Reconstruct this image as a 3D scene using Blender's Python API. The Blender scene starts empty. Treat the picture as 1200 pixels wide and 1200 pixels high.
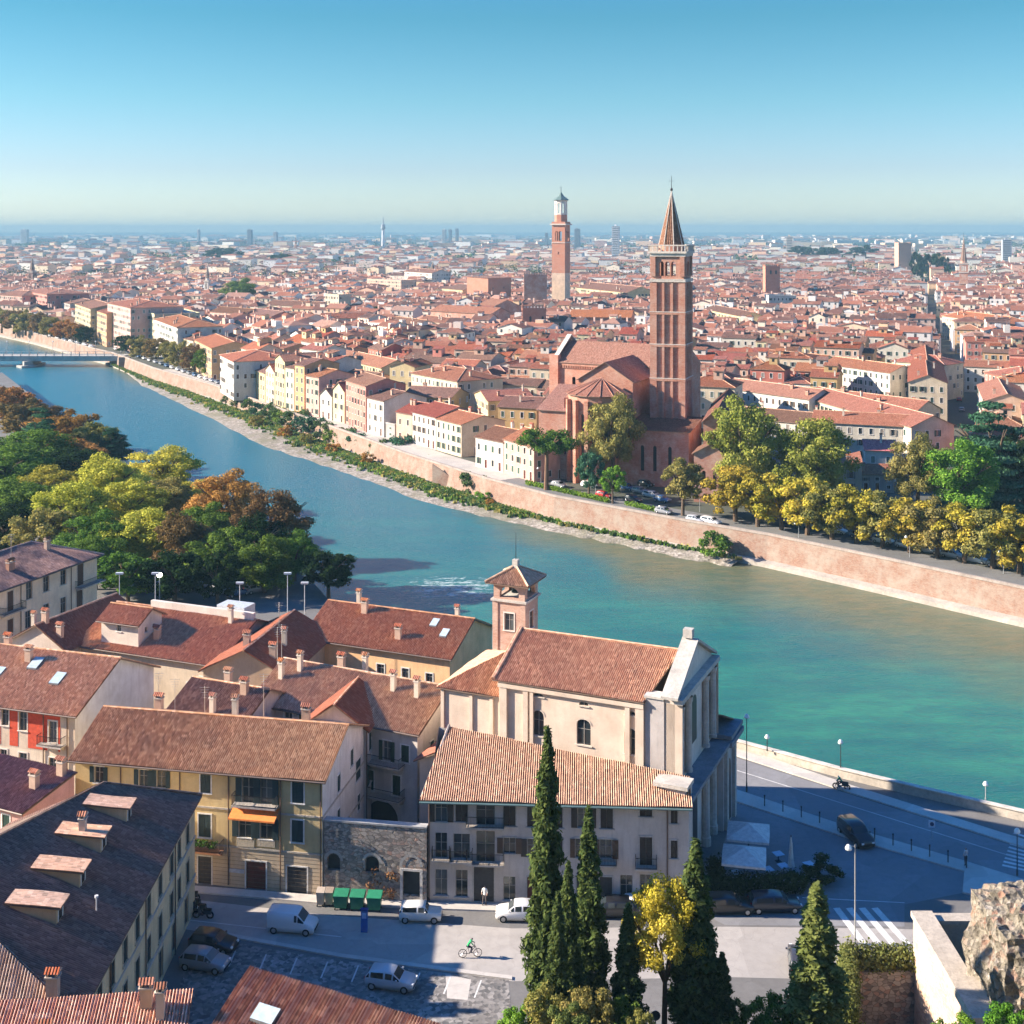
import bpy, math, random, bmesh
import numpy as np
from mathutils import Vector, Matrix
R = math.radians
F = 1500.0; HC = 60.0
scene = bpy.context.scene
COL = scene.collection
rnd = random.Random(7)

def W(px, py, z=0.0):
    Y = F*(HC-z)/(py-270.0)
    return Vector(((px-600)/F*Y, Y, z))
def WY(px, py, Y):
    return Vector(((px-600)/F*Y, Y, HC-(py-270)/F*Y))
def pxof(x, y, z):
    return 600+x/y*F, 270+(HC-z)/y*F

# ------------------------------------------------------------ materials
MATS = {}
class NT:
    def __init__(s, name):
        m = bpy.data.materials.new(name); m.use_nodes = True
        s.m = m; s.t = m.node_tree; s.N = s.t.nodes; s.L = s.t.links
        s.N.clear()
        s.out = s.N.new('ShaderNodeOutputMaterial')
    def n(s, typ, **kw):
        nd = s.N.new(typ)
        for k, v in kw.items():
            if k.startswith('i_'):
                nd.inputs[k[2:].replace('_', ' ')].default_value = v
            else: setattr(nd, k, v)
        return nd
    def l(s, a, b): s.L.new(a, b)
    def math(s, op, a, b=None, c=None):
        nd = s.N.new('ShaderNodeMath'); nd.operation = op
        for i, v in enumerate((a, b, c)):
            if v is None: continue
            if hasattr(v, 'is_linked') or isinstance(v, bpy.types.NodeSocket): s.l(v, nd.inputs[i])
            else: nd.inputs[i].default_value = v
        return nd.outputs[0]
    def mix(s, f, a, b, mode='MIX'):
        nd = s.N.new('ShaderNodeMix'); nd.data_type = 'RGBA'; nd.blend_type = mode; nd.clamp_factor = True
        for i, v in ((0, f), (6, a), (7, b)):
            if isinstance(v, bpy.types.NodeSocket): s.l(v, nd.inputs[i])
            elif i == 0: nd.inputs[0].default_value = v
            else: nd.inputs[i].default_value = (v[0], v[1], v[2], 1)
        return nd.outputs[2]
    def noise(s, vec, scale, detail=3, rough=.55, dim='3D'):
        nd = s.N.new('ShaderNodeTexNoise'); nd.noise_dimensions = dim
        nd.inputs['Scale'].default_value = scale; nd.inputs['Detail'].default_value = detail
        nd.inputs['Roughness'].default_value = rough
        if vec is not None: s.l(vec, nd.inputs['Vector'])
        return nd.outputs['Fac']
    def ramp(s, f, stops, interp='LINEAR'):
        nd = s.N.new('ShaderNodeValToRGB'); cr = nd.color_ramp; cr.interpolation = interp
        while len(cr.elements) > 1: cr.elements.remove(cr.elements[-1])
        for i, (p, c) in enumerate(stops):
            e = cr.elements[0] if i == 0 else cr.elements.new(p)
            e.position = p
            e.color = (c[0], c[1], c[2], 1) if not isinstance(c, (int, float)) else (c, c, c, 1)
        s.l(f, nd.inputs[0]); return nd.outputs[0]
    def maprange(s, f, a, b, c, d):
        nd = s.N.new('ShaderNodeMapRange')
        s.l(f, nd.inputs[0])
        for i, v in enumerate((a, b, c, d)): nd.inputs[i+1].default_value = v
        return nd.outputs[0]
    def bsdf(s, color, rough=.85, spec=.3, metal=0, normal=None, **kw):
        b = s.N.new('ShaderNodeBsdfPrincipled')
        for k, v in (('Base Color', color), ('Roughness', rough), ('Specular IOR Level', spec), ('Metallic', metal), ('Normal', normal)):
            if v is None: continue
            if isinstance(v, bpy.types.NodeSocket): s.l(v, b.inputs[k])
            elif k == 'Base Color': b.inputs[k].default_value = (v[0], v[1], v[2], 1)
            else: b.inputs[k].default_value = v
        for k, v in kw.items(): b.inputs[k.replace('_', ' ')].default_value = v
        s.l(b.outputs[0], s.out.inputs[0]); return b
    def bump(s, h, dist=.05, strength=.6):
        nd = s.N.new('ShaderNodeBump'); nd.inputs['Distance'].default_value = dist; nd.inputs['Strength'].default_value = strength
        s.l(h, nd.inputs['Height']); return nd.outputs[0]

def mat(fn):
    def g(*a):
        key = (fn.__name__,)+a
        if key not in MATS: MATS[key] = fn(*a)
        return MATS[key]
    return g
def sc(c, k): return (c[0]*k, c[1]*k, c[2]*k)

@mat
def plain(col, rough=.7, metal=0.0, spec=.3):
    t = NT('paint'); tc = t.n('ShaderNodeTexCoord').outputs['Object']
    n = t.noise(tc, 3.0, 4)
    c = t.mix(t.maprange(n, .3, .7, 0, 1), sc(col, .82), sc(col, 1.12))
    t.bsdf(c, rough, spec, metal); return t.m
@mat
def plaster(col, dirt=1.0):
    t = NT('plaster'); tc = t.n('ShaderNodeTexCoord').outputs['Object']
    oi = t.n('ShaderNodeObjectInfo').outputs['Random']
    off = t.n('ShaderNodeVectorMath', operation='ADD'); t.l(tc, off.inputs[0])
    cb = t.n('ShaderNodeCombineXYZ'); t.l(t.math('MULTIPLY', oi, 57.0), cb.inputs[0]); t.l(cb.outputs[0], off.inputs[1]); v = off.outputs[0]
    n1 = t.noise(v, .35, 5, .65)
    mp = t.n('ShaderNodeMapping'); mp.inputs['Scale'].default_value = (1.6, 1.6, .22); t.l(v, mp.inputs[0])
    n2 = t.noise(mp.outputs[0], 1.3, 4, .6)
    n3 = t.noise(v, 5.0, 3, .6)
    c = t.mix(t.maprange(n1, .35, .7, 0, 1), sc(col, 1.08), (col[0]*.78, col[1]*.75, col[2]*.72))
    c = t.mix(t.math('MULTIPLY', t.maprange(n2, .5, .75, 0, 1), .45*dirt), c, (col[0]*.5+.05, col[1]*.48+.04, col[2]*.48+.04))
    c = t.mix(t.maprange(n3, .3, .8, 0, .3), c, sc(col, .72))
    t.bsdf(c, .92, .2, 0, t.bump(n3, .02, .5)); return t.m
@mat
def tiles(c1=(.36, .165, .115), c2=(.46, .25, .18), c3=(.17, .085, .07), period=.2, flat=True, moss=.35):
    if c1[0] > .345: c1 = (c1[0]*1.42, c1[1]*1.36, c1[2]*1.2); c2 = (c2[0]*1.4, c2[1]*1.38, c2[2]*1.26); c3 = sc(c3, 1.3)
    t = NT('roof_tiles'); uv = t.n('ShaderNodeUVMap').outputs[0]
    oi = t.n('ShaderNodeObjectInfo').outputs['Random']
    sx = t.n('ShaderNodeSeparateXYZ'); t.l(uv, sx.inputs[0])
    fu = t.math('FLOOR', t.math('DIVIDE', sx.outputs[0], period)); fv = t.math('FLOOR', t.math('DIVIDE', sx.outputs[1], .36))
    cb = t.n('ShaderNodeCombineXYZ'); t.l(fu, cb.inputs[0]); t.l(fv, cb.inputs[1]); t.l(t.math('MULTIPLY', oi, 31), cb.inputs[2])
    wn = t.n('ShaderNodeTexWhiteNoise', noise_dimensions='3D'); t.l(cb.outputs[0], wn.inputs[0])
    base = t.ramp(wn.outputs[0], [(0, sc(c1, .62)), (.12, sc(c1, .86)), (.5, c1), (.88, sc(c2, .95)), (1, (c2[0]*1.1, c2[1]*1.15, c2[2]*1.2))])
    ad = t.n('ShaderNodeVectorMath', operation='ADD'); t.l(uv, ad.inputs[0])
    c2b = t.n('ShaderNodeCombineXYZ'); t.l(t.math('MULTIPLY', oi, 91), c2b.inputs[0]); t.l(c2b.outputs[0], ad.inputs[1])
    n1 = t.noise(ad.outputs[0], .45, 5, .7); n2 = t.noise(ad.outputs[0], 2.2, 4, .7)
    c = t.mix(t.maprange(n1, .45, .75, 0, .75*moss+.1), base, (c3[0]*.9, c3[1]*1.0, c3[2]*.95))
    c = t.mix(t.maprange(n2, .5, .8, 0, .28), c, sc(c3, .8))
    c = t.mix(t.maprange(n2, .2, .42, .5, 0), c, sc(c2, 1.25))
    hs = t.n('ShaderNodeHueSaturation'); t.l(c, hs.inputs['Color'])
    t.l(t.maprange(oi, 0, 1, .49, .51), hs.inputs['Hue']); t.l(t.maprange(t.math('FRACT', t.math('MULTIPLY', oi, 7.3)), 0, 1, .85, 1.1), hs.inputs['Saturation'])
    t.l(t.maprange(t.math('FRACT', t.math('MULTIPLY', oi, 13.7)), 0, 1, .78, 1.15), hs.inputs['Value'])
    fr = t.math('FRACT', t.math('DIVIDE', sx.outputs[1], .36))
    hcol = hs.outputs[0]
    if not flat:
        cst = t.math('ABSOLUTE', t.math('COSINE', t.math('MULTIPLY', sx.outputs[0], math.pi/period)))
        hcol = t.mix(t.maprange(cst, .15, .62, .62, 0), hcol, sc(c3, .75)); hcol = t.mix(t.maprange(cst, .75, 1.0, 0, .38), hcol, (min(.8, c2[0]*1.35), min(.7, c2[1]*1.5), min(.6, c2[2]*1.75)))  # dirt in the channels, plus stripe shade and crest highlights painted into the colour
    if flat:
        h = t.math('ABSOLUTE', t.math('SINE', t.math('MULTIPLY', sx.outputs[0], math.pi/period)))
        h = t.math('ADD', h, t.math('MULTIPLY', fr, .25)); nm = t.bump(h, .09, .8)
    else:
        h = t.math('ADD', t.math('MULTIPLY', fr, -.5), t.math('MULTIPLY', wn.outputs[0], .6)); nm = t.bump(h, .05, .8)
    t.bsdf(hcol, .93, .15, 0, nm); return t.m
@mat
def brickm(c1=(.42, .18, .12), c2=(.55, .30, .21), scale=1.0, stain=.5, pale=(.60, .50, .42)):
    t = NT('brick_masonry'); uv = t.n('ShaderNodeUVMap').outputs[0]
    b = t.n('ShaderNodeTexBrick'); t.l(uv, b.inputs['Vector'])
    b.inputs['Color1'].default_value = (*c1, 1); b.inputs['Color2'].default_value = (*c2, 1); b.inputs['Mortar'].default_value = (c2[0]*.8, c2[1]*.95, c2[2]*1.0, 1)
    b.inputs['Scale'].default_value = 1.0/scale; b.inputs['Mortar Size'].default_value = .012; b.inputs['Brick Width'].default_value = .5; b.inputs['Row Height'].default_value = .16
    n = t.noise(uv, .25, 6, .7); n2 = t.noise(uv, 1.1, 5, .7)
    mp = t.n('ShaderNodeMapping'); mp.inputs['Scale'].default_value = (1.2, .12, 1); t.l(uv, mp.inputs[0]); n3 = t.noise(mp.outputs[0], .8, 4, .6)
    c = t.mix(t.maprange(n, .42, .62, 0, stain), b.outputs[0], pale)
    c = t.mix(t.maprange(n2, .5, .8, 0, .5), c, sc(c1, .55))
    c = t.mix(t.maprange(n3, .55, .8, 0, stain), c, (.3, .24, .2))
    t.bsdf(c, .92, .2, 0, t.bump(n2, .04, .5)); return t.m
@mat
def rubble():
    t = NT('rubble_stone'); tc = t.n('ShaderNodeTexCoord').outputs['Object']
    mp = t.n('ShaderNodeMapping'); mp.inputs['Scale'].default_value = (1, 1, 1.5); t.l(tc, mp.inputs[0])
    v = t.n('ShaderNodeTexVoronoi', i_Scale=2.6); t.l(mp.outputs[0], v.inputs['Vector'])
    v2 = t.n('ShaderNodeTexVoronoi', feature='DISTANCE_TO_EDGE', i_Scale=2.6); t.l(mp.outputs[0], v2.inputs['Vector'])
    sp = t.n('ShaderNodeSeparateColor'); t.l(v.outputs['Color'], sp.inputs[0])
    c = t.ramp(sp.outputs[0], [(0, (.16, .14, .13)), (.4, (.36, .32, .28)), (.75, (.48, .42, .36)), (1, (.42, .26, .2))])
    e = t.maprange(v2.outputs[0], 0, .06, 0, 1)
    c = t.mix(e, (.22, .2, .18), c)
    n = t.noise(tc, .5, 5, .7); c = t.mix(t.maprange(n, .5, .7, 0, .6), c, (.14, .13, .12))
    t.bsdf(c, .95, .15, 0, t.bump(e, .08, .8)); return t.m
@mat
def stone(col=(.6, .56, .5), k=1.0):
    t = NT('stone'); tc = t.n('ShaderNodeTexCoord').outputs['Object']
    n = t.noise(tc, .8*k, 6, .7); n2 = t.noise(tc, 6*k, 4, .6)
    c = t.mix(t.maprange(n, .35, .7, 0, 1), sc(col, 1.1), sc(col, .68))
    c = t.mix(t.maprange(n2, .45, .75, 0, .45), c, sc(col, .45))
    t.bsdf(c, .9, .2, 0, t.bump(n2, .05, .6)); return t.m
@mat
def glass():
    t = NT('window_glass'); oi = t.n('ShaderNodeObjectInfo').outputs['Random']
    c = t.ramp(oi, [(0, (.012, .016, .02)), (.6, (.03, .04, .045)), (1, (.10, .11, .11))])
    t.bsdf(c, .12, .6); return t.m
@mat
def carpaint(col):
    t = NT('car_paint'); t.bsdf(col, .3, .5, 0, None, Coat_Weight=.6, Coat_Roughness=.05); return t.m
@mat
def leaf(c1, c2, c3):
    t = NT('foliage'); g = t.n('ShaderNodeNewGeometry').outputs['Random Per Island']
    oi = t.n('ShaderNodeObjectInfo').outputs['Random']
    tc = t.n('ShaderNodeTexCoord').outputs['Object']
    n = t.noise(tc, .35, 3, .6)
    f = t.math('ADD', t.math('MULTIPLY', g, .5), t.math('MULTIPLY', t.maprange(n, .3, .7, 0, 1), .5))
    c = t.ramp(f, [(0, c1), (.45, c2), (.85, c3), (1, sc(c3, 1.25))])
    hs = t.n('ShaderNodeHueSaturation'); t.l(c, hs.inputs['Color']); t.l(t.maprange(oi, 0, 1, .485, .515), hs.inputs['Hue'])
    t.l(t.maprange(t.math('FRACT', t.math('MULTIPLY', oi, 9.1)), 0, 1, .8, 1.15), hs.inputs['Value'])
    d = t.n('ShaderNodeBsdfDiffuse'); t.l(hs.outputs[0], d.inputs[0])
    tr = t.n('ShaderNodeBsdfTranslucent'); t.l(hs.outputs[0], tr.inputs[0])
    ms = t.n('ShaderNodeMixShader'); ms.inputs[0].default_value = .28; t.l(d.outputs[0], ms.inputs[1]); t.l(tr.outputs[0], ms.inputs[2])
    t.l(ms.outputs[0], t.out.inputs[0]); return t.m
@mat
def bark(col=(.12, .085, .06)):
    t = NT('bark'); tc = t.n('ShaderNodeTexCoord').outputs['Object']; n = t.noise(tc, 4, 5, .7)
    t.bsdf(t.mix(n, sc(col, .5), sc(col, 1.6)), .95, .1, 0, t.bump(n, .05, .8)); return t.m
@mat
def groundm(col, col2, scale=.2, fine=3.0):
    t = NT('ground'); tc = t.n('ShaderNodeNewGeometry').outputs['Position']
    n = t.noise(tc, scale, 6, .65); n2 = t.noise(tc, fine, 4, .6)
    c = t.mix(t.maprange(n, .35, .65, 0, 1), col, col2); c = t.mix(t.maprange(n2, .4, .75, 0, .35), c, sc(col, .55))
    if scale >= .1:
        v = t.n('ShaderNodeTexVoronoi', i_Scale=.11); v.distance = 'CHEBYCHEV'; t.l(tc, v.inputs['Vector']); sp = t.n('ShaderNodeSeparateColor'); t.l(v.outputs['Color'], sp.inputs[0])
        c = t.mix(t.maprange(sp.outputs[0], .6, .75, 0, .4), c, sc(col, .62)); wv = t.n('ShaderNodeTexVoronoi', feature='DISTANCE_TO_EDGE', i_Scale=.35); jt = t.n('ShaderNodeVectorMath', operation='ADD'); t.l(tc, jt.inputs[0]); nz = t.n('ShaderNodeTexNoise'); nz.inputs['Scale'].default_value = .8; t.l(tc, nz.inputs['Vector']); t.l(nz.outputs['Color'], jt.inputs[1]); t.l(jt.outputs[0], wv.inputs['Vector'])
        c = t.mix(t.maprange(wv.outputs[0], 0, .012, .22, 0), c, sc(col, .35))
    t.bsdf(c, .93, .2, 0, t.bump(n2, .03, .5)); return t.m
@mat
def cobble():
    t = NT('cobbles'); tc = t.n('ShaderNodeNewGeometry').outputs['Position']
    v = t.n('ShaderNodeTexVoronoi', i_Scale=3.0); t.l(tc, v.inputs['Vector'])
    sp = t.n('ShaderNodeSeparateColor'); t.l(v.outputs['Color'], sp.inputs[0])
    n = t.noise(tc, .3, 5)
    c = t.ramp(sp.outputs[0], [(0, (.10, .10, .10)), (.5, (.22, .21, .2)), (1, (.36, .34, .32))])
    c = t.mix(t.maprange(n, .4, .65, 0, .6), c, (.12, .11, .1))
    t.bsdf(c, .9, .2, 0, t.bump(v.outputs['Distance'], .03, .6)); return t.m

GREEN = (.03, .06, .045); BROWN = (.10, .055, .035); WHITE = (.78, .76, .72)

# ------------------------------------------------------------ mesh builder
class MB:
    def __init__(s): s.v = []; s.f = []; s.m = []; s.uv = []; s.mats = []
    def mi(s, m):
        if m not in s.mats: s.mats.append(m)
        return s.mats.index(m)
    def face(s, pts, m, uv=None):
        b = len(s.v); s.v.extend([tuple(p) for p in pts]); s.f.append(tuple(range(b, b+len(pts)))); s.m.append(s.mi(m))
        if uv is None:
            p0 = Vector(pts[0]); p1 = Vector(pts[1]); e = (p1-p0); L = e.length
            if L < 1e-6: uv = [(0, 0)]*len(pts)
            else:
                e /= L; nn = e.cross(Vector(pts[-1])-p0)
                if nn.length < 1e-9: uv = [(0, 0)]*len(pts)
                else:
                    w = nn.cross(e).normalized(); k = (p0.x+p0.y)*.73
                    uv = [(k+(Vector(p)-p0).dot(e), p0.z+(Vector(p)-p0).dot(w)) for p in pts]
        s.uv.extend(uv)
    def box(s, a, b, m, skip=''):
        x0, y0, z0 = a; x1, y1, z1 = b
        P = lambda x, y, z: (x, y, z)
        if 'f' not in skip: s.face([P(x0,y0,z0),P(x1,y0,z0),P(x1,y0,z1),P(x0,y0,z1)], m)
        if 'r' not in skip: s.face([P(x1,y0,z0),P(x1,y1,z0),P(x1,y1,z1),P(x1,y0,z1)], m)
        if 'k' not in skip: s.face([P(x1,y1,z0),P(x0,y1,z0),P(x0,y1,z1),P(x1,y1,z1)], m)
        if 'l' not in skip: s.face([P(x0,y1,z0),P(x0,y0,z0),P(x0,y0,z1),P(x0,y1,z1)], m)
        if 't' not in skip: s.face([P(x0,y0,z1),P(x1,y0,z1),P(x1,y1,z1),P(x0,y1,z1)], m)
        if 'b' not in skip: s.face([P(x0,y1,z0),P(x1,y1,z0),P(x1,y0,z0),P(x0,y0,z0)], m)
    def cbox(s, c, d, m, skip=''):
        s.box((c[0]-d[0]/2, c[1]-d[1]/2, c[2]), (c[0]+d[0]/2, c[1]+d[1]/2, c[2]+d[2]), m, skip)
    def prism(s, plan, z0, z1, m, top=True, bottom=False):
        n = len(plan); z0s = z0 if isinstance(z0, (list, tuple)) else [z0]*n; z1s = z1 if isinstance(z1, (list, tuple)) else [z1]*n
        for i in range(n):
            j = (i+1) % n
            s.face([(*plan[i], z0s[i]), (*plan[j], z0s[j]), (*plan[j], z1s[j]), (*plan[i], z1s[i])], m)
        if top: s.face([(*p, z) for p, z in zip(plan, z1s)], m)
        if bottom: s.face([(*p, z) for p, z in zip(plan[::-1], z0s[::-1])], m)
    def tube(s, a, b, r0, r1, m, n=8, caps=True):
        a = Vector(a); b = Vector(b); d = (b-a).normalized()
        x = d.orthogonal().normalized(); y = d.cross(x)
        ra = [a+(x*math.cos(t)+y*math.sin(t))*r0 for t in [2*math.pi*i/n for i in range(n)]]
        rb = [b+(x*math.cos(t)+y*math.sin(t))*r1 for t in [2*math.pi*i/n for i in range(n)]]
        for i in range(n):
            j = (i+1) % n; s.face([ra[i], ra[j], rb[j], rb[i]], m)
        if caps: s.face(ra[::-1], m); s.face(rb, m)
    def lathe(s, c, prof, m, n=12):
        c = Vector(c)
        rings = [[(c.x+r*math.cos(2*math.pi*i/n), c.y+r*math.sin(2*math.pi*i/n), c.z+z) for i in range(n)] for r, z in prof]
        for a, b in zip(rings, rings[1:]):
            for i in range(n):
                j = (i+1) % n; s.face([a[i], a[j], b[j], b[i]], m)
    def build(s, name, parent=None, smooth=False, loc=None, rz=None):
        me = bpy.data.meshes.new(name); me.from_pydata(s.v, [], s.f)
        for m in s.mats: me.materials.append(m)
        me.polygons.foreach_set('material_index', s.m)
        uvl = me.uv_layers.new(name='UVMap'); uvl.data.foreach_set('uv', [c for p in s.uv for c in p])
        if smooth:
            bm = bmesh.new(); bm.from_mesh(me); bmesh.ops.remove_doubles(bm, verts=bm.verts, dist=.0005); bm.to_mesh(me); bm.free()
            me.polygons.foreach_set('use_smooth', [True]*len(me.polygons))
        me.update()
        return link(name, me, parent, loc, rz)
def link(name, me, parent=None, loc=None, rz=None):
    o = bpy.data.objects.new(name, me); COL.objects.link(o)
    if parent: o.parent = parent
    if loc is not None: o.location = loc
    if rz is not None: o.rotation_euler = (0, 0, rz)
    return o
LABELS = set()
def tag(o, label=None, cat=None, group=None, kind=None):
    if label:
        o['label'] = label
    if cat: o['category'] = cat
    if group: o['group'] = group
    if kind: o['kind'] = kind
    return o
def empty(name, loc, rz=0, *t, **k):
    o = bpy.data.objects.new(name, None); COL.objects.link(o); o.location = loc; o.rotation_euler = (0, 0, rz); o.empty_display_size = .5
    return tag(o, *t, **k)
def copy_tree(o, parent=None):
    c = o.copy(); COL.objects.link(c)
    if parent: c.parent = parent; 
    for ch in o.children: copy_tree(ch, c)
    return c

# ------------------------------------------------------------ facades and windows
def facade(mb, O, U, N, L, z0, z1, holes, m, depth=.22, mr=None):
    """wall plane with openings; U along, N outward, holes (u0,u1,za,zb,arch)"""
    mr = mr or m
    O = Vector(O); U = Vector(U); N = Vector(N)
    P = lambda u, z, d=0: (O.x+U.x*u-N.x*d, O.y+U.y*u-N.y*d, z)
    holes = [h for h in holes if h[0] > .02 and h[1] < L-.02 and h[3] < z1-.02]
    us = sorted({0, L, *[h[0] for h in holes], *[h[1] for h in holes]})
    zs = sorted({z0, z1, *[max(h[2], z0) for h in holes], *[h[3] for h in holes]})
    for i in range(len(us)-1):
        uc = (us[i]+us[i+1])/2
        run = None
        for j in range(len(zs)-1):
            zc = (zs[j]+zs[j+1])/2
            inside = any(h[0] < uc < h[1] and h[2] < zc < h[3] for h in holes)
            if not inside:
                if run is None: run = zs[j]
            if inside or j == len(zs)-2:
                top = zs[j] if inside else zs[j+1]
                if run is not None and top > run:
                    q = [(us[i], run), (us[i+1], run), (us[i+1], top), (us[i], top)]
                    mb.face([P(*a) for a in q], m, q)
                run = None
    for h in holes:
        u0, u1, za, zb = h[:4]; za = max(za, z0); arch = h[4] if len(h) > 4 else 0
        mb.face([P(u0, za), P(u0, zb), P(u0, zb, depth), P(u0, za, depth)], mr)
        mb.face([P(u1, zb), P(u1, za), P(u1, za, depth), P(u1, zb, depth)], mr)
        mb.face([P(u0, za), P(u0, za, depth), P(u1, za, depth), P(u1, za)], mr)
        mb.face([P(u0, zb), P(u1, zb), P(u1, zb, depth), P(u0, zb, depth)], mr)
        if arch:
            hh = arch; c = (u0+u1)/2; w = (u1-u0)/2; n = 8
            pts = [(c-w*math.cos(math.pi*k/n), zb-hh+hh*math.sin(math.pi*k/n)) for k in range(n+1)]
            for k in range(n):
                a, b = pts[k], pts[k+1]
                mb.face([P(*a), P(*b), P(b[0], zb), P(a[0], zb)], m, [a, b, (b[0], zb), (a[0], zb)])
                mb.face([P(*a), P(a[0], a[1], depth), P(b[0], b[1], depth), P(*b)], mr)

WIN = {}
def window_parts(style, w, h, arch=0, sc_=GREEN, near=True, surround=WHITE):
    """mesh data for a window: local x along wall, -y outward, origin at centre bottom"""
    key = (style, round(w, 1), round(h, 1), round(arch, 1), sc_, near, surround)
    if key in WIN: return WIN[key]
    w = max(round(w, 1), .3); h = max(round(h, 1), .3)
    res = {}
    ms = stone(surround) if near else plain(surround)
    a = MB(); t = .12 if near else .1
    y0, y1 = (-.05, .04)
    if style not in ('bare', 'dark', 'arch'):
        a.box((-w/2-t, y0, 0), (-w/2, y1, h), ms); a.box((w/2, y0, 0), (w/2+t, y1, h), ms)
        a.box((-w/2-t, y0, h), (w/2+t, y1, h+t), ms)
    if style not in ('door', 'garage', 'dark'):
        a.box((-w/2-t*1.3, -.12, -.1), (w/2+t*1.3, .04, -.004), ms)
    if style == 'arch':
        n = 8
        for k in range(n):
            p = [(math.cos(math.pi*q/n), math.sin(math.pi*q/n)) for q in (k, k+1)]
            pts = [(-p[0][0]*w/2, p[0][1]*arch+h-arch), (-p[1][0]*w/2, p[1][1]*arch+h-arch), (-p[1][0]*(w/2+t), p[1][1]*(arch+t)+h-arch), (-p[0][0]*(w/2+t), p[0][1]*(arch+t)+h-arch)]
            a.face([(x, -.04, z) for x, z in pts], ms)
    fr = plain((.32, .3, .27)) if style != 'garage' else plain((.05, .045, .04))
    d = .13
    if style in ('sh', 'op', 'pl', 'bare', 'arch'):
        for x0, x1 in ((-w/2, -w/2+.06), (w/2-.06, w/2), (-.03, .03)):
            a.box((x0, d, 0), (x1, d+.05, h-(arch*.0)), fr)
        if near: a.box((-w/2+.06, d+.004, h*.6), (-.03, d+.046, h*.6+.04), fr); a.box((.03, d+.004, h*.6), (w/2-.06, d+.046, h*.6+.04), fr)
    res['window'] = a
    p = MB()
    if style in ('door', 'garage'):
        dm = plain((.13, .035, .025) if style == 'door' else (.05, .05, .055), .5)
        p.box((-w/2, .1, 0), (w/2, .16, h), dm)
        for x in (-w/4, w/4):
            for z in (.25, h*.55):
                p.box((x-w*.17, .08, z), (x+w*.17, .1, z+h*.32), dm, 'k')
        res['door_leaf'] = p
    else:
        p.face([(-w/2, .17, 0), (w/2, .17, 0), (w/2, .17, h), (-w/2, .17, h)], glass()); res['pane'] = p
    smat = plain(sc_, .6)
    if style == 'sh':
        for sx in (-1, 1):
            q = MB(); x0, x1 = (-w/2+.01, -.01) if sx < 0 else (.01, w/2-.01)
            q.box((x0, .02, .02), (x1, .06, h-.02), smat)
            if near:
                for k in range(int(h/.14)): q.box((x0+.06, -.0+.0, .08+k*.14), (x1-.06, .02, .13+k*.14), smat, 'k')
            res['shutter'+str(sx)] = q
    if style == 'op':
        for sx in (-1, 1):
            q = MB(); x0, x1 = (-w-.0, -w/2-.02) if sx < 0 else (w/2+.02, w)
            q.box((x0, -.11, .02), (x1, -.06, h-.02), smat)
            if near:
                for k in range(int(h/.14)): q.box((x0+.06, -.125, .08+k*.14), (x1-.06, -.11, .13+k*.14), smat, 'k')
            res['shutter'+str(sx)] = q
    out = {}
    if near:
        for k, b in res.items():
            if b.f: out[k] = b
    else:
        m = MB()
        for b in res.values():
            base = len(m.v); m.v += b.v
            for f, mi in zip(b.f, b.m): m.f.append(tuple(i+base for i in f)); m.m.append(m.mi(b.mats[mi]))
            m.uv += b.uv
        out['window'] = m
    data = {}
    for k, b in out.items():
        o = b.build(k.rstrip('-1')); data[k] = o.data; bpy.data.objects.remove(o)
    WIN[key] = data
    return data
def put_window(parent, loc, rz, style, w, h, arch=0, sc_=GREEN, near=True, surround=WHITE):
    d = window_parts(style, w, h, arch, sc_, near, surround)
    if 'window' in d:
        root = link('door' if style in ('door', 'garage') else 'window', d['window'], parent, loc, rz)
        for k, me in d.items():
            if k != 'window': link(k.rstrip('-1'), me, root)
    else:
        k0 = 'door_leaf' if 'door_leaf' in d else 'pane'
        root = link('door' if k0 == 'door_leaf' else 'window', d[k0], parent, loc, rz)
        for k, me in d.items():
            if k != k0: link(k.rstrip('-1'), me, root)
    return root

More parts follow.
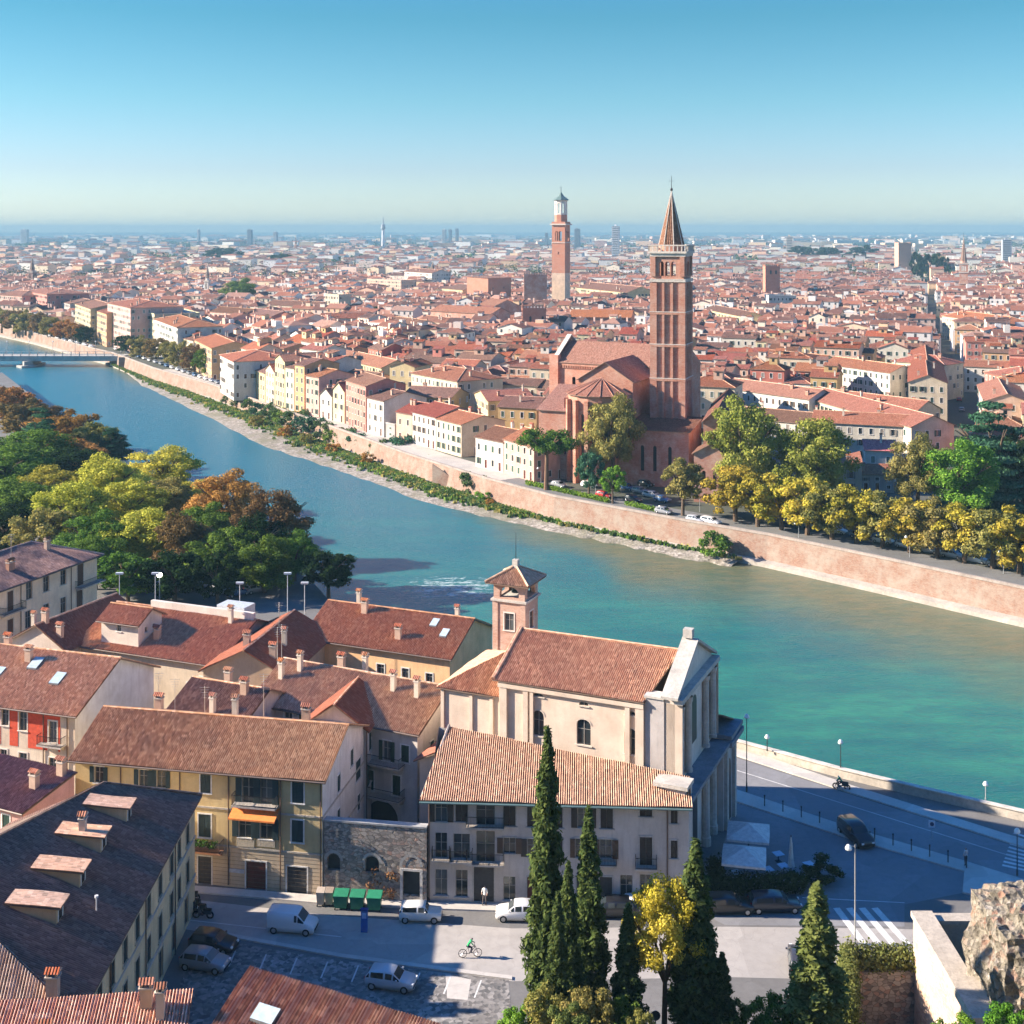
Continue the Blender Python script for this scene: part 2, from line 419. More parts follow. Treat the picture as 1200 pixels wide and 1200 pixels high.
def clip_poly_v(poly, u):
    vs = []
    n = len(poly)
    for i in range(n):
        (u0, v0), (u1, v1) = poly[i], poly[(i+1) % n]
        if (u0-u)*(u1-u) <= 0 and abs(u1-u0) > 1e-9:
            t = (u-u0)/(u1-u0); vs.append(v0+t*(v1-v0))
    return (min(vs), max(vs)) if vs else None
def slope(mb, pts, m, corr=False, thick=.14, mu=None, period=.2):
    """planar roof slope; pts[0]->pts[1] is the eave"""
    P = [Vector(p) for p in pts]; e = (P[1]-P[0]).normalized(); n = e.cross(P[-1]-P[0]).normalized()
    if n.z < 0: n = -n
    w = n.cross(e).normalized()
    if w.z < 0: w = -w
    uv = [((p-P[0]).dot(e), (p-P[0]).dot(w)) for p in P]
    off = round(((P[0].x*1.7+P[0].y) % 50)/period)*period
    if corr:
        u0 = min(a for a, b in uv); u1 = max(a for a, b in uv); nn = max(2, int((u1-u0)/period)*4)
        prev = None
        for i in range(nn+1):
            u = u0+1e-4+(u1-u0-2e-4)*i/nn
            r = clip_poly_v(uv, u)
            hh = (.075, .0, -.08, .0)[i % 4]
            if r is None: prev = None; continue
            cur = (u, r[0], r[1], hh, off+i*period/4)
            if prev:
                ns = 4
                for k in range(ns):
                    f0, f1 = k/ns, (k+1)/ns
                    q = [(prev[0], prev[1]+(prev[2]-prev[1])*f0, prev[3]), (cur[0], cur[1]+(cur[2]-cur[1])*f0, cur[3]), (cur[0], cur[1]+(cur[2]-cur[1])*f1, cur[3]), (prev[0], prev[1]+(prev[2]-prev[1])*f1, prev[3])]
                    uq = [(prev[4], q[0][1]), (cur[4], q[1][1]), (cur[4], q[2][1]), (prev[4], q[3][1])]
                    mb.face([P[0]+e*a+w*b+n*(c+.05*math.sin(a*.55+off)*math.sin(b*.8+a*.21)+.02*math.sin(a*1.9+b*1.3+off)) for a, b, c in q], m, uq)
            prev = cur
    else:
        mb.face([p for p in P], m, [(a+off, b) for a, b in uv])
    mu = mu or plain((.22, .15, .11))
    D = Vector((0, 0, -thick)); g = Vector((0, 0, -.04 if corr else 0))
    for i in range(len(P)):
        a, b = P[i], P[(i+1) % len(P)]
        mb.face([a+g, b+g, b+D, a+D], mu)
    mb.face([p+D for p in P[::-1]], mu)

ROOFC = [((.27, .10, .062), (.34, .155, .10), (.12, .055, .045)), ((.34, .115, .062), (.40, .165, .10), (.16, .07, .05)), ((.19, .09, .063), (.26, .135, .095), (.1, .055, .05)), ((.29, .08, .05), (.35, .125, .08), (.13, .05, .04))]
def chimney_data(k, near):
    key = ('chim', k, near)
    if key not in WIN:
        b = MB(); m = plaster(((.5, .36, .28), (.62, .55, .46), (.45, .25, .18))[k]); tm = tiles(*ROOFC[1])
        w, d, h = ((.75, .55, 1.3), (.5, .5, 1.7), (1.1, .6, 1.1))[k]
        b.box((-w/2, -d/2, -1.2), (w/2, d/2, h), m)
        b.box((-w/2-.08, -d/2-.08, h), (w/2+.08, d/2+.08, h+.1), stone((.5, .45, .4)))
        for x in (-w/2+.08, w/2-.08):
            b.box((x-.07, -d/2, h+.1), (x+.07, d/2, h+.35), m)
        b.face([(-w/2-.12, -d/2-.12, h+.35), (w/2+.12, -d/2-.12, h+.35), (w/2+.12, 0, h+.62), (-w/2-.12, 0, h+.62)], tm)
        b.face([(w/2+.12, d/2+.12, h+.35), (-w/2-.12, d/2+.12, h+.35), (-w/2-.12, 0, h+.62), (w/2+.12, 0, h+.62)], tm)
        b.face([(-w/2-.12, -d/2-.12, h+.35), (-w/2-.12, 0, h+.62), (-w/2-.12, d/2+.12, h+.35)], m)
        b.face([(w/2+.12, -d/2-.12, h+.35), (w/2+.12, d/2+.12, h+.35), (w/2+.12, 0, h+.62)], m)
        o = b.build('chimney'); WIN[key] = o.data; bpy.data.objects.remove(o)
    return WIN[key]

FOOT = []   # occupied circles/rects in plan
def occupied(x, y, r=0):
    for (ax, ay, ux, uy, L, D) in FOOT:
        dx, dy = x-ax, y-ay; u = dx*ux+dy*uy; v = -dx*uy+dy*ux
        if -r < u < L+r and -r < v < D+r: return True
    return False

def house(A, B, D, ze, rise, roof='gx', z0=-.3, name='house', wall=None, tile=None, over=.45, wins={}, chims=(), near=True,
          label=None, cat='house', group=None, cor=False, wc=GREEN, surround=WHITE, base=None, extra=None, band=None, ridgecap=True, side_m=None, foot=True):
    """A,B front wall corners (plan), D depth away. local frame x along AB, y away."""
    A = Vector((A[0], A[1], 0)); B = Vector((B[0], B[1], 0)); d = B-A; L = d.length; rz = math.atan2(d.y, d.x)
    wall = wall or plaster((.6, .5, .4)); tile = tile or tiles(*ROOFC[0])
    root = empty(name, A, rz, label, cat, group)
    if foot: FOOT.append((A.x, A.y, math.cos(rz), math.sin(rz), L, D))
    sides = {'f': ((0, 0, 0), (1, 0, 0), (0, -1, 0), L, 0), 'r': ((L, 0, 0), (0, 1, 0), (1, 0, 0), D, 90), 'k': ((L, D, 0), (-1, 0, 0), (0, 1, 0), L, 180), 'l': ((0, D, 0), (0, -1, 0), (-1, 0, 0), D, 270)}
    # roof height at local x,y
    def hz(x, y):
        if roof == 'gx': return ze+rise*(1-abs(y-D/2)/(D/2))
        if roof == 'gy': return ze+rise*(1-abs(x-L/2)/(L/2))
        if roof == 'sy': return ze+rise*y/D
        if roof == 'sx': return ze+rise*x/L
        if roof == 'hip':
            h = min(L, D)/2; return ze+rise*min(1, min(x, L-x, y, D-y)/h)
        return ze
    w = MB()
    for k, (O, U, N, LL, ang) in sides.items():
        holes = []
        for s in wins.get(k, ()):
            u, zb, ww, hh, st = s[:5]; arch = s[5] if len(s) > 5 else 0
            ww = max(round(ww, 1), .3); hh = max(round(hh, 1), .3)
            if u-ww/2 < .05 or u+ww/2 > LL-.05: continue
            zt = ze-.1
            if zb+hh > zt and not (roof == 'gy' and k in 'fk') and not (roof == 'gx' and k in 'rl') and not (roof == 'sy' and k == 'k'): hh2 = zt-zb; hh = math.floor(hh2*10)/10
            if hh < .3: continue
            if zb+hh > ze-.02:   # in a gable
                pass
            holes.append((u-ww/2, u+ww/2, zb, zb+hh, arch))
            loc = Vector(O)+Vector(U)*u; loc.z = zb
            scw = s[6] if len(s) > 6 else wc
            put_window(root, loc, R(ang), st, ww, hh, arch, scw, near, surround)
        top = ze+(rise if roof == 'sy' and k == 'k' else 0)
        m = (side_m or {}).get(k, wall)
        if base and k in base[2]:
            hb = [h for h in holes if h[2] < base[0]]
            ht = [h for h in holes if h[2] >= base[0]]
            # split crossing holes are not expected
            facade(w, O, U, N, LL, z0, base[0], hb, base[1]); facade(w, O, U, N, LL, base[0], top, ht, m)
        else: facade(w, O, U, N, LL, z0, top, [h for h in holes if h[3] < top-.02], m)
        pt = lambda u, z: (O[0]+U[0]*u, O[1]+U[1]*u, z)
        if roof == 'gx' and k in 'rl': w.face([pt(0, ze), pt(LL, ze), pt(LL/2, ze+rise)], m, [(0, ze), (LL, ze), (LL/2, ze+rise)])
        if roof == 'gy' and k in 'fk': w.face([pt(0, ze), pt(LL, ze), pt(LL/2, ze+rise)], m, [(0, ze), (LL, ze), (LL/2, ze+rise)])
        if roof == 'sy' and k == 'r': w.face([pt(0, ze), pt(LL, ze), pt(LL, ze+rise)], m)
        if roof == 'sy' and k == 'l': w.face([pt(0, ze), pt(LL, ze), pt(0, ze+rise)], m)
        if roof == 'sx' and k == 'f': w.face([pt(0, ze), pt(LL, ze), pt(LL, ze+rise)], m)
        if roof == 'sx' and k == 'k': w.face([pt(0, ze), pt(LL, ze), pt(0, ze+rise)], m)
        if roof == 'sx' and k == 'r': w.face([pt(0, ze), pt(LL, ze), pt(LL, ze+rise), pt(0, ze+rise)], m)
    if band:   # string courses on front: list of z
        bm_ = stone((.5, .45, .38))
        for zb in band:
            w.box((-.02, -.08, zb), (L, .0-.002, zb+.16), bm_)
            w.box((L+.002, -.08, zb), (L+.08, D, zb+.16), bm_)
    w.build('wall', root)
    r = MB(); o = over; up = .12; zt = lambda x, y: hz(x, y)+up
    cr = dict(corr=cor)
    lines = []
    if roof == 'gx':
        s = rise/(D/2); ez = ze-s*o+up; rd = ze+rise+up
        slope(r, [(-o, -o, ez), (L+o, -o, ez), (L+o, D/2, rd), (-o, D/2, rd)], tile, **cr)
        slope(r, [(L+o, D+o, ez), (-o, D+o, ez), (-o, D/2, rd), (L+o, D/2, rd)], tile, **cr)
        lines = [((-o, D/2, rd), (L+o, D/2, rd))]
    elif roof == 'gy':
        s = rise/(L/2); ez = ze-s*o+up; rd = ze+rise+up
        slope(r, [(L+o, -o, ez), (L+o, D+o, ez), (L/2, D+o, rd), (L/2, -o, rd)], tile, **cr)
        slope(r, [(-o, D+o, ez), (-o, -o, ez), (L/2, -o, rd), (L/2, D+o, rd)], tile, **cr)
        lines = [((L/2, -o, rd), (L/2, D+o, rd))]
    elif roof == 'sy':
        s = rise/D; slope(r, [(-o, -o, ze-s*o+up), (L+o, -o, ze-s*o+up), (L+o, D+o*.4, ze+rise+s*o*.4+up), (-o, D+o*.4, ze+rise+s*o*.4+up)], tile, **cr)
    elif roof == 'sx':
        s = rise/L; slope(r, [(-o, D+o, ze-s*o+up), (-o, -o, ze-s*o+up), (L+o*.4, -o, ze+rise+s*o*.4+up), (L+o*.4, D+o, ze+rise+s*o*.4+up)], tile, **cr)
    elif roof == 'hip':
        h = min(L, D)/2; s = rise/h; ez = ze-s*o+up; rd = ze+rise+up
        if L >= D: a, b = (h, D/2, rd), (L-h, D/2, rd)
        else: a, b = (L/2, h, rd), (L/2, D-h, rd)
        c = [(-o, -o, ez), (L+o, -o, ez), (L+o, D+o, ez), (-o, D+o, ez)]
        if L >= D:
            slope(r, [c[0], c[1], b, a], tile, **cr); slope(r, [c[2], c[3], a, b], tile, **cr)
            slope(r, [c[1], c[2], b], tile, **cr); slope(r, [c[3], c[0], a], tile, **cr)
            lines = [(a, b), (c[0], a), (c[3], a), (c[1], b), (c[2], b)]
        else:
            slope(r, [c[0], c[1], a], tile, **cr); slope(r, [c[2], c[3], b], tile, **cr)
            slope(r, [c[1], c[2], b, a], tile, **cr); slope(r, [c[3], c[0], a, b], tile, **cr)
            lines = [(a, b), (c[0], a), (c[1], a), (c[2], b), (c[3], b)]
    elif roof == 'flat':
        r.box((-.1, -.1, ze), (L+.1, .25, ze+.5), wall); r.box((-.1, D-.25, ze), (L+.1, D+.1, ze+.5), wall)
        r.box((-.1, .25, ze), (.25, D-.25, ze+.5), wall); r.box((L-.25, .25, ze), (L+.1, D-.25, ze+.5), wall)
        r.box((-.05, -.05, ze-.1), (L+.05, D+.05, ze+.05), plain((.3, .28, .26)))
    if ridgecap and lines:
        rm = tiles((.5, .28, .2), (.6, .38, .3), (.3, .17, .13))
        for a, b in lines:
            if (Vector(a)-Vector(b)).length > .3: r.tube(Vector(a)+Vector((0, 0, .02)), Vector(b)+Vector((0, 0, .02)), .13, .13, rm, 6)
    if near and roof in ('gx', 'hip', 'sy'):
        gm = plain((.16, .12, .1), .5, .3)
        ez = ze-rise/(D/2 if roof != 'sy' else D)*o+up-.1 if roof != 'hip' else ze-rise/(min(L, D)/2)*o+up-.1
        r.tube((-o, -o-.08, ez), (L+o, -o-.08, ez), .09, .09, gm, 6)
    ro = r.build('roof', root)
    for q in chims:
        x, y = q[0], q[1]; k = q[2] if len(q) > 2 else 0
        link('chimney', chimney_data(k, near), ro, (x, y, hz(x, y)), 0)
    root['_L'] = L
    if extra: extra(root, L, D, hz, rz)
    del root['_L']
    return root

def on_wall(A, B, px, py):
    """pixel -> (u, z) on the vertical plane through plan points A,B"""
    ax, ay = A[0], A[1]; dx, dy = B[0]-A[0], B[1]-A[1]; L = math.hypot(dx, dy); dx /= L; dy /= L
    k = (px-600)/F   # X = k*Y
    t = (k*ay-ax)/(dx-k*dy); Y = ay+dy*t
    return t, HC-(py-270)/F*Y
def wins_px(A, B, lst):
    """lst of (px centre, py top, py bottom, px width, style[,arch])"""
    out = []
    for q in lst:
        u0, z1 = on_wall(A, B, q[0]-q[3]/2, q[1]); u1, _ = on_wall(A, B, q[0]+q[3]/2, q[1]); uc, z0 = on_wall(A, B, q[0], q[2])
        out.append((uc, z0, abs(u1-u0), z1-z0, *q[4:]))
    return out
def grid_wins(L, ze, n, rows, w=.9, h=1.5, style='sh', z_first=1.0, step=3.1, **k):
    out = []
    for r in range(rows):
        for i in range(n):
            out.append((L*(i+.5)/n, z_first+r*step, w, h, style if not isinstance(style, (list, tuple)) else rnd.choice(style)))
    return out
EXPO = 1.6
HAZE = 0.00016
# ------------------------------------------------------------ camera, light, air
cam = bpy.data.cameras.new('camera'); camo = bpy.data.objects.new('camera', cam); COL.objects.link(camo)
camo.location = (0, 0, HC); camo.rotation_euler = (R(90), 0, 0)
cam.sensor_width = 36; cam.lens = 45; cam.shift_y = -.275; cam.clip_end = 60000; cam.clip_start = .5
scene.camera = camo
SUN_EL, SUN_AZ = R(25), math.atan2(-1.0, .06)    # azimuth of the sun as angle from +Y towards +X
sun_dir = Vector((math.sin(SUN_AZ)*math.cos(SUN_EL), math.cos(SUN_AZ)*math.cos(SUN_EL), math.sin(SUN_EL)))
sd = bpy.data.lights.new('sun', 'SUN'); sd.energy = 5.0; sd.angle = R(.55); sd.color = (1, .86, .70)
so = bpy.data.objects.new('sun', sd); COL.objects.link(so); so.rotation_euler = (-sun_dir).to_track_quat('-Z', 'Y').to_euler(); so.location = (-100, 0, 200)
wd = bpy.data.worlds.new('World'); scene.world = wd; wd.use_nodes = True
wt = wd.node_tree; bg = wt.nodes['Background']; sky = wt.nodes.new('ShaderNodeTexSky'); sky.sky_type = 'NISHITA'; sky.sun_disc = False
sky.sun_elevation = SUN_EL; sky.sun_rotation = SUN_AZ; sky.altitude = 60; sky.air_density = 1.0; sky.dust_density = .5; sky.ozone_density = 1.6
tint = wt.nodes.new('ShaderNodeMix'); tint.data_type = 'RGBA'; tint.blend_type = 'MULTIPLY'; tint.inputs[0].default_value = 1; tint.clamp_result = False
wtc = wt.nodes.new('ShaderNodeTexCoord'); wsx = wt.nodes.new('ShaderNodeSeparateXYZ'); wrp = wt.nodes.new('ShaderNodeValToRGB'); wsc = wt.nodes.new('ShaderNodeVectorMath'); wsc.operation = 'SCALE'; wsc.inputs['Scale'].default_value = 1.5
wt.links.new(wtc.outputs['Generated'], wsx.inputs[0]); wt.links.new(wsx.outputs[2], wrp.inputs[0]); wt.links.new(wrp.outputs[0], wsc.inputs[0]); wt.links.new(wsc.outputs[0], tint.inputs[7])
els = [(0.0, (.46, .55, .68)), (.012, (.43, .51, .65)), (.047, (.33, .40, .54)), (.10, (.23, .38, .45)), (.164, (.142, .33, .375)), (.4, (.10, .36, .66)), (1.0, (.10, .36, .76))]
for i, (p_, c_) in enumerate(els):
    e_ = wrp.color_ramp.elements[i] if i < 2 else wrp.color_ramp.elements.new(p_)
    e_.position = p_; e_.color = (*c_, 1)
wt.links.new(sky.outputs[0], tint.inputs[6]); wt.links.new(tint.outputs[2], bg.inputs[0]); bg.inputs[1].default_value = .08
scene.view_settings.view_transform = 'Standard'; scene.view_settings.look = 'None'; scene.view_settings.exposure = EXPO; scene.view_settings.gamma = 1
scene.render.engine = 'CYCLES'; cy = scene.cycles
cy.max_bounces = 5; cy.diffuse_bounces = 3; cy.glossy_bounces = 2; cy.transmission_bounces = 2; cy.transparent_max_bounces = 6; cy.volume_bounces = 0
cy.caustics_reflective = False; cy.caustics_refractive = False; cy.sample_clamp_indirect = 4; cy.use_denoising = True
cy.use_adaptive_sampling = True; cy.adaptive_threshold = .02
scene.render.use_persistent_data = False

hz_ = MB(); hm = bpy.data.materials.new('haze'); hm.use_nodes = True; hm.node_tree.nodes.clear()
ho = hm.node_tree.nodes.new('ShaderNodeOutputMaterial'); pv = hm.node_tree.nodes.new('ShaderNodeVolumePrincipled')
pv.inputs['Color'].default_value = (.24, .44, .58, 1); pv.inputs['Density'].default_value = HAZE; pv.inputs['Anisotropy'].default_value = 0
hm.node_tree.links.new(pv.outputs[0], ho.inputs[1])
hz_.box((-7000, -40, -14), (7000, 12300, 101), hm); tag(hz_.build('haze'), kind='stuff')

# ------------------------------------------------------------ river banks
WZ = -5.0
far_px = [(-160, 372), (0, 383), (45, 392), (110, 409), (132, 414), (180, 432), (250, 452), (300, 470), (400, 505), (480, 534), (570, 562), (650, 583), (800, 611), (900, 628), (1040, 657), (1200, 691), (1500, 752)]
FARB = [W(x, y, .6) for x, y in far_px]
near_pts = [(-420, 560), (-300, 545), (-215, 540), (-150, 420), (-110, 345), (-75, 290), (-48, 245), (-33, 216), (-22, 188), (-7, 168), (10, 157.5), (26.2, 148.2), (29.4, 145.8), (36.2, 140.5), (44.1, 135.3), (52, 130.3), (66, 121), (110, 96), (200, 60)]
NEARB = [Vector((x, y, 0)) for x, y in near_pts]
def y_far_bank(x):
    for a, b in zip(FARB, FARB[1:]):
        if a.x <= x <= b.x: return a.y+(b.y-a.y)*(x-a.x)/(b.x-a.x)
    return FARB[0].y if x < FARB[0].x else FARB[-1].y
# water
@mat
def waterm():
    t = NT('river_water'); pos = t.n('ShaderNodeNewGeometry').outputs['Position']
    at = t.n('ShaderNodeAttribute', attribute_name='shallow').outputs['Fac']
    mp = t.n('ShaderNodeMapping'); mp.inputs['Rotation'].default_value = (0, 0, R(-40)); mp.inputs['Scale'].default_value = (.5, 1.6, 1); t.l(pos, mp.inputs[0])
    n = t.noise(pos, .035, 4, .6); n2 = t.noise(mp.outputs[0], .5, 5, .7); n3 = t.noise(mp.outputs[0], .06, 3, .6)
    deep = t.mix(t.maprange(n3, .35, .65, 0, 1), (.014, .14, .13), (.035, .23, .155))
    sy = t.n('ShaderNodeSeparateXYZ'); t.l(pos, sy.inputs[0]); deep = t.mix(t.maprange(sy.outputs[1], 170, 330, 0, 1), deep, (.02, .15, .21))  # bluer with distance: sky reflection painted into the water colour
    deep = t.mix(t.maprange(n2, .35, .7, 0, .5), deep, (.012, .09, .13))
    bed = t.mix(t.maprange(n2, .4, .65, 0, 1), (.16, .15, .085), (.08, .12, .075))
    f = t.math('ADD', at, t.math('MULTIPLY', t.math('SUBTRACT', n, .5), .9))
    c = t.mix(t.maprange(f, .3, .85, 0, 1), deep, bed)
    # foam where the current breaks
    v = t.n('ShaderNodeVectorMath', operation='DISTANCE'); t.l(pos, v.inputs[0]); v.inputs[1].default_value = (-11, 232, -5)
    nf = t.noise(mp.outputs[0], .9, 5, .75)
    fo = t.math('MULTIPLY', t.maprange(v.outputs['Value'], 4, 17, .25, 0), 1)
    foam = t.maprange(t.math('ADD', nf, fo), .74, .82, 0, .8)
    c = t.mix(foam, c, (.6, .68, .66))
    nb = t.noise(mp.outputs[0], 1.4, 5, .65)
    t.bsdf(c, .25, .22, 0, t.bump(nb, .25, .9)); return t.m
nx, ny = 90, 110
wm = MB(); xs = [-460+i*(760/nx) for i in range(nx+1)]
vs = []; sh = []
for x in xs:
    yf = y_far_bank(x)
    for j in range(ny+1):
        y = 60+(yf+6-60)*(j/ny)
        vs.append((x, y, WZ))
        d = yf-y
        a = 1-d/(42 if x > -20 else 30)
        if x > 20: a = 1.05-d/75
        sh.append(max(0, min(1.2, a)))
fs = [(i*(ny+1)+j, (i+1)*(ny+1)+j, (i+1)*(ny+1)+j+1, i*(ny+1)+j+1) for i in range(nx) for j in range(ny)]
me = bpy.data.meshes.new('river'); me.from_pydata(vs, [], fs); me.materials.append(waterm())
at = me.attributes.new('shallow', 'FLOAT', 'POINT'); at.data.foreach_set('value', sh); tag(link('river', me), kind='structure')

# near bank ground (with a wall down to the river)
gm_near = groundm((.20, .195, .19), (.15, .145, .14), .15, 2.5)
g = MB()
pts = [(p.x, p.y) for p in NEARB]
g.face([(200, 20, 0), *[(x, y, 0) for x, y in pts[::-1]], (-420, 20, 0)], gm_near)
tag(g.build('ground_near_bank'), kind='structure')
ew = MB(); em = stone((.5, .45, .38), .5)
for (x0, y0), (x1, y1) in zip(pts, pts[1:]): ew.face([(x0, y0, WZ-1), (x1, y1, WZ-1), (x1, y1, -.002), (x0, y0, -.002)], em)
tag(ew.build('embankment_near'), kind='structure')
# far town ground
gm_far = groundm((.12, .115, .10), (.075, .085, .06), .01, .4)
g = MB(); ft = [(p.x, p.y+.3, 0) for p in FARB]
g.face([*ft, (9000, FARB[-1].y+100, 0), (9000, 14000, 0), (-9000, 14000, 0), (-9000, FARB[0].y+300, 0)], gm_far)
tag(g.build('ground_far_bank'), kind='structure')
g = MB(); g.face([(-26000, 12600, -13), (26000, 12600, -13), (26000, 45000, -13), (-26000, 45000, -13)], groundm((.10, .15, .12), (.12, .16, .15), .002, .01)); tag(g.build('plain_ground'), kind='structure')

# hillside under the viewpoint
g = MB(); hs_m = groundm((.10, .11, .05), (.16, .13, .08), .3, 2)
n = 34
hv = []
r2 = random.Random(3)
for i in range(n+1):
    for j in range(n+1):
        x = -90+i*180/n; y = -45+j*140/n
        zr = (97-y)*.60; zl = (64-y)*1.1; f = max(0, min(1, (x+4)/7))
        z = min(zl+(zr-zl)*f, 58, 59-.62*y)+r2.uniform(-.2, .1)
        hv.append((x, y, max(z, -.4)))
me = bpy.data.meshes.new('hillside'); me.from_pydata(hv, [], [(i*(n+1)+j, (i+1)*(n+1)+j, (i+1)*(n+1)+j+1, i*(n+1)+j+1) for i in range(n) for j in range(n)]); me.materials.append(hs_m)
tag(link('hillside', me), kind='structure')

# ------------------------------------------------------------ far embankment: brick wall with a pale footing and parapet
bw = MB(); bkm = brickm((.25, .13, .09), (.31, .205, .155), .8, .8, (.33, .28, .23)); fm = stone((.44, .40, .35), .4)
def off_pts(P, d):
    out = []
    for i, p in enumerate(P):
        a = P[max(0, i-1)]; b = P[min(len(P)-1, i+1)]; t = (b-a); t.z = 0; t.normalize(); n = Vector((t.y, -t.x, 0))
        out.append(Vector((p.x, p.y, 0))+n*d)
    return out
BR = {3}    # segment under the bridge abutment stays
F0 = off_pts(FARB, 0); F1 = off_pts(FARB, .55); F2 = off_pts(FARB, 1.0); F3 = off_pts(FARB, 2.2); FB = off_pts(FARB, -.5)
acc = 0
for i in range(len(F0)-1):
    L = (F0[i+1]-F0[i]).length
    q = lambda P, z, k=0: (P[i+k].x, P[i+k].y, z)
    bw.face([q(F1, -4), q(F1, -4, 1), q(F0, .7, 1), q(F0, .7)], bkm, [(acc, -4), (acc+L, -4), (acc+L, .7), (acc, .7)])
    acc += L
root = empty('embankment_wall', F0[8], 0, 'long pinkish brick embankment wall with pale stone footing along the far side of the river', 'wall')
def world_child(mb, name, root):
    o = mb.build(name, root); o.location = -root.location; return o
world_child(bw, 'brick_face', root)
cp = MB(); pm = stone((.38, .32, .28), .6)
for i in range(len(F0)-1):
    a0, a1, b0, b1 = off_pts(FARB, .12)[i], off_pts(FARB, .12)[i+1], FB[i], FB[i+1]
    z0, z1 = .7, 1.15
    for (p, q_) in ((a0, a1), (b1, b0)): cp.face([(p.x, p.y, z0), (q_.x, q_.y, z0), (q_.x, q_.y, z1), (p.x, p.y, z1)], pm)
    cp.face([(a0.x, a0.y, z1), (a1.x, a1.y, z1), (b1.x, b1.y, z1), (b0.x, b0.y, z1)], pm)
world_child(cp, 'parapet', root)
ft = MB()
for i in range(len(F0)-1):
    a0, a1, b0, b1 = F1[i], F1[i+1], F3[i], F3[i+1]
    ft.face([(b0.x, b0.y, WZ-.6), (b1.x, b1.y, WZ-.6), (b1.x, b1.y, -4.25), (b0.x, b0.y, -4.25)], fm)
    ft.face([(b0.x, b0.y, -4.25), (b1.x, b1.y, -4.25), (a1.x, a1.y, -3.95), (a0.x, a0.y, -3.95)], fm)
world_child(ft, 'footing', root)
# buttress strips and the old stair ramp
st = MB()
for px, py in ((147, 419),):
    p = W(px, py, .6); st.cbox((p.x, p.y-.9, -5), (5, 2.6, 5.9), bkm)
world_child(st, 'buttress', root)
a = W(512, 546, .4); b = W(549, 573, -4.6); a.z = b.z = 0
st = MB(); dd = (b-a).normalized(); nn = Vector((dd.y, -dd.x, 0)); o1 = a+nn*1.2; o2 = b+nn*1.2; L = (b-a).length
for k in range(16):
    p = o1+dd*(L*k/16); q_ = o1+dd*(L*(k+1)/16); z = .3-4.6*(k/16)
    st.prism([(p.x+nn.x*.8, p.y+nn.y*.8), (q_.x+nn.x*.8, q_.y+nn.y*.8), (q_.x, q_.y), (p.x, p.y)], -5.2, z, pm)
st.prism([(o1.x+nn.x*1.1, o1.y+nn.y*1.1), (o2.x+nn.x*1.1, o2.y+nn.y*1.1), (o2.x+nn.x*.8, o2.y+nn.y*.8), (o1.x+nn.x*.8, o1.y+nn.y*.8)], -5.2, [1.2, -3.4, -3.4, 1.2], bkm)
world_child(st, 'stair_ramp', root)

# gravel bank and its grass strip
gv = [(138, 430), (165, 452), (190, 464), (235, 486), (300, 521), (350, 538), (420, 561), (480, 584), (560, 604), (640, 622), (720, 638), (790, 652), (870, 668)]
gr = [(155, 438), (190, 452), (235, 470), (290, 497), (350, 521), (420, 545), (480, 567), (560, 590), (640, 611), (720, 632), (790, 649), (872, 667.5)]
gravel = groundm((.3, .26, .22), (.2, .18, .15), .35, 1.6)
@mat
def gravelm():
    t = NT('gravel_bank'); tc = t.n('ShaderNodeNewGeometry').outputs['Position']
    v = t.n('ShaderNodeTexVoronoi', i_Scale=1.8); t.l(tc, v.inputs['Vector']); sp = t.n('ShaderNodeSeparateColor'); t.l(v.outputs['Color'], sp.inputs[0])
    n = t.noise(tc, .12, 5, .65)
    c = t.ramp(sp.outputs[0], [(0, (.16, .14, .12)), (.6, (.30, .265, .23)), (1, (.44, .40, .35))])
    c = t.mix(t.maprange(n, .45, .65, 0, .8), c, (.18, .17, .11)); t.bsdf(c, .9, .2, 0, t.bump(v.outputs['Distance'], .15, .7)); return t.m
b1 = [W(x, y, WZ) for x, y in gv]
b2 = []
for p in b1:
    # nearest point on the wall foot
    best = None
    for a, b in zip(F3, F3[1:]):
        d = b-a; t = max(0, min(1, (p-a).dot(d)/d.length_squared)); q_ = a+d*t; q_.z = 0
        dist = ((p.x-q_.x)**2+(p.y-q_.y)**2)**.5
        if best is None or dist < best[0]: best = (dist, q_)
    b2.append(best[1])
g = MB(); r3 = random.Random(5)
def lerp(a, b, t): return a+(b-a)*t
rows = []
for i in range(len(b1)-1):
    for s in range(6):
        t = s/6; o = lerp(b1[i], b1[i+1], t); w_ = lerp(b2[i], b2[i+1], t)
        j = r3.uniform(-1.2, 1.2)
        rows.append((o+Vector((0, j, 0)), w_))
for (o0, w0), (o1, w1) in zip(rows, rows[1:]):
    for k in range(5):
        t0, t1 = k/5, (k+1)/5; zz = lambda t: WZ-.1+1.0*t**.8
        A_, B_, C_, D_ = lerp(o0, w0, t0), lerp(o1, w1, t0), lerp(o1, w1, t1), lerp(o0, w0, t1)
        g.face([(A_.x, A_.y, zz(t0)), (B_.x, B_.y, zz(t0)), (C_.x, C_.y, zz(t1)), (D_.x, D_.y, zz(t1))], gravelm())
tag(g.build('gravel_bank'), kind='structure')
GRAVEL_ROWS = rows

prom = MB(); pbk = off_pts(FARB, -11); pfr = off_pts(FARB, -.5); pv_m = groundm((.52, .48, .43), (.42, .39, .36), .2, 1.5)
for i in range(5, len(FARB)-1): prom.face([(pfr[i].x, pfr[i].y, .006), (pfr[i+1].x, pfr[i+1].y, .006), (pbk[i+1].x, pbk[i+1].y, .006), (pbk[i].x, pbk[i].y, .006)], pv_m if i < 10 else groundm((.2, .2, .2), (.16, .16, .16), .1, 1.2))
tag(prom.build('promenade_pavement'), kind='structure')
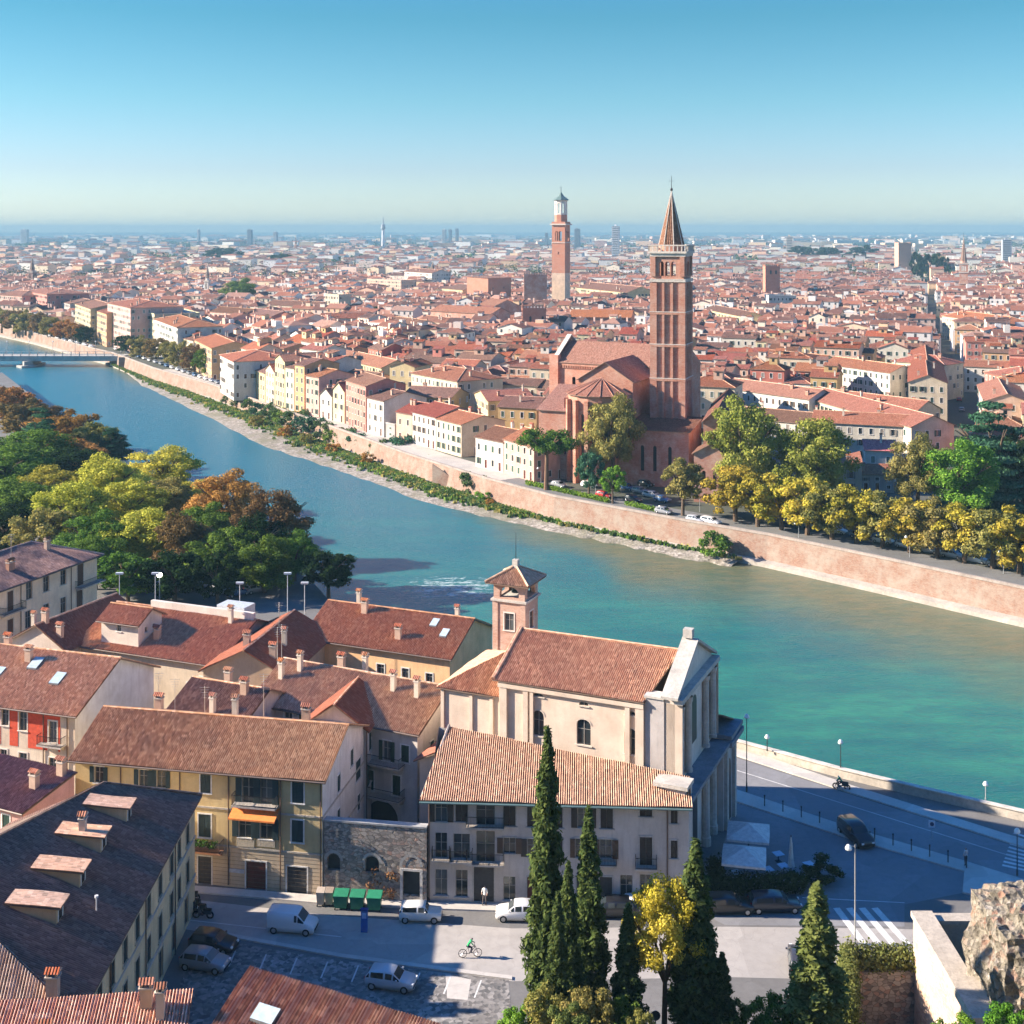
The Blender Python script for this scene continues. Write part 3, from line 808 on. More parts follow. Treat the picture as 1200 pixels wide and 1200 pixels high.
# ------------------------------------------------------------ bridge
m = stone((.42, .40, .37), .5); rt = empty('stone_bridge', (-235, 615, 0), 0, 'low pale road bridge with two stone piers crossing the river upstream', 'bridge')
bd = MB(); bd.box((-175, -6, -2.2), (50, 6, .2), m); world = rt
bd.build('deck', rt)
for x in (4, -74, -150):
    pb = MB(); pb.prism([(x-2.6, -5), (x, -9), (x+2.6, -5), (x+2.6, 6), (x, 9), (x-2.6, 6)], -6.5, -2.202, m); pb.prism([(x-4.4, -7), (x, -12), (x+4.4, -7), (x+4.4, 7), (x-4.4, 7)], -6.5, -4.0, m); pb.build('pier', rt)
for y in (-6, 5.7):
    pb = MB(); pb.box((-175, y, 1.1), (50, y+.3, 1.25), m)
    for k in range(56): pb.box((-175+k*4, y+.02, .2), (-175+k*4+.3, y+.28, 1.1), m)
    pb.build('railing', rt)

# ------------------------------------------------------------ roads and pavements, near bank
asph = groundm((.44, .41, .38), (.37, .35, .33), .12, 1.2); dark_asph = groundm((.27, .27, .28), (.21, .21, .22), .1, 1.2)
pave = groundm((.58, .55, .5), (.48, .45, .42), .2, 1.5); white_paint = groundm((.72, .72, .70), (.6, .6, .58), .5, 4)
def sheet(name, pts, z, m, kind='structure', h=0):
    g = MB()
    if h: g.prism([p[:2] for p in pts], 0.001, z, m)
    else: g.face([(p[0], p[1], z) for p in pts], m)
    return tag(g.build(name), kind=kind)
def wp(*l): return [(W(x, y).x, W(x, y).y) for x, y in l]
sheet('road', wp((190, 1050), (380, 1072), (600, 1088), (850, 1086), (1030, 1088), (1300, 1096), (1300, 1175), (1060, 1150), (850, 1145), (600, 1150), (400, 1120), (200, 1086)), .004, asph)
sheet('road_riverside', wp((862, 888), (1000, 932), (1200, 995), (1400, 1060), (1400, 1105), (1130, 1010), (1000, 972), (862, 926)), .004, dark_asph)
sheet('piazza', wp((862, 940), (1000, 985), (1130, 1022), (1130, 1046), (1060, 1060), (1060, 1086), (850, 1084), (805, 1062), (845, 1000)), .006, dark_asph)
sheet('parking_cobbles', wp((225, 1096), (400, 1126), (500, 1138), (596, 1148), (600, 1200), (200, 1200)), .008, cobble())
sheet('pavement_median', wp((862, 926), (1000, 972), (1130, 1010), (1200, 1032), (1200, 1056), (1130, 1046), (1130, 1022), (1000, 985), (862, 940)), .13, pave, h=1)
sheet('pavement_riverside', wp((864, 876), (1000, 922), (1200, 985), (1200, 994), (1000, 931), (862, 886)), .13, pave, h=1)
sheet('pavement', wp((222, 1039), (379, 1051), (500, 1059), (812, 1063), (812, 1066), (590, 1069), (500, 1066), (378, 1060), (222, 1046)), .14, pave, h=1)
sheet('pavement_square', wp((1130, 1022), (1200, 1034), (1300, 1060), (1300, 1080), (1128, 1047)), .135, pave, h=1)
sheet('kerb_strip', wp((230, 1088), (400, 1119), (600, 1145), (600, 1149), (400, 1123), (230, 1092)), .12, pave, h=1)
mk = MB()
def stripe(mb, a, b, w, z, m):
    a = Vector((a[0], a[1], 0)); b = Vector((b[0], b[1], 0)); d = (b-a).normalized(); n = Vector((-d.y, d.x, 0))*w/2
    mb.face([(a+n).to_tuple()[:2]+(z,), (b+n).to_tuple()[:2]+(z,), (b-n).to_tuple()[:2]+(z,), (a-n).to_tuple()[:2]+(z,)], m)
for i in range(4):
    stripe(mk, W(980+i*15, 1064), W(1014+i*17, 1108), .62, .012, white_paint)
for i in range(10): stripe(mk, W(1188-i*1.5, 976+i*4.2), W(1215, 985+i*4.2), .35, .012, white_paint)
for a, b in (((862, 935), (1130, 1018)), ((864, 903), (1190, 1005)), ((210, 1077), (400, 1098)), ((940, 1052), (1060, 1058))):
    stripe(mk, W(*a), W(*b), .12, .013, white_paint)
for k in range(10):
    a = W(240+k*36, 1110+k*4.3); b = W(232+k*36, 1128+k*4.6); stripe(mk, a, b, .12, .013, white_paint)
tag(mk.build('road_markings'), kind='structure')
# pale paved crossing in the parking area
sheet('path', wp((522, 1142), (552, 1148), (548, 1172), (524, 1170)), .012, pave)

# near parapet along the river
rt = empty('river_parapet', (36, 140, 0), 0, 'low stone parapet along the near riverside road', 'wall')
pp = MB(); P = [Vector((x, y, 0)) for x, y in near_pts[9:]]
pin = off_pts(P, .35)
for i in range(len(P)-1):
    a, b, c, d = P[i], P[i+1], pin[i+1], pin[i]
    pp.prism([(a.x, a.y), (d.x, d.y), (c.x, c.y), (b.x, b.y)], 0, .95, em)
cc = MB(); po = off_pts(P, -.1); pi2 = off_pts(P, .5)
for i in range(len(P)-1):
    a, b, c, d = po[i], po[i+1], pi2[i+1], pi2[i]; cc.prism([(a.x, a.y), (d.x, d.y), (c.x, c.y), (b.x, b.y)], .953, 1.08, stone((.62, .58, .52)))
world_child(pp, 'wall', rt); world_child(cc, 'coping', rt)
# ------------------------------------------------------------ foreground buildings
def railing(mb, x0, x1, y0, y1, z, h, m, step=.13):
    """thin bar railing along three sides of a balcony slab"""
    for (a, b) in (((x0, y1), (x0, y0)), ((x0, y0), (x1, y0)), ((x1, y0), (x1, y1))):
        a = Vector((*a, 0)); b = Vector((*b, 0)); L = (b-a).length; d = (b-a)/L
        mb.tube(a+Vector((0, 0, z+h)), b+Vector((0, 0, z+h)), .03, .03, m, 4); mb.tube(a+Vector((0, 0, z+.08)), b+Vector((0, 0, z+.08)), .02, .02, m, 4)
        for k in range(int(L/step)+1):
            p = a+d*min(L, k*step); mb.tube(p+Vector((0, 0, z)), p+Vector((0, 0, z+h)), .014, .014, m, 3, False)
IRON = plain((.03, .03, .035), .5, .6)
def balcony(root, x0, x1, z, d=1.0, slab=None, name='balcony'):
    b = MB(); b.box((x0, -d, z-.16), (x1, -.003, z), slab or stone((.5, .45, .4)))
    for x in (x0+.2, x1-.35): b.prism([(x, -d*.8), (x+.15, -d*.8), (x+.15, -.004), (x, -.004)], [z-.2, z-.2, z-.6, z-.6], z-.162, slab or stone((.5, .45, .4)))
    o = b.build(name, root); r = MB(); railing(r, x0+.03, x1-.03, -d+.03, -.01, z, .95, IRON); r.build('railing', o); return o
def pipe(root, x, z0, z1, m=None):
    b = MB(); b.tube((x, -.1, z0), (x, -.1, z1), .06, .06, m or plain((.13, .08, .06), .5), 6); b.build('downpipe', root)
def leafballs(mb, pts, m, n=40, s=.16, seed=1):
    q = random.Random(seed)
    for (x, y, z, r) in pts:
        for _ in range(n):
            v = Vector((q.gauss(0, 1), q.gauss(0, 1), q.gauss(0, 1))).normalized()*r*q.uniform(.5, 1); c = Vector((x, y, z))+v
            a = Vector((q.gauss(0, 1), q.gauss(0, 1), q.gauss(0, 1))).normalized()*s; b = a.cross(v+Vector((.01, .02, .03))).normalized()*s*.7
            mb.face([c-a, c-b, c+a, c+b], m)
LEAFG = leaf((.02, .05, .012), (.05, .10, .02), (.10, .15, .03))

# --- yellow house on the street
A = (-40.9, 119.9); B = (-17.1, 115.4)
YELLOW = plaster((.62, .48, .25)); LOWY = plaster((.58, .47, .33))
wl = wins_px(A, B, [(116, 898, 917, 11, 'op'), (168, 901, 922, 11, 'op'), (189, 902, 923, 11, 'op'), (241, 907, 929, 12, 'sh'), (291, 911, 941, 15, 'op'), (312, 912, 942, 15, 'op'), (349, 916, 941, 13, 'sh'),
    (240, 953, 981, 14, 'sh'), (287, 957, 981, 15, 'op'), (312, 958, 983, 15, 'op'), (348.6, 961, 987, 13, 'sh'), (150, 946, 970, 12, 'sh'), (190, 948, 973, 12, 'sh'),
    (240, 1003, 1038, 16, 'garage'), (300, 1008, 1043, 23, 'door'), (348, 1015, 1047, 24, 'garage'), (150, 1000, 1020, 14, 'garage')])
def ex(root, L, D, hz, rz):
    for px in (142, 211, 268, 329, 376): pipe(root, on_wall(A, B, px, 950)[0], .2, 10.3)
    u, z = on_wall(A, B, 301, 941); balcony(root, u-2.1, u+2.1, z, .95)
    aw = MB(); aw.face([(u-2.2, -1.35, z-.95), (u+2.2, -1.35, z-.95), (u+2.2, -.02, z-.35), (u-2.2, -.02, z-.35)], plain((.8, .25, .06), .8)); aw.face([(u-2.2, -1.35, z-1.1), (u+2.2, -1.35, z-1.1), (u+2.2, -1.35, z-.95), (u-2.2, -1.35, z-.95)], plain((.8, .25, .06), .8)); tag(aw.build('awning', root), 'orange fabric awning under the upper balcony')
    u, z = on_wall(A, B, 240, 993); bo = balcony(root, u-1.2, u+1.9, z, .95, stone((.55, .28, .16)))
    pl = MB(); leafballs(pl, [(u-1+k*.38, -.85, z+.75, .38) for k in range(7)], LEAFG, 50, .11); pl.build('plants', bo)
    for px in (288, 312): 
        u, z = on_wall(A, B, px, 990); p = MB(); p.box((u-.85, -.1, z-.15), (u+.85, -.003, z+.5), stone((.52, .45, .34))); p.build('sill_panel', root)
    rs = MB()
    for k in range(9): rs.box((0, -.012, .25+k*.36), (L, -.001, .27+k*.36), plain((.18, .14, .1)))
    rs.build('rustication', root)
    # small signboard by the door
    u, z = on_wall(A, B, 277, 1020); s = MB(); s.box((u-.75, -.06, z-.2), (u+.75, -.002, z+.15), plain((.45, .47, .52))); s.build('signboard', root)
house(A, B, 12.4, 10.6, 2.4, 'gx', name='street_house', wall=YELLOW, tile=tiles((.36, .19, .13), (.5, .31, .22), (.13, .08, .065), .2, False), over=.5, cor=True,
      wins={'f': wl, 'r': [(4.6, 7.4, .8, 1.6, 'sh'), (8.6, 8.2, .8, 1.6, 'sh'), (10.6, 6.0, 1.6, 2.0, 'sh'), (10.8, 2.9, .8, 1.6, 'sh'), (4.6, 4.2, .8, 1.6, 'sh')]}, chims=[(12.5, 8, 1), (4, 9, 0), (20, 7.4, 0)], wc=(.028, .05, .055),
      side_m={'r': plaster((.74, .71, .68), 1.2)}, base=(3.6, LOWY, 'f'), band=[3.62, 7.0], label='long ochre yellow street house with green shutters and an orange awning under its balcony', group='houses on the near bank', extra=ex)
FOOT[-1] = FOOT[-1]
# white side wall skin of the yellow house
# --- white wing behind it
o = Vector((-17.1, 115.4, 0)); u_ = Vector((.983, -.186, 0)).normalized(); v_ = Vector((.186, .983, 0)).normalized()
A = o-u_*6.2+v_*12.6; B = o+u_*.2+v_*12.6
def ex(root, L, D, hz, rz): pipe(root, L+.1, .2, 10)
house(A, B, 7, 10.3, 2.2, 'gy', name='rear_wing', wall=plaster((.66, .62, .58)), tile=tiles(*ROOFC[1], .2, False), cor=True, wins={'r': [(1.6, 7.6, 1.4, 1.8, 'sh'), (1.6, 4.4, 1.6, 2.2, 'op'), (4.6, 7.4, 1.0, 1.6, 'sh')], 'f': []},
      label='narrow white rear wing with hipped tile roof behind the long ochre street house', group='houses on the near bank', extra=ex)
# --- stone wall with arches between the yellow house and the palazzo
A = (-16.95, 115.5); B = (-7.6, 114.0); rt = empty('stone_wall', (A[0], A[1], 0), math.atan2(B[1]-A[1], B[0]-A[0]), 'rough grey rubble wall with two blind arches and an arched doorway behind the green bins', 'wall')
L = math.hypot(B[0]-A[0], B[1]-A[1]); w = MB(); hl = []
for px, yt, yb, pw in ((391, 1000, 1020, 15), (436, 1003, 1023, 16), (482, 1020, 1050, 20)):
    (u0, z1) = on_wall(A, B, px-pw/2, yt); u1 = on_wall(A, B, px+pw/2, yt)[0]; z0 = on_wall(A, B, px, yb)[1]; hl.append((u0, u1, z0, z1, px))
facade(w, (0, 0, 0), (1, 0, 0), (0, -1, 0), L, -.2, 6.7, [(h[0], h[1], h[2], h[3], .6 if h[4] < 450 else 0) for h in hl], rubble(), .35)
w.face([(L, .6, -.2), (0, .6, -.2), (0, .6, 6.7), (L, .6, 6.7)], rubble()); w.build('wall', rt)
w = MB(); w.box((-.02, -.08, 6.702), (L, .68, 6.86), stone((.4, .4, .4))); w.build('coping', rt)
for h in hl:
    c = (h[0]+h[1])/2; ww = h[1]-h[0]; a = MB(); z = h[3]-.1 if h[4] > 450 else h[3]-.55; n = 10
    if h[4] > 450: 
        a.box((h[0]-.25, -.06, 0), (h[0]-.002, 0-.002, h[3]+.2), stone((.66, .63, .58))); a.box((h[1]+.002, -.06, 0), (h[1]+.25, -.002, h[3]+.2), stone((.66, .63, .58))); a.box((h[0], -.06, h[3]), (h[1], -.002, h[3]+.2), stone((.66, .63, .58))); z = h[3]+.45
    for k in range(n):
        p = [(math.cos(math.pi*q/n), math.sin(math.pi*q/n)) for q in (k, k+1)]; r0, r1 = ww/2+.05, ww/2+.3
        a.face([(c-p[0][0]*r0, -.05, z+p[0][1]*r0), (c-p[1][0]*r0, -.05, z+p[1][1]*r0), (c-p[1][0]*r1, -.05, z+p[1][1]*r1), (c-p[0][0]*r1, -.05, z+p[0][1]*r1)], stone((.45, .43, .4)))
    a.build('arch', rt); d = MB(); d.face([(h[0], .34, h[2]), (h[1], .34, h[2]), (h[1], .34, h[3]), (h[0], .34, h[3])], plain((.03, .035, .04)))
    d.build('door' if h[4] > 450 else 'opening', rt)
v = MB(); q = random.Random(4); leafballs(v, [(L*.5+q.uniform(-.6, 2.2), -.15, q.uniform(.3, 2.8), .45) for _ in range(12)], leaf((.08, .03, .02), (.2, .09, .05), (.3, .16, .08)), 26, .12); v.build('creeper', rt)

# --- grey palazzo
A = (-7.5, 114.4); B = (15.6, 113.0)
def row(xs, yt, yb, w, st, **k): return [(x, yt, yb, w, st) for x in xs]
lst = [(517, 936, 963, 14, 'op'), (541, 937, 963, 14, 'sh'), (569, 938, 968, 22, 'bare'), (597, 940, 968, 14, 'sh'), (625, 941, 969, 14, 'sh'), (652, 942, 970, 14, 'sh'), (684, 943, 970, 14, 'op'), (711, 943, 971, 14, 'sh'), (757, 942, 957, 14, 'sh'), (790, 943, 965, 8, 'sh'),
       (517, 975, 1006, 14, 'bare'), (541, 977, 1006, 20, 'bare'), (569, 974, 1012, 22, 'bare'), (597, 982, 1000, 14, 'op'), (625, 983, 1004, 14, 'op'), (652, 983, 1004, 14, 'sh'), (680, 983, 1005, 12, 'op'), (710, 983, 1006, 15, 'op'), (757, 981, 1014, 14, 'sh'), (790, 985, 1006, 8, 'sh'),
       (517, 1018, 1049, 14, 'bare'), (541, 1019, 1051, 14, 'bare'), (567, 1016, 1059, 23, 'garage'), (597, 1027, 1055, 15, 'bare'), (625, 1028, 1058, 15, 'door'), (652, 1028, 1058, 15, 'bare'), (710, 1027, 1058, 15, 'garage'), (734, 1026, 1056, 14, 'bare'), (757, 1024, 1050, 14, 'bare'), (683, 1028, 1058, 15, 'garage')]
GREY = plaster((.52, .48, .45), 1.4)
def ex(root, L, D, hz, rz):
    for px, py, w_ in ((569, 966, 3.4), (517, 1004, 1.6), (541, 1006, 2.0), (569, 1009, 3.4), (757, 1014, 1.9), (710, 1010, 1.9)):
        u, z = on_wall(A, B, px, py); balcony(root, u-w_/2, u+w_/2, z, .8)
    for px in (503, 782): pipe(root, on_wall(A, B, px, 950)[0], .2, 9.3)
w_ = wins_px(A, B, lst)
L = math.hypot(B[0]-A[0], B[1]-A[1])
root = empty('grey_palazzo', (A[0], A[1], 0), math.atan2(B[1]-A[1], B[0]-A[0]), 'three-storey weathered grey stone house with small balconies below the pale church nave', 'house', 'houses on the near bank')
FOOT.append((A[0], A[1], 1, 0, L, 12))
wb = MB(); holes = []
for s in w_:
    u, zb, ww, hh, st = s[:5]; ww = max(round(ww, 1), .3); hh = max(round(hh, 1), .3)
    if zb < .15: zb = .15
    if zb+hh > 9.25: hh = math.floor((9.25-zb)*10)/10
    holes.append((u-ww/2, u+ww/2, zb, zb+hh)); put_window(root, (u, 0, zb), 0, st, ww, hh, 0, (.05, .04, .035) if rnd.random() < .6 else (.10, .06, .04), True, (.48, .45, .42))
facade(wb, (0, 0, 0), (1, 0, 0), (0, -1, 0), L, -.2, 9.5, holes, GREY, .28)
def pal(x, y): return Vector((A[0], A[1], 0))+Vector((math.cos(math.atan2(B[1]-A[1], B[0]-A[0])), math.sin(math.atan2(B[1]-A[1], B[0]-A[0])), 0))*x
ang = math.atan2(B[1]-A[1], B[0]-A[0])
def tolocal(x, y, A=A, ang=ang):
    dx, dy = x-A[0], y-A[1]; return (dx*math.cos(ang)+dy*math.sin(ang), -dx*math.sin(ang)+dy*math.cos(ang))
TL = tolocal(-5.3, 122.5); TR = tolocal(16.0, 115.8)
TL = (TL[0]-.2, TL[1]); k_ = .36
zt_ = lambda p: 9.5+k_*p[1]
wb.face([(0, TL[1], -.2), (0, 0, -.2), (0, 0, 9.5), (0, TL[1], zt_(TL))], GREY); wb.face([(L, 0, -.2), (L, TR[1], -.2), (L, TR[1], zt_(TR)), (L, 0, 9.5)], GREY)
wb.face([(L, TR[1], -.2), (0, TL[1], -.2), (0, TL[1], zt_(TL)), (L, TR[1], zt_(TR))], GREY)
wb.build('wall', root)
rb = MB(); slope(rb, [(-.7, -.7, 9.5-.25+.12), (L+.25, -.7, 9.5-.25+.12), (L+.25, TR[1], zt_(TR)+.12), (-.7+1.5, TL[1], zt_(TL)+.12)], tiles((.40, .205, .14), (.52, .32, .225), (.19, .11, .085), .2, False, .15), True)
ro = rb.build('roof', root); rb = MB(); rb.tube((-.7, -.8, 9.2), (L+.25, -.8, 9.2), .1, .1, plain((.12, .2, .2), .5), 6); rb.build('gutter', root)
c = MB(); c.tube((-.6, 0, 9.3), (1.0, TL[1], zt_(TL)+.2), .12, .12, stone((.4, .35, .33)), 6); c.build('verge', ro)
ex(root, L, 10, None, ang)

# --- riverside church: nave, raised facade, choir and lower wings
NA = Vector((-4, 124.5, 0)); NBv = Vector((16, 115.8, 0)); U = (NBv-NA).normalized(); V = Vector((-U.y, U.x, 0)); cang = math.atan2(U.y, U.x)
root = empty('church', NA, cang, 'pale plastered church with long red tiled nave and columned facade beside the riverside road', 'church')
FOOT.append((NA.x, NA.y, U.x, U.y, 25, 20))
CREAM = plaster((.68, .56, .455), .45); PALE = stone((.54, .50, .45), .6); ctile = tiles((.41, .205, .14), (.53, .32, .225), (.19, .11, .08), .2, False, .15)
LN = (NBv-NA).length-.6; s0 = 3.0; WN = 13.0; ze = 16.9; rise = 2.7
nw = []
NB2 = NA+U*LN
for px, yt, yb, pw, st, ar in ((631, 831, 862, 13, 'arch', .5), (684, 842, 873, 16, 'arch', .5), (739, 852, 884, 14, 'arch', .5), (631, 811, 816, 11, 'arch', .2), (684, 821, 827, 11, 'arch', .2), (739, 832, 838, 12, 'arch', .2)):
    u0, z1 = on_wall(NA, NB2, px-pw/2, yt); u1 = on_wall(NA, NB2, px+pw/2, yt)[0]; z0 = on_wall(NA, NB2, px, yb)[1]
    nw.append(((u0+u1)/2, z0, round(u1-u0, 1), round(z1-z0, 1), ar))
w = MB(); hl = []
for u, z0, ww, hh, ar in nw:
    ar = min(ar, hh*.45); hl.append((u-ww/2-0, u+ww/2, z0, z0+hh, ar)); put_window(root, (u, 0, z0), 0, 'arch', ww, hh, round(ar, 1) if hh > 1 else .2, GREEN, True, (.64, .56, .48))
# shift hole coordinates to wall start
w.face([(s0, WN, -.2), (s0, 0, -.2), (s0, 0, ze), (s0, WN, ze)], CREAM)
off = [(h[0]-s0, h[1]-s0, h[2], h[3], round(h[4], 1) if h[3]-h[2] > 1 else .2) for h in hl]
facade(w, (s0, 0, 0), (1, 0, 0), (0, -1, 0), LN-s0, -.2, ze, off, CREAM, .45)
w.face([(LN, WN, -.2), (s0, WN, -.2), (s0, WN, ze), (LN, WN, ze)], CREAM)
w.face([(s0, WN, ze), (s0, 0, ze), (s0, WN/2, ze+rise)], CREAM)
w.build('wall', root)
pl = MB()
for x, ww in ((s0+.2, .7), (s0+2.6, .5), (s0+3.3, .35), (LN-5.4, .45), (LN-4.4, .8)):
    pl.box((x, -.28, 0), (x+ww, -.003, ze-.1), CREAM)
pl.box((s0, -.35, ze-.75), (LN-3.6, -.004, ze-.35), CREAM); pl.box((s0, -.42, 10.0), (LN, -.004, 10.4), PALE)
pl.build('pilasters', root)
rb = MB(); o_ = .45; sl = rise/(WN/2)
slope(rb, [(s0-.5, -o_, ze-sl*o_+.12), (LN-3.5, -o_, ze-sl*o_+.12), (LN-2.0, WN/2, ze+rise+.12), (s0-.5, WN/2, ze+rise+.12)], ctile, True)
slope(rb, [(LN-2.0, WN+o_, ze-sl*o_+.12), (s0-.5, WN+o_, ze-sl*o_+.12), (s0-.5, WN/2, ze+rise+.12), (LN-2.0, WN/2, ze+rise+.12)], ctile, True)
rb.tube((s0-.5, WN/2, ze+rise+.16), (LN-2.0, WN/2, ze+rise+.16), .15, .15, ctile, 6)
rb.tube((s0-.45, -.4, ze), (s0-.45, WN/2, ze+rise+.25), .22, .22, ctile, 6)
rb.build('roof', root)
# raised facade slab with its pediment
fa = MB(); x0, x1 = LN-1.7, LN-.7; fm_ = plaster((.74, .64, .56), 1.0)
prof = [(0, -.2), (WN, -.2), (WN, ze+.7), (WN/2, ze+rise+1.2), (0, ze+.7)]
fa.face([(x1, y, z) for y, z in prof], fm_, [(y, z) for y, z in prof]); fa.face([(x0, y, z) for y, z in prof[::-1]], fm_)
fa.face([(x0, 0, -.2), (x1, 0, -.2), (x1, 0, ze+.7), (x0, 0, ze+.7)], fm_); fa.face([(x1, WN, -.2), (x0, WN, -.2), (x0, WN, ze+.7), (x1, WN, ze+.7)], fm_)
fo = fa.build('facade', root)
pd = MB()
for (ya, za, yb, zb) in ((-.6, ze+.55, WN/2, ze+rise+1.22), (WN+.6, ze+.55, WN/2, ze+rise+1.22)):
    for xa, xb, dz in ((x0-.15, x1+.45, .25),):
        P4 = [(xa, ya, za), (xb, ya, za), (xb, yb, zb), (xa, yb, zb)]
        pd.face([(a, b, c+dz) for a, b, c in P4], PALE); pd.face([(a, b, c) for a, b, c in P4[::-1]], PALE)
        for i in range(4):
            a, b = P4[i], P4[(i+1) % 4]; pd.face([a, b, (b[0], b[1], b[2]+dz), (a[0], a[1], a[2]+dz)], PALE)
pd.box((x0, WN/2-.4, ze+rise+1.5), (x0+.9, WN/2+.4, ze+rise+2.3), PALE); pd.box((x1+.003, -.3, ze+.1), (x1+.8, WN+.3, ze+.55), PALE)
pd.build('pediment', fo)
# buttress block between nave wall and facade (greyish side)
bb = MB(); bb.box((LN-3.5, -.07, 10.4), (LN-1.71, .9, ze+.3), plaster((.50, .46, .44), 1.5), 'k'); bb.box((LN-3.6, -.2, ze+.3), (LN-1.71, 1.4, ze+.5), PALE); bb.build('side_block', root)
# facade columns, cornice, windows
for i, y in enumerate((.7, 3.4, WN-3.4, WN-.7)):
    c = MB(); c.lathe((x1+.32, y, 9.6), [(.42, 0), (.42, .3), (.34, .35), (.3, 6.4), (.42, 6.6), (.45, 7.0)], PALE, 10); c.lathe((x1+.32, y, 0), [(.52, 0), (.52, .8), (.42, .9), (.38, 7.4), (.5, 7.7), (.52, 8.1)], PALE, 10); c.build('column', fo)
cn = MB(); NAVY = stone((.22, .24, .27), .8)
for y0, y1, xo, z in ((-2.2, WN+1.5, 1.5, 8.3), ):
    cn.box((x1+.003, y0, z), (x1+xo, y1, z+.5), NAVY); cn.box((x1+.003, y0-.2, z+.5), (x1+xo+.5, y1+.2, z+.85), NAVY)
cn.build('cornice', fo)
for y, z, ww, hh in ((WN/2, 11.2, 1.7, 3.6), (WN/2, .2, 2.2, 5.0), (2.05, 11.2, .9, 2.6), (WN-2.05, 11.2, .9, 2.6), (2.05, 2.2, 1.0, 3.2), (WN-2.05, 2.2, 1.0, 3.2)):
    d = MB(); dm = plain((.035, .035, .04), .4); n = 8
    pts_ = [(x1+.02, y-ww/2, z), (x1+.02, y+ww/2, z), (x1+.02, y+ww/2, z+hh)]+[(x1+.02, y+ww/2*math.cos(math.pi*k/n), z+hh+ww/2*math.sin(math.pi*k/n)) for k in range(1, n)]+[(x1+.02, y-ww/2, z+hh)]
    d.face(pts_, dm); d.build('door' if z < 1 else 'window', fo)
# lower side wing of the facade, towards the river
sw = MB(); sw.box((LN-9, WN+.002, -.2), (LN+.5, WN+4.2, 9.3), plaster((.58, .54, .52), 1.3), 'b'); so_ = sw.build('side_aisle', root)
sw = MB(); sw.box((LN+.503, WN-.4, 8.6), (LN+1.5, WN+4.6, 9.1), NAVY); sw.box((LN-9.3, WN-.2, 9.32), (LN+1.4, WN+4.6, 9.7), NAVY); slope(sw, [(LN+.5, WN+4.4, 9.75), (LN-9, WN+4.4, 9.75), (LN-9, WN+.1, 11.6), (LN+.5, WN+.1, 11.6)], ctile)
sw.build('cornice', so_)
n = 8; d = MB(); y = WN+2.2; ww = 1.7
d.face([(LN+.52, y-ww/2, .2), (LN+.52, y+ww/2, .2), (LN+.52, y+ww/2, 5.6)]+[(LN+.52, y+ww/2*math.cos(math.pi*k/n), 5.6+ww/2*math.sin(math.pi*k/n)) for k in range(1, n)]+[(LN+.52, y-ww/2, 5.6)], plain((.035, .035, .04), .4)); d.build('door', so_)
for y in (WN+.6, WN+3.8):
    c = MB(); c.box((LN+.503, y-.3, 0), (LN+.85, y+.3, 8.598), PALE); c.build('pilaster', so_)
# near-side low wing between palazzo and facade
sw = MB(); sw.box((LN-1.5, -2.3, -.2), (LN+.9, -.005, 10.35), plaster((.55, .5, .47), 1.4), 'b'); sw.box((LN-2.0, -2.6, 10.353), (LN+1.2, -.45, 10.7), PALE); sw.build('corner_block', root)
# choir
cw = MB(); cl = MB(); cx0 = -3.6
cw.box((cx0, .8, -.2), (s0-.002, WN-1, 14.9), CREAM, 'bt'); cw.build('choir', root)
slope(cl, [(cx0-.4, .4, 14.9), (s0-.1, .4, 14.9), (s0-.1, WN/2, 17.3), (cx0+4.6, WN/2, 17.3)], ctile, True); slope(cl, [(cx0-.4, WN-.6, 14.9), (cx0-.4, .4, 14.9), (cx0+4.6, WN/2, 17.3)], ctile, True)
slope(cl, [(s0-.1, WN-.6, 14.9), (cx0-.4, WN-.6, 14.9), (cx0+4.6, WN/2, 17.3), (s0-.1, WN/2, 17.3)], ctile, True); cl.build('choir_roof', root)
for x, y in ((cx0+.1, .8), (cx0+3.2, .8), (cx0+5.4, .8)):
    b = MB(); b.box((x-.1, .62, 0), (x+.25, .797, 14.6), CREAM); b.build('pilaster', root)

# --- brick bell tower of the church
C = Vector((1.35, 135, 0)); T0 = C-U*3.6
rt = empty('bell_tower', T0, cang, 'small square brick bell tower with a white-banded belfry rising behind the pale church nave', 'bell tower')
bk = brickm((.42, .22, .16), (.5, .32, .25), .5, .5); S = 3.6
t_ = MB(); zb = 20.6
for O_, U_, N_ in (((0, 0, 0), (1, 0, 0), (0, -1, 0)), ((S, 0, 0), (0, 1, 0), (1, 0, 0)), ((S, S, 0), (-1, 0, 0), (0, 1, 0)), ((0, S, 0), (0, -1, 0), (-1, 0, 0))):
    facade(t_, O_, U_, N_, S, -5, zb, [(1.25, 2.35, 17.6, 19.4, 0)], bk, .35)
    facade(t_, O_, U_, N_, S, zb+.22, 22.6, [(.7, 2.9, zb+.4, 22.2, .7)], bk, .5)
t_.face([(.05, .05, 22.5), (S-.05, .05, 22.5), (S-.05, S-.05, 22.5), (.05, S-.05, 22.5)], PALE); t_.face([(.05, .05, zb+.3), (S-.05, .05, zb+.3), (S-.05, S-.05, zb+.3), (.05, S-.05, zb+.3)], PALE)
for x in (0, S-.5): t_.box((x-.1 if x == 0 else x, -.1, 0), (x+.5 if x == 0 else x+.6, -.002, zb), bk)
t_.build('shaft', rt)
b = MB(); b.box((-.25, -.25, zb), (S+.25, S+.25, zb+.22), PALE); b.build('cornice', rt)
for (x, y, a) in ((S/2, 0, 0), (S, S/2, 90), (0, S/2, 270)): put_window(rt, (x, y, 17.6), R(a), 'pl', 1.1, 1.8, 0, GREEN, True, (.7, .66, .6))
r_ = MB(); h_ = 24.0; e_ = .7
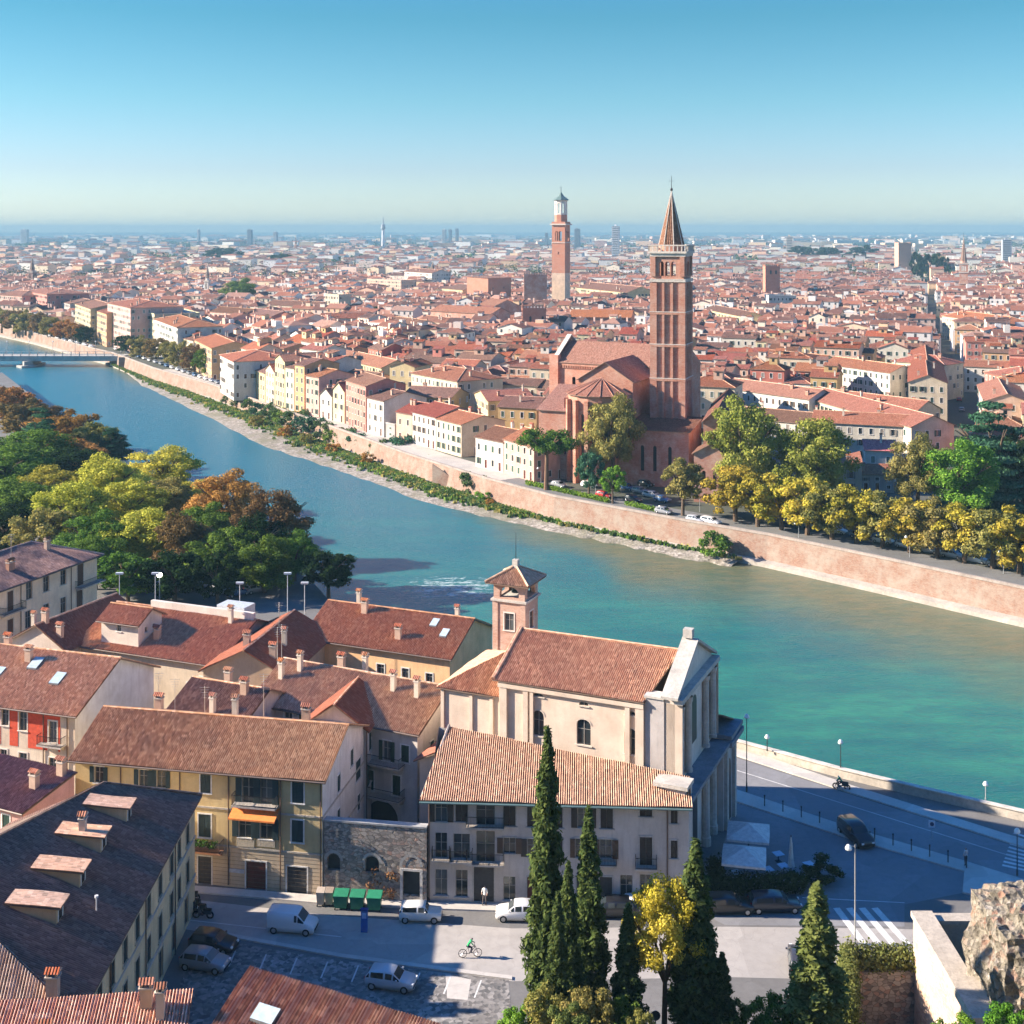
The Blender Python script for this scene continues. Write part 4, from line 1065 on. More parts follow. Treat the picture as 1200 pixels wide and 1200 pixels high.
cs = [(-e_, -e_), (S+e_, -e_), (S+e_, S+e_), (-e_, S+e_)]
for i in range(4): slope(r_, [(*cs[i], 22.6), (*cs[(i+1) % 4], 22.6), (S/2, S/2, h_)], ctile, True)
for i in range(4): r_.tube((*cs[i], 22.7), (S/2, S/2, h_+.1), .12, .12, ctile, 6)
ro = r_.build('roof', rt); r_ = MB(); r_.box((S/2-.3, S/2-.3, h_-.3), (S/2+.3, S/2+.3, h_+.7), PALE); r_.tube((S/2, S/2, h_+.7), (S/2, S/2, h_+3.6), .04, .02, IRON, 5); r_.build('finial', ro)
bl = MB(); bl.lathe((S/2, S/2, zb+.6), [(.5, 0), (.42, .25), (.3, .6), (.25, .8), (.0, .85)], plain((.08, .09, .07), .4, .8), 12); bl.build('bell', rt)

# --- orange rendered house by the river and its side wing
A = (-25.4, 157.5); B = (-7.3, 150.0); ORANGE = plaster((.78, .50, .27))
def skylight(root, x, y, hz, run, rise, w=.9, h=1.2):
    s = rise/run; b = MB(); z = lambda yy: hz(x, yy)+.12
    fr = plain((.25, .27, .29), .4, .5)
    c = [(x-w/2, y-h/2), (x+w/2, y-h/2), (x+w/2, y+h/2), (x-w/2, y+h/2)]
    for i in range(4):
        a, q = c[i], c[(i+1) % 4]; b.face([(*a, z(a[1])), (*q, z(q[1])), (*q, z(q[1])+.22), (*a, z(a[1])+.22)], fr)
    b.face([(*a, z(a[1])+.22) for a in c], plain((.42, .52, .58), .15, 0.0, .6)); b.build('skylight', root)
def skl(pts, run, rise):
    return lambda root, L, D, hz, rz: [skylight(root, x, y, hz, run, rise) for x, y in pts]
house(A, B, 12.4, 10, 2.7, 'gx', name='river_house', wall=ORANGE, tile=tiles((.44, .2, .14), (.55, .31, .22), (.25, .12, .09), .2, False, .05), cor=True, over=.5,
      wins={'f': wins_px(A, B, [(446, 778, 790, 9, 'pl'), (475, 783, 795, 8, 'pl'), (503, 788, 800, 8, 'pl')])+[(3, 2, .9, 1.5, 'sh'), (7, 2, .9, 1.5, 'sh'), (12, 2, .9, 1.5, 'sh')], 'r': [(4, 5, .9, 1.4, 'sh')]}, wc=(.12, .06, .04), chims=[(3, 8, 1), (5.5, 5, 0), (12, 1.6, 0), (15, 12, 1)],
      label='orange rendered house with long red tiled roof and two skylights at the river edge', group='houses on the near bank', extra=skl([(15.4, 4.6), (17.4, 3.2)], 6.2, 2.7))
house((-35.2, 146), (-25.4, 144), 15, 9.9, 2.5, 'gy', name='courtyard_wing', wall=plaster((.6, .42, .28)), tile=tiles(*ROOFC[1], .2, False), cor=True, wins={'r': [(3, 6, .9, 1.4, 'sh'), (7, 6, .9, 1.4, 'sh')], 'f': [(3, 6, .8, 1.2, 'pl'), (6.5, 6, .8, 1.2, 'pl')]}, chims=[(7.4, 6, 1), (4, 3, 0), (7.6, 2, 0)],
      label='tile roofed courtyard wing with white mortared ridge joined to the orange river house', group='houses on the near bank')
# --- long middle house with white court wall
A = (-27.5, 135.7); B = (-9.4, 127.2)
def ex(root, L, D, hz, rz):
    for z in (3.3, 6.6): balcony(root, 13.4, 18.6, z, 1.3)
    b = MB(); n = 10; c, ww, z0 = 16, 3.6, 2.2
    b.face([(c-ww/2, -.01, 0), (c+ww/2, -.01, 0), (c+ww/2, -.01, .8)]+[(c+ww/2*math.cos(math.pi*k/n), -.01, .8+ww/2*math.sin(math.pi*k/n)) for k in range(1, n)]+[(c-ww/2, -.01, .8)], plain((.03, .03, .035))); b.build('archway', root)
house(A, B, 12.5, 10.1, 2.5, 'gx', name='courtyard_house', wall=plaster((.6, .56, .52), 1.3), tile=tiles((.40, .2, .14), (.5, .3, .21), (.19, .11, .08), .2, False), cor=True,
      wins={'f': wins_px(A, B, [(338, 831, 842, 9, 'pl'), (355, 836, 846, 9, 'sh'), (371, 840, 850, 9, 'sh')])+[(14.2, 6.7, .9, 2, 'sh'), (16.5, 6.7, .9, 2, 'op'), (18.6, 6.9, .9, 1.7, 'sh'), (14.5, 3.4, .9, 2, 'sh'), (17.6, 3.4, .9, 2, 'sh')], 'r': [(3, 7, .8, 1.2, 'sh')]},
      chims=[(1.2, 3.5, 1), (2.6, 5, 1), (6.6, 7, 0), (14.6, 4.5, 1), (17.6, 4.2, 1), (9, 8, 1)], label='long tile roofed house with a white court wall and iron balconies between street and river', group='houses on the near bank', extra=ex)
# small house between that and the choir
house((-9.0, 124.5), (-5.6, 123.0), 14, 8.6, 1.8, 'sx', name='link_house', wall=plaster((.62, .52, .44)), tile=tiles(*ROOFC[1], .2, False), cor=True, wins={'f': [(1.6, 5.4, 1.0, 1.4, 'sh'), (1.6, 2, 1.0, 1.8, 'sh')]}, chims=[(3.0, 4.5, 1)],
      label='narrow cream house squeezed between the balcony court and the pale church choir', group='houses on the near bank')
# --- house left of it with triangular dark gable roof
house((-36.0, 131.0), (-27.8, 127.6), 12, 9.6, 2.6, 'gx', name='courtyard_house', wall=plaster((.6, .55, .5), 1.2), tile=tiles((.28, .16, .12), (.42, .27, .2), (.12, .075, .06), .2, False), cor=True, wins={'f': [(2, 6.5, .9, 1.6, 'sh'), (4, 6.5, .9, 1.6, 'sh'), (6.3, 6.5, .9, 1.6, 'sh')], 'r': [(4, 6, .9, 1.4, 'sh')]}, chims=[(5, 2, 1), (2, 9, 0), (6.8, 5, 0)],
      label='brown roofed courtyard house with dark shutters directly behind the ochre street house', group='houses on the near bank')
# --- tile-roofed group left of the orange house
def MBX(root, boxes, m, name):
    b = MB()
    for a, c in boxes: b.box(a, c, m)
    return b.build(name, root)
house((-53.4, 157.2), (-34.6, 149.8), 16, 9.2, 2.9, 'gx', name='court_house', wall=plaster((.62, .52, .40)), tile=tiles((.43, .2, .14), (.53, .29, .2), (.22, .11, .08), .2, False, .1), cor=True, wins={'f': [(16.5, 5.4, .8, 1.2, 'pl'), (18.3, 6.2, .8, 1.3, 'sh'), (5, 5.6, .8, 1.2, 'pl')]}, chims=[(10, 2.5, 0), (17.5, 7, 1)],
      label='broad red tiled house with a white upstand wall along its ridge near the park trees', group='houses on the near bank',
      extra=lambda root, L, D, hz, rz: [MBX(root, [((5, D/2-.2, 11.6), (L, D/2+.3, 13.0))], plaster((.66, .6, .54)), 'parapet_wall'), MBX(root, [((14.5, 8.4, 12.0), (18.5, 10.8, 13.3))], plain((.5, .53, .56), .4), 'roof_terrace')])
house((-50.3, 156.8), (-45.2, 154.8), 4.6, 12.4, 1.2, 'gx', name='attic_house', wall=plaster((.7, .62, .54)), tile=tiles((.45, .21, .15), (.54, .3, .22), (.25, .12, .09), .2, False, .05), cor=True, wins={'f': [(2.6, 11.2, .6, .7, 'bare')], 'r': [(1.5, 11, .5, .6, 'bare'), (3, 11, .5, .6, 'bare')]},
      label='small cream attic block with its own pink tile roof rising above the broad tiled house', group='houses on the near bank')
house((-62, 158), (-53.9, 154.6), 14, 9.4, 2.4, 'gy', name='court_house', wall=plaster((.6, .5, .42)), tile=tiles(*ROOFC[1], .2, False), cor=True, wins={'f': [(2.5, 6, .8, 1.3, 'sh'), (6, 6, .8, 1.3, 'sh')]}, chims=[(2, 2, 1), (4.5, 1.2, 0), (7, 1.0, 0)],
      label='low gabled house with pale ridge and white chimneys near the beige corner house', group='houses on the near bank')
# --- beige house at the left edge
A = (-73.2, 160.2); B = (-61.6, 190)
fw = wins_px(A, B, [(12, 694, 716, 7, 'sh'), (34, 684, 702, 7, 'pl'), (54, 677, 693, 7, 'pl'), (74, 669, 685, 7, 'pl'), (94, 662, 686, 7, 'sh'), (33, 717, 736, 7, 'pl'), (54, 709, 726, 7, 'pl'), (74, 701, 718, 7, 'pl'), (93, 693, 714, 7, 'sh'), (12, 727, 748, 7, 'sh')])
def ex(root, L, D, hz, rz):
    u, z = on_wall(A, B, 96, 686); balcony(root, u-1.5, L+.6, z, 1.2); u, z = on_wall(A, B, 12, 716); balcony(root, u-2, u+2, z, 1.0)
    for px in (24, 83): pipe(root, on_wall(A, B, px, 700)[0], 0, 12)
house(A, B, 13, 12, 2.6, 'hip', name='corner_house', wall=plaster((.84, .66, .46)), tile=tiles((.22, .12, .10), (.34, .2, .17), (.10, .06, .055), .2, False), cor=True, over=.7, wins={'f': fw}, wc=(.10, .055, .04), surround=(.7, .6, .48), chims=[(17, 2.5, 2), (26, 4, 0)],
      label='beige three-storey house with dark hipped roof beside the park trees', group='houses on the near bank', extra=ex)
# --- red and cream house
A = (-64.4, 138.5); B = (-45.3, 132.7)
fw = wins_px(A, B, [(27, 833, 856, 9, 'pl'), (62, 845, 870, 10, 'pl'), (27, 882, 900, 9, 'pl'), (62, 887, 906, 10, 'pl'), (4, 878, 898, 8, 'pl'), (6, 828, 850, 8, 'pl')])
def ex(root, L, D, hz, rz):
    u, z = on_wall(A, B, 62, 871); balcony(root, u-1.4, u+1.6, z, .9); pipe(root, L-3.8, 0, 9.8); pipe(root, L-.9, 0, 9.8)
    for x, y in ((7.6, 3.4), (11.2, 5.2), (15.2, 3.6)): skylight(root, x, y, hz, D/2, 3.3, 1.2, 1.5)
    u, z = on_wall(A, B, 26, 905); p = MB(); leafballs(p, [(u+k*.5, -.6, z+.3, .4) for k in (-1, 0, 1, 2)], LEAFG, 40, .12); p.box((u-1.4, -.9, z-.4), (u+1.6, -.05, z), stone((.6, .5, .42))); p.build('plants', root)
house(A, B, 14.6, 10, 3.3, 'gx', name='red_house', wall=plaster((.64, .52, .40)), tile=tiles((.40, .22, .16), (.5, .32, .24), (.22, .13, .1), .2, False, .1), cor=True, over=.6, wins={'f': fw}, side_m={'r': plaster((.66, .66, .67), 1.0)}, base=(5.5, plaster((.76, .64, .5)), 'f'), surround=(.75, .68, .6),
      chims=[(10.0, 5.6, 0), (3, 11, 0)], label='house with a red upper storey, cream lower storey and three roof skylights', group='houses on the near bank', extra=ex)
# recolour upper front by its own part: red render between the windows
def red_panels():
    root = [o for o in bpy.data.objects if o.name.startswith('red_house')][0]; b = MB(); L = 19.96
    us = sorted([(f[0]-f[2]/2-.15, f[0]+f[2]/2+.15) for f in fw if f[1] > 5]); x = 0; m = plain((.60, .085, .04), .9); tops = 9.55
    for a, c in us+[(L-1.8, L)]:
        if a > x: b.box((x, -.03, 5.7), (a, -.003, tops), m)
        x = max(x, c)
    for f in fw:
        if f[1] > 5: 
            a, c = f[0]-f[2]/2-.15, f[0]+f[2]/2+.15; b.box((a+.001, -.03, f[1]+f[3]+.2), (c-.001, -.003, tops), m) if f[1]+f[3]+.2 < tops else None
    b.build('red_render', root)
red_panels()
# --- small pink house
u_ = Vector((math.cos(R(-25)), math.sin(R(-25)), 0)); B = Vector((-43.2, 113.05, 0)); A = B-u_*11
house(A, B, 6.2, 8.6, 1.1, 'sy', name='pink_house', wall=plaster((.68, .38, .34)), tile=tiles((.26, .13, .12), (.36, .2, .18), (.13, .07, .07), .2, False), cor=True, over=.3, wins={'f': [(9, 6.5, .9, 1.5, 'sh'), (6, 6.5, .9, 1.5, 'sh')]}, chims=[(9.3, 3.0, 0), (10.2, 5.4, 0)],
      label='small pink house with dark red lean-to roof next to the dark-roofed dormer house', group='houses on the near bank')

# --- dark roofed house with four dormers
rt = empty('dormer_house', (-28, 82, 0), 0, 'cream house with large dark tiled roof, four dormers and a sunlit hip', 'house', 'houses on the near bank')
FOOT.append((-44, 78, 1, 0, 16, 36))
k = .4; zr = lambda X: 10+k*(-28-X)
def Lc(x, y, z): return (x+28, y-82, z)
DT = tiles((.24, .12, .085), (.34, .19, .14), (.09, .055, .045), .2, False, .4)  # darker tiles for the street slope: its shade is put into the colour
r_ = MB()
slope(r_, [Lc(-27.5, 81.3, 9.85), Lc(-27.5, 113.6, 9.85), Lc(-34.9, 109.3, zr(-34.9)+.05), Lc(-41.3, 87.5, zr(-41.3)+.05), Lc(-34.3, 85.3, zr(-34.3)+.05)], DT, True)
slope(r_, [Lc(-44, 80.2, 9.6), Lc(-27.5, 81.3, 9.85), Lc(-34.3, 85.3, zr(-34.3)+.05), Lc(-41.3, 87.5, zr(-41.3)+.05)], tiles((.42, .24, .18), (.55, .35, .27), (.2, .12, .1), .24, False, .1), True)  # hip of the same roof in lighter tiles: sunlight painted into the colour
slope(r_, [Lc(-34.9, 109.3, zr(-34.9)), Lc(-42, 107, 10.5), Lc(-47, 88, 10.5), Lc(-41.3, 87.5, zr(-41.3))], tiles(*ROOFC[2], .2, False), False)
for a, b in ((Lc(-27.6, 81.4, 9.95), Lc(-34.3, 85.3, zr(-34.3)+.15)), (Lc(-34.9, 109.3, zr(-34.9)+.1), Lc(-41.3, 87.5, zr(-41.3)+.1)), (Lc(-27.5, 113.6, 9.95), Lc(-34.9, 109.3, zr(-34.9)+.1)), (Lc(-34.3, 85.3, zr(-34.3)+.1), Lc(-41.3, 87.5, zr(-41.3)+.1))): r_.tube(a, b, .13, .13, tiles((.3, .17, .13), (.4, .25, .2), (.2, .12, .1)), 6)
ro = r_.build('roof', rt)
w_ = MB(); CRM = plaster((.82, .64, .38)); A = (-28, 81.8); B = (-28, 113)
lst = []
eas = [(185, 965, 14, 7), (200, 955, 14, 7)]
hl = []
def rowz(ys, z, w, h, st):
    for y in ys: hl.append((y-81.8, z, w, h, st))
rowz((84.2, 86.8, 89.6, 92.6, 95.6, 98.6, 101.8, 105.2, 107.6, 110.4), 7.0, 1.0, 1.8, 'sh'); rowz((84.2, 86.8, 89.6, 92.6, 95.6, 98.6, 101.8, 105.2, 107.6, 110.4), 3.6, 1.0, 2.0, 'sh'); rowz((86, 90, 94, 98, 102, 106, 110), .3, 1.2, 2.4, 'garage')
facade(w_, (0, -.2, 0), (0, 1, 0), (1, 0, 0), 31.2, -.3, 9.7, [(u-ww/2, u+ww/2, z, z+h) for u, z, ww, h, s in hl], CRM, .25)
for u, z, ww, h, s in hl: put_window(rt, (0, u-.2, z), R(90), s, ww, h, 0, (.03, .045, .045), True, (.62, .52, .38))
pl_ = [(-28, 113), (-34.9, 108.9), (-42, 107), (-46.5, 88), (-44, 80.8), (-28, 81.8)]
lo = [(x+28, y-82) for x, y in pl_]
for a, b, za, zb_ in ((lo[0], lo[1], 9.7, 12.7), (lo[1], lo[2], 12.7, 10.3), (lo[2], lo[3], 10.3, 10.3), (lo[3], lo[4], 10.3, 9.5), (lo[4], lo[5], 9.5, 9.7)):
    w_.face([(*a, -.3), (*b, -.3), (*b, zb_), (*a, za)], CRM)
w_.build('wall', rt)
b = MB(); b.box((.003, -.2, 3.1), (.1, 31, 3.3), PALE); b.box((.003, -.2, 6.5), (.08, 31, 6.65), PALE); b.build('string_course', rt)
for y in (7, 15.5, 24): b = MB(); b.tube((.12, y, 0), (.12, y, 9.6), .06, .06, plain((.13, .08, .06), .5), 6); b.build('downpipe', rt)
# dormers: gable-less shed dormers facing the street (+x)
for px, py in ((148, 965), (118, 1000), (93, 1042), (66, 1085)):
    # locate dormer front foot on the roof plane
    tX = (px-600)/F; s = (py-270)/F
    Y = (60-10+k*28)/(s-k*tX) ; X = tX*Y; z = zr(X)
    Y = (HC-10+k*28)/( s - k*tX ); X = tX*Y; z = 60-s*Y
    d = MB(); hh = 1.3; wd_ = 1.45; ln = hh/k*1.0
    x0, y0, zz = X+28, Y-82, z
    pa = lambda dx, dy, dz: (x0-dx, y0+dy, zz+dz)
    dm = plaster((.6, .46, .28))
    d.face([pa(0, 0, -.1), pa(0, wd_, -.1), pa(0, wd_, hh), pa(0, 0, hh)], dm)
    d.face([pa(ln, 0, ln*k-.1), pa(0, 0, -.1), pa(0, 0, hh), pa(ln, 0, hh+.3)], dm); d.face([pa(0, wd_, -.1), pa(ln, wd_, ln*k-.1), pa(ln, wd_, hh+.3), pa(0, wd_, hh)], dm)
    do = d.build('dormer', rt)
    d = MB(); slope(d, [pa(-.35, -.25, hh+.0), pa(-.35, wd_+.25, hh), pa(ln+.3, wd_+.25, hh+.36), pa(ln+.3, -.25, hh+.36)], tiles((.55, .33, .26), (.65, .42, .34), (.3, .18, .15), .2, False, .05), True, .1); d.build('dormer_roof', do)
    d = MB(); d.face([pa(-.02, .35, .15), pa(-.02, wd_-.35, .15), pa(-.02, wd_-.35, hh-.15), pa(-.02, .35, hh-.15)], glass())
    for yy in (.25, wd_-.35): d.box((x0, y0+yy, zz+.1), (x0+.05, y0+yy+.1, zz+hh-.08), plain(WHITE))
    d.box((x0, y0+.25, zz+hh-.15), (x0+.05, y0+wd_-.25, zz+hh-.06), plain(WHITE)); d.build('window', do)
for px, py, kk in ((97, 985, 1), (62, 1168, 0), (113, 1068, 3)):
    tX = (px-600)/F; s = (py-270)/F; Y = (HC-10+k*28)/(s-k*tX); X = tX*Y; z = 60-s*Y
    if kk == 3: c = MB(); c.tube((X+28, Y-82, z-.2), (X+28, Y-82, z+1.0), .06, .06, plain((.6, .6, .6), .4), 6); c.tube((X+28, Y-82, z+1.0), (X+28, Y-82, z+1.15), .14, .14, plain((.7, .7, .7), .4), 8); c.build('vent_pipe', ro)
    else: link('chimney', chimney_data(kk, True), ro, (X+28, Y-82, z), 0)

# --- nearest roofs along the lower edge
house((-40, 73.5), (-20.2, 75.5), 6.2, 9.2, 2.1, 'sy', name='near_house', wall=plaster((.5, .42, .32)), tile=tiles((.40, .22, .17), (.55, .36, .28), (.16, .09, .075), .26, False, .1), cor=True, wins={'r': [(3, 5, .9, 1.5, 'sh')]}, chims=[(18.6, 4.6, 1), (17.6, 5.4, 0), (12, 3, 0)],
      label='nearest lean-to roof of ribbed tiles below the sunlit hip of the dormer house', group='houses on the near bank')
house((-19.6, 76.2), (-4.9, 69.2), 7.0, 9.3, 2.9, 'sy', name='near_house', wall=plaster((.5, .42, .32)), tile=tiles((.36, .19, .14), (.5, .31, .23), (.13, .075, .065), .24, False, .2), cor=True, wins={'k': [(3, 5, .9, 1.5, 'sh'), (8, 5, .9, 1.5, 'sh')]}, chims=[(11.3, 4.2, 1)],
      label='ribbed red tile roof with grey skylights rising to a point beside the cobbled parking', group='houses on the near bank', extra=lambda root, L, D, hz, rz: [skylight(root, x, y, hz, 7, 2.9, 1.6, 1.0) for x, y in ((2.6, 4.6), (5.2, 2.2))])

# ------------------------------------------------------------ riverfront row across the water
def far_wins(L, ze, style='mix', side=False, z0=.9, step=None):
    rows = max(2, int(round((ze-.6)/3.1))); step = (ze-.5)/rows; n = max(1, int(L/2.5)); out = []
    st = ('pl', 'sh', 'op') if style == 'mix' else (style,)
    for r in range(rows):
        for i in range(n):
            if side and rnd.random() < .45: continue
            s = rnd.choice(st)
            if r == 0 and rnd.random() < .3: s = 'door'; h = 2.1; zb = .15
            else: h = min(1.6, step-1.1); zb = z0+r*step
            out.append((L*(i+.5)/n, zb, .9, max(.7, h), s))
    return out
def spec(pxl, pyl, pxr, pyr, z, D, roof, rise, wallc, tilei, name, label, cat='house', group=None, chims=None, winstyle='mix', over=.4, **kw):
    A = W(pxl, pyl, z); B = W(pxr, pyr, z)
    L = math.hypot(B.x-A.x, B.y-A.y); fw = far_wins(L, z, winstyle); sw = far_wins(D, z, winstyle, True)
    if chims is None: chims = [(rnd.uniform(1, L-1), rnd.uniform(1, D-1), rnd.randrange(3)) for _ in range(1+int(L/9))]
    return house((A.x, A.y), (B.x, B.y), D, z, rise, roof, name=name, wall=wallc if not isinstance(wallc, tuple) else plaster(wallc), tile=tiles(*ROOFC[tilei]) if isinstance(tilei, int) else tilei,
                 wins={'f': fw, 'r': sw, 'l': far_wins(D, z, winstyle, True)}, chims=chims, near=False, label=label, cat=cat, group=group, over=over, wc=rnd.choice([(.10, .06, .04), (.05, .09, .07), (.25, .22, .19), (.16, .2, .17)]), **kw)
base_px = [(270, 455), (301, 468), (335, 481), (382, 491), (406, 497), (430, 507), (448, 512), (482, 519), (541, 536), (560, 548), (600, 556), (628, 566)]
BASE = [W(x, y) for x, y in base_px]
def base_at(px):
    k = (px-600)/F
    for a, b in zip(BASE, BASE[1:]):
        fa, fb = a.x-k*a.y, b.x-k*b.y
        if fa*fb <= 0:
            t = fa/(fa-fb); return a+(b-a)*t
    return None
C_ = {k: tuple(c*.82 for c in v) for k, v in dict(cream=(.72, .62, .46), orange=(.72, .45, .24), yellow=(.74, .60, .34), pink=(.74, .30, .24), white=(.74, .70, .63), peach=(.72, .50, .38), red=(.58, .20, .15), pale=(.70, .66, .56), grey=(.5, .47, .44), rose=(.76, .46, .38), lemon=(.72, .66, .42), ochre=(.60, .42, .2)).items()}
rowl = [(270, 277, 434, 'pale', 'narrow pale house ending the riverfront row beside the loggia villa'), (277, 288, 431, 'cream', 'cream riverfront house next to the narrow pale end house'), (288, 301, 432, 'orange', 'orange riverfront house near the upstream end of the row'),
        (301, 311, 436, 'yellow', 'yellow riverfront house with dormered roof beside the orange one'), (311, 322, 434, 'cream', 'cream house between the yellow and the tall turret houses on the riverfront'),
        (322, 334, 422, 'yellow', 'tallest yellow turret house of the riverfront row'), (334, 345, 431, 'cream', 'slim cream house beside the tall turret house'), (345, 357, 428, 'orange', 'slim tall orange house with white bays in the riverfront row'),
        (358, 374, 441, 'rose', 'rose four-storey riverfront house with dark pink side wall'), (375, 389, 463, 'white', 'lowest white house in the riverfront row'), (390, 404, 457, 'lemon', 'pale lemon riverfront house with green shutters'),
        (405, 429, 449, 'pink', 'wide deep pink riverfront house'), (430, 450, 468, 'white', 'white riverfront house with grey side wall and balconies'), (452, 463, 502, 'grey', 'low grey flat annex beside the white balcony house'),
        (464, 483, 484, 'peach', 'low peach house with pink windows on the riverfront'), (483, 511, 486, 'white', 'long white riverfront house with plants on its balcony'), (511, 541, 494, 'cream', 'cream riverfront house with red end wall above the stair ramp'),
        (557, 590, 515, 'white', 'plain white gabled house above the brick embankment'), (590, 626, 519, 'rose', 'pinkish white house beside the umbrella pine')]
for xl, xr, ey, c, lab in rowl:
    a, b = base_at(xl+.4), base_at(xr-.3)
    if a is None or b is None: continue
    Ym = (a.y+b.y)/2; ze = max(4, HC-(ey-270)/F*Ym)
    fl = c == 'grey'
    house((a.x, a.y), (b.x, b.y), rnd.uniform(12, 15), ze, rnd.uniform(1.8, 2.6), 'flat' if fl else rnd.choice(['gx', 'gx', 'gy'] if xr-xl < 16 else ['gx']), name='riverfront_house', wall=plaster(C_[c]), tile=tiles(*ROOFC[rnd.randrange(4)]), near=False,
          wins={'f': far_wins((b-a).length, ze), 'r': far_wins(12, ze, 'mix', True)}, chims=[(rnd.uniform(1, (b-a).length-1), rnd.uniform(2, 9), rnd.randrange(3)) for _ in range(2)], label=lab, group='riverfront houses across the river', surround=(.66, .62, .55), wc=rnd.choice([(.10, .06, .04), (.05, .10, .07), (.2, .18, .15)]), over=.35)
G2 = 'large houses of the old town'
spec(482, 437, 536, 447, 13, 17, 'hip', 2.6, C_['cream'], 0, 'palace', 'large cream palace with orange side wall behind the riverfront row', group=G2)
spec(403, 421, 447, 431, 11.5, 12, 'gx', 2.4, C_['yellow'], 1, 'town_house', 'long yellow house with small square windows behind the riverfront row', group=G2)
spec(556, 461, 572, 470, 10, 14, 'gy', 2.0, C_['yellow'], 1, 'town_house', 'short yellow house with bright red roof beside the cream palace', group=G2)
# loggia villa and the tall blocks behind the promenade trees
spec(258, 416, 274, 424, 13.5, 22, 'hip', 2.6, C_['white'], 1, 'loggia_villa', 'white villa with dark arcaded loggia and hipped roof at the end of the promenade trees', group=G2)
for (a, b, c_, d, z, D, roof, rise, col, ti, lab) in [
    (126, 355, 153, 361, 22, 26, 'hip', 2.5, 'rose', 0, 'tallest white and pink apartment block with stacked balconies behind the promenade trees'),
    (165, 364, 181, 369, 19, 22, 'flat', 0, 'lemon', 0, 'pale green apartment block with balconies beside the tallest pink one'),
    (181, 374, 208, 384, 17, 20, 'hip', 2.4, 'white', 1, 'white apartment block with dark side wall and red hipped roof behind the promenade'),
    (88, 356, 106, 362, 18, 22, 'gx', 2.2, 'yellow', 0, 'yellow apartment block with green awning behind the promenade trees'),
    (107, 362, 125, 368, 17, 20, 'gx', 2.2, 'orange', 0, 'salmon apartment block between the yellow and the tallest pink ones'),
    (30, 341, 55, 345, 20, 26, 'hip', 2.5, 'pink', 0, 'pink apartment block with red hipped roof near the far bridge end'),
    (-8, 345, 26, 347, 18, 24, 'hip', 2.5, 'rose', 0, 'pale pink apartment block farthest upstream beside the river'),
    (56, 350, 82, 356, 15, 24, 'gx', 2.2, 'grey', 2, 'grey-mauve apartment block with shaded front beside the pink hipped block'),
    (228, 398, 248, 408, 13, 18, 'gx', 2.2, 'orange', 1, 'low orange house with bright red gable roof behind the promenade trees'),
    (246, 365, 286, 368, 14, 14, 'gx', 2.4, 'rose', 2, 'wide rose coloured mansion below the big dark green park tree'),
    (286, 367, 318, 371, 14, 14, 'gx', 2.4, 'pink', 2, 'dusty pink mansion wing right of the big dark green park tree'),
    (311, 357, 381, 360, 13, 14, 'gx', 2.6, 'cream', 2, 'long cream palace with arcaded windows and dark tiled roof'),
    (381, 345, 397, 346, 21, 9, 'flat', 0, 'cream', 2, 'cream belvedere tower with open arches beside the long cream palace'),
    (452, 376, 488, 381, 12, 12, 'gx', 2.2, 'white', 2, 'white house with dark windows left of the long red palace wing'),
    (489, 375, 526, 379, 12, 12, 'gx', 2.2, 'peach', 0, 'peach house with round windows next to the white dark-windowed house'),
    (375, 373, 431, 373, 12, 13, 'gx', 2.2, 'white', 0, 'white house row with red roofs left of the small dark green tree'),
    (430, 327, 470, 329, 18, 16, 'flat', 0, 'peach', 0, 'long modern peach and white apartment building with banded storeys'),
    (474, 318, 506, 320, 20, 20, 'gx', 3, 'white', 2, 'white classical building left of the dark brick steeple'),
    (518, 338, 542, 340, 16, 30, 'gx', 3, 'yellow', 2, 'bright yellow building with rounded roof beyond the dark brick steeple'),
    (676, 337, 735, 343, 16, 22, 'gx', 4, 'yellow', 2, 'long yellow palace with dark roof right of the tall clock tower'),
    (825, 362, 870, 371, 13, 13, 'gx', 2.2, 'yellow', 2, 'yellow house with dark roof right of the tall brick campanile'),
    (901, 347, 933, 347, 17, 14, 'flat', 0, 'white', 0, 'bright white building with dark openings beside the squat brick tower'),
    (1104, 370, 1178, 380, 13, 16, 'hip', 3, 'cream', 1, 'wide cream palace with red hipped roof right of the long dark street'),
    (1119, 386, 1151, 387, 12, 14, 'hip', 2.2, 'orange', 1, 'bright orange house with hipped roof in front of the wide cream palace'),
    (1161, 387, 1196, 392, 12, 14, 'hip', 2.2, 'peach', 1, 'peach house with hipped roof beside the bright orange house'),
    (1154, 436, 1190, 444, 12, 16, 'hip', 2.5, 'red', 1, 'saturated red house at the corner right of the dark street'),
    (964, 426, 1043, 437, 12, 12, 'gx', 2.2, 'white', 0, 'long white terrace with wide windows above the convent roofs'),
    (1045, 423, 1107, 428, 12.5, 14, 'hip', 2.4, 'cream', 1, 'cream palace with pilasters at the mouth of the dark street'),
    (890, 418, 958, 425, 12, 12, 'gx', 2.2, 'lemon', 0, 'pale house with a row of green shuttered windows left of the long white terrace')]:
    spec(a, b, c_, d, z, D, roof, rise, C_[col], ti, 'apartment_block' if 'block' in lab else 'town_house', lab, group=G2)
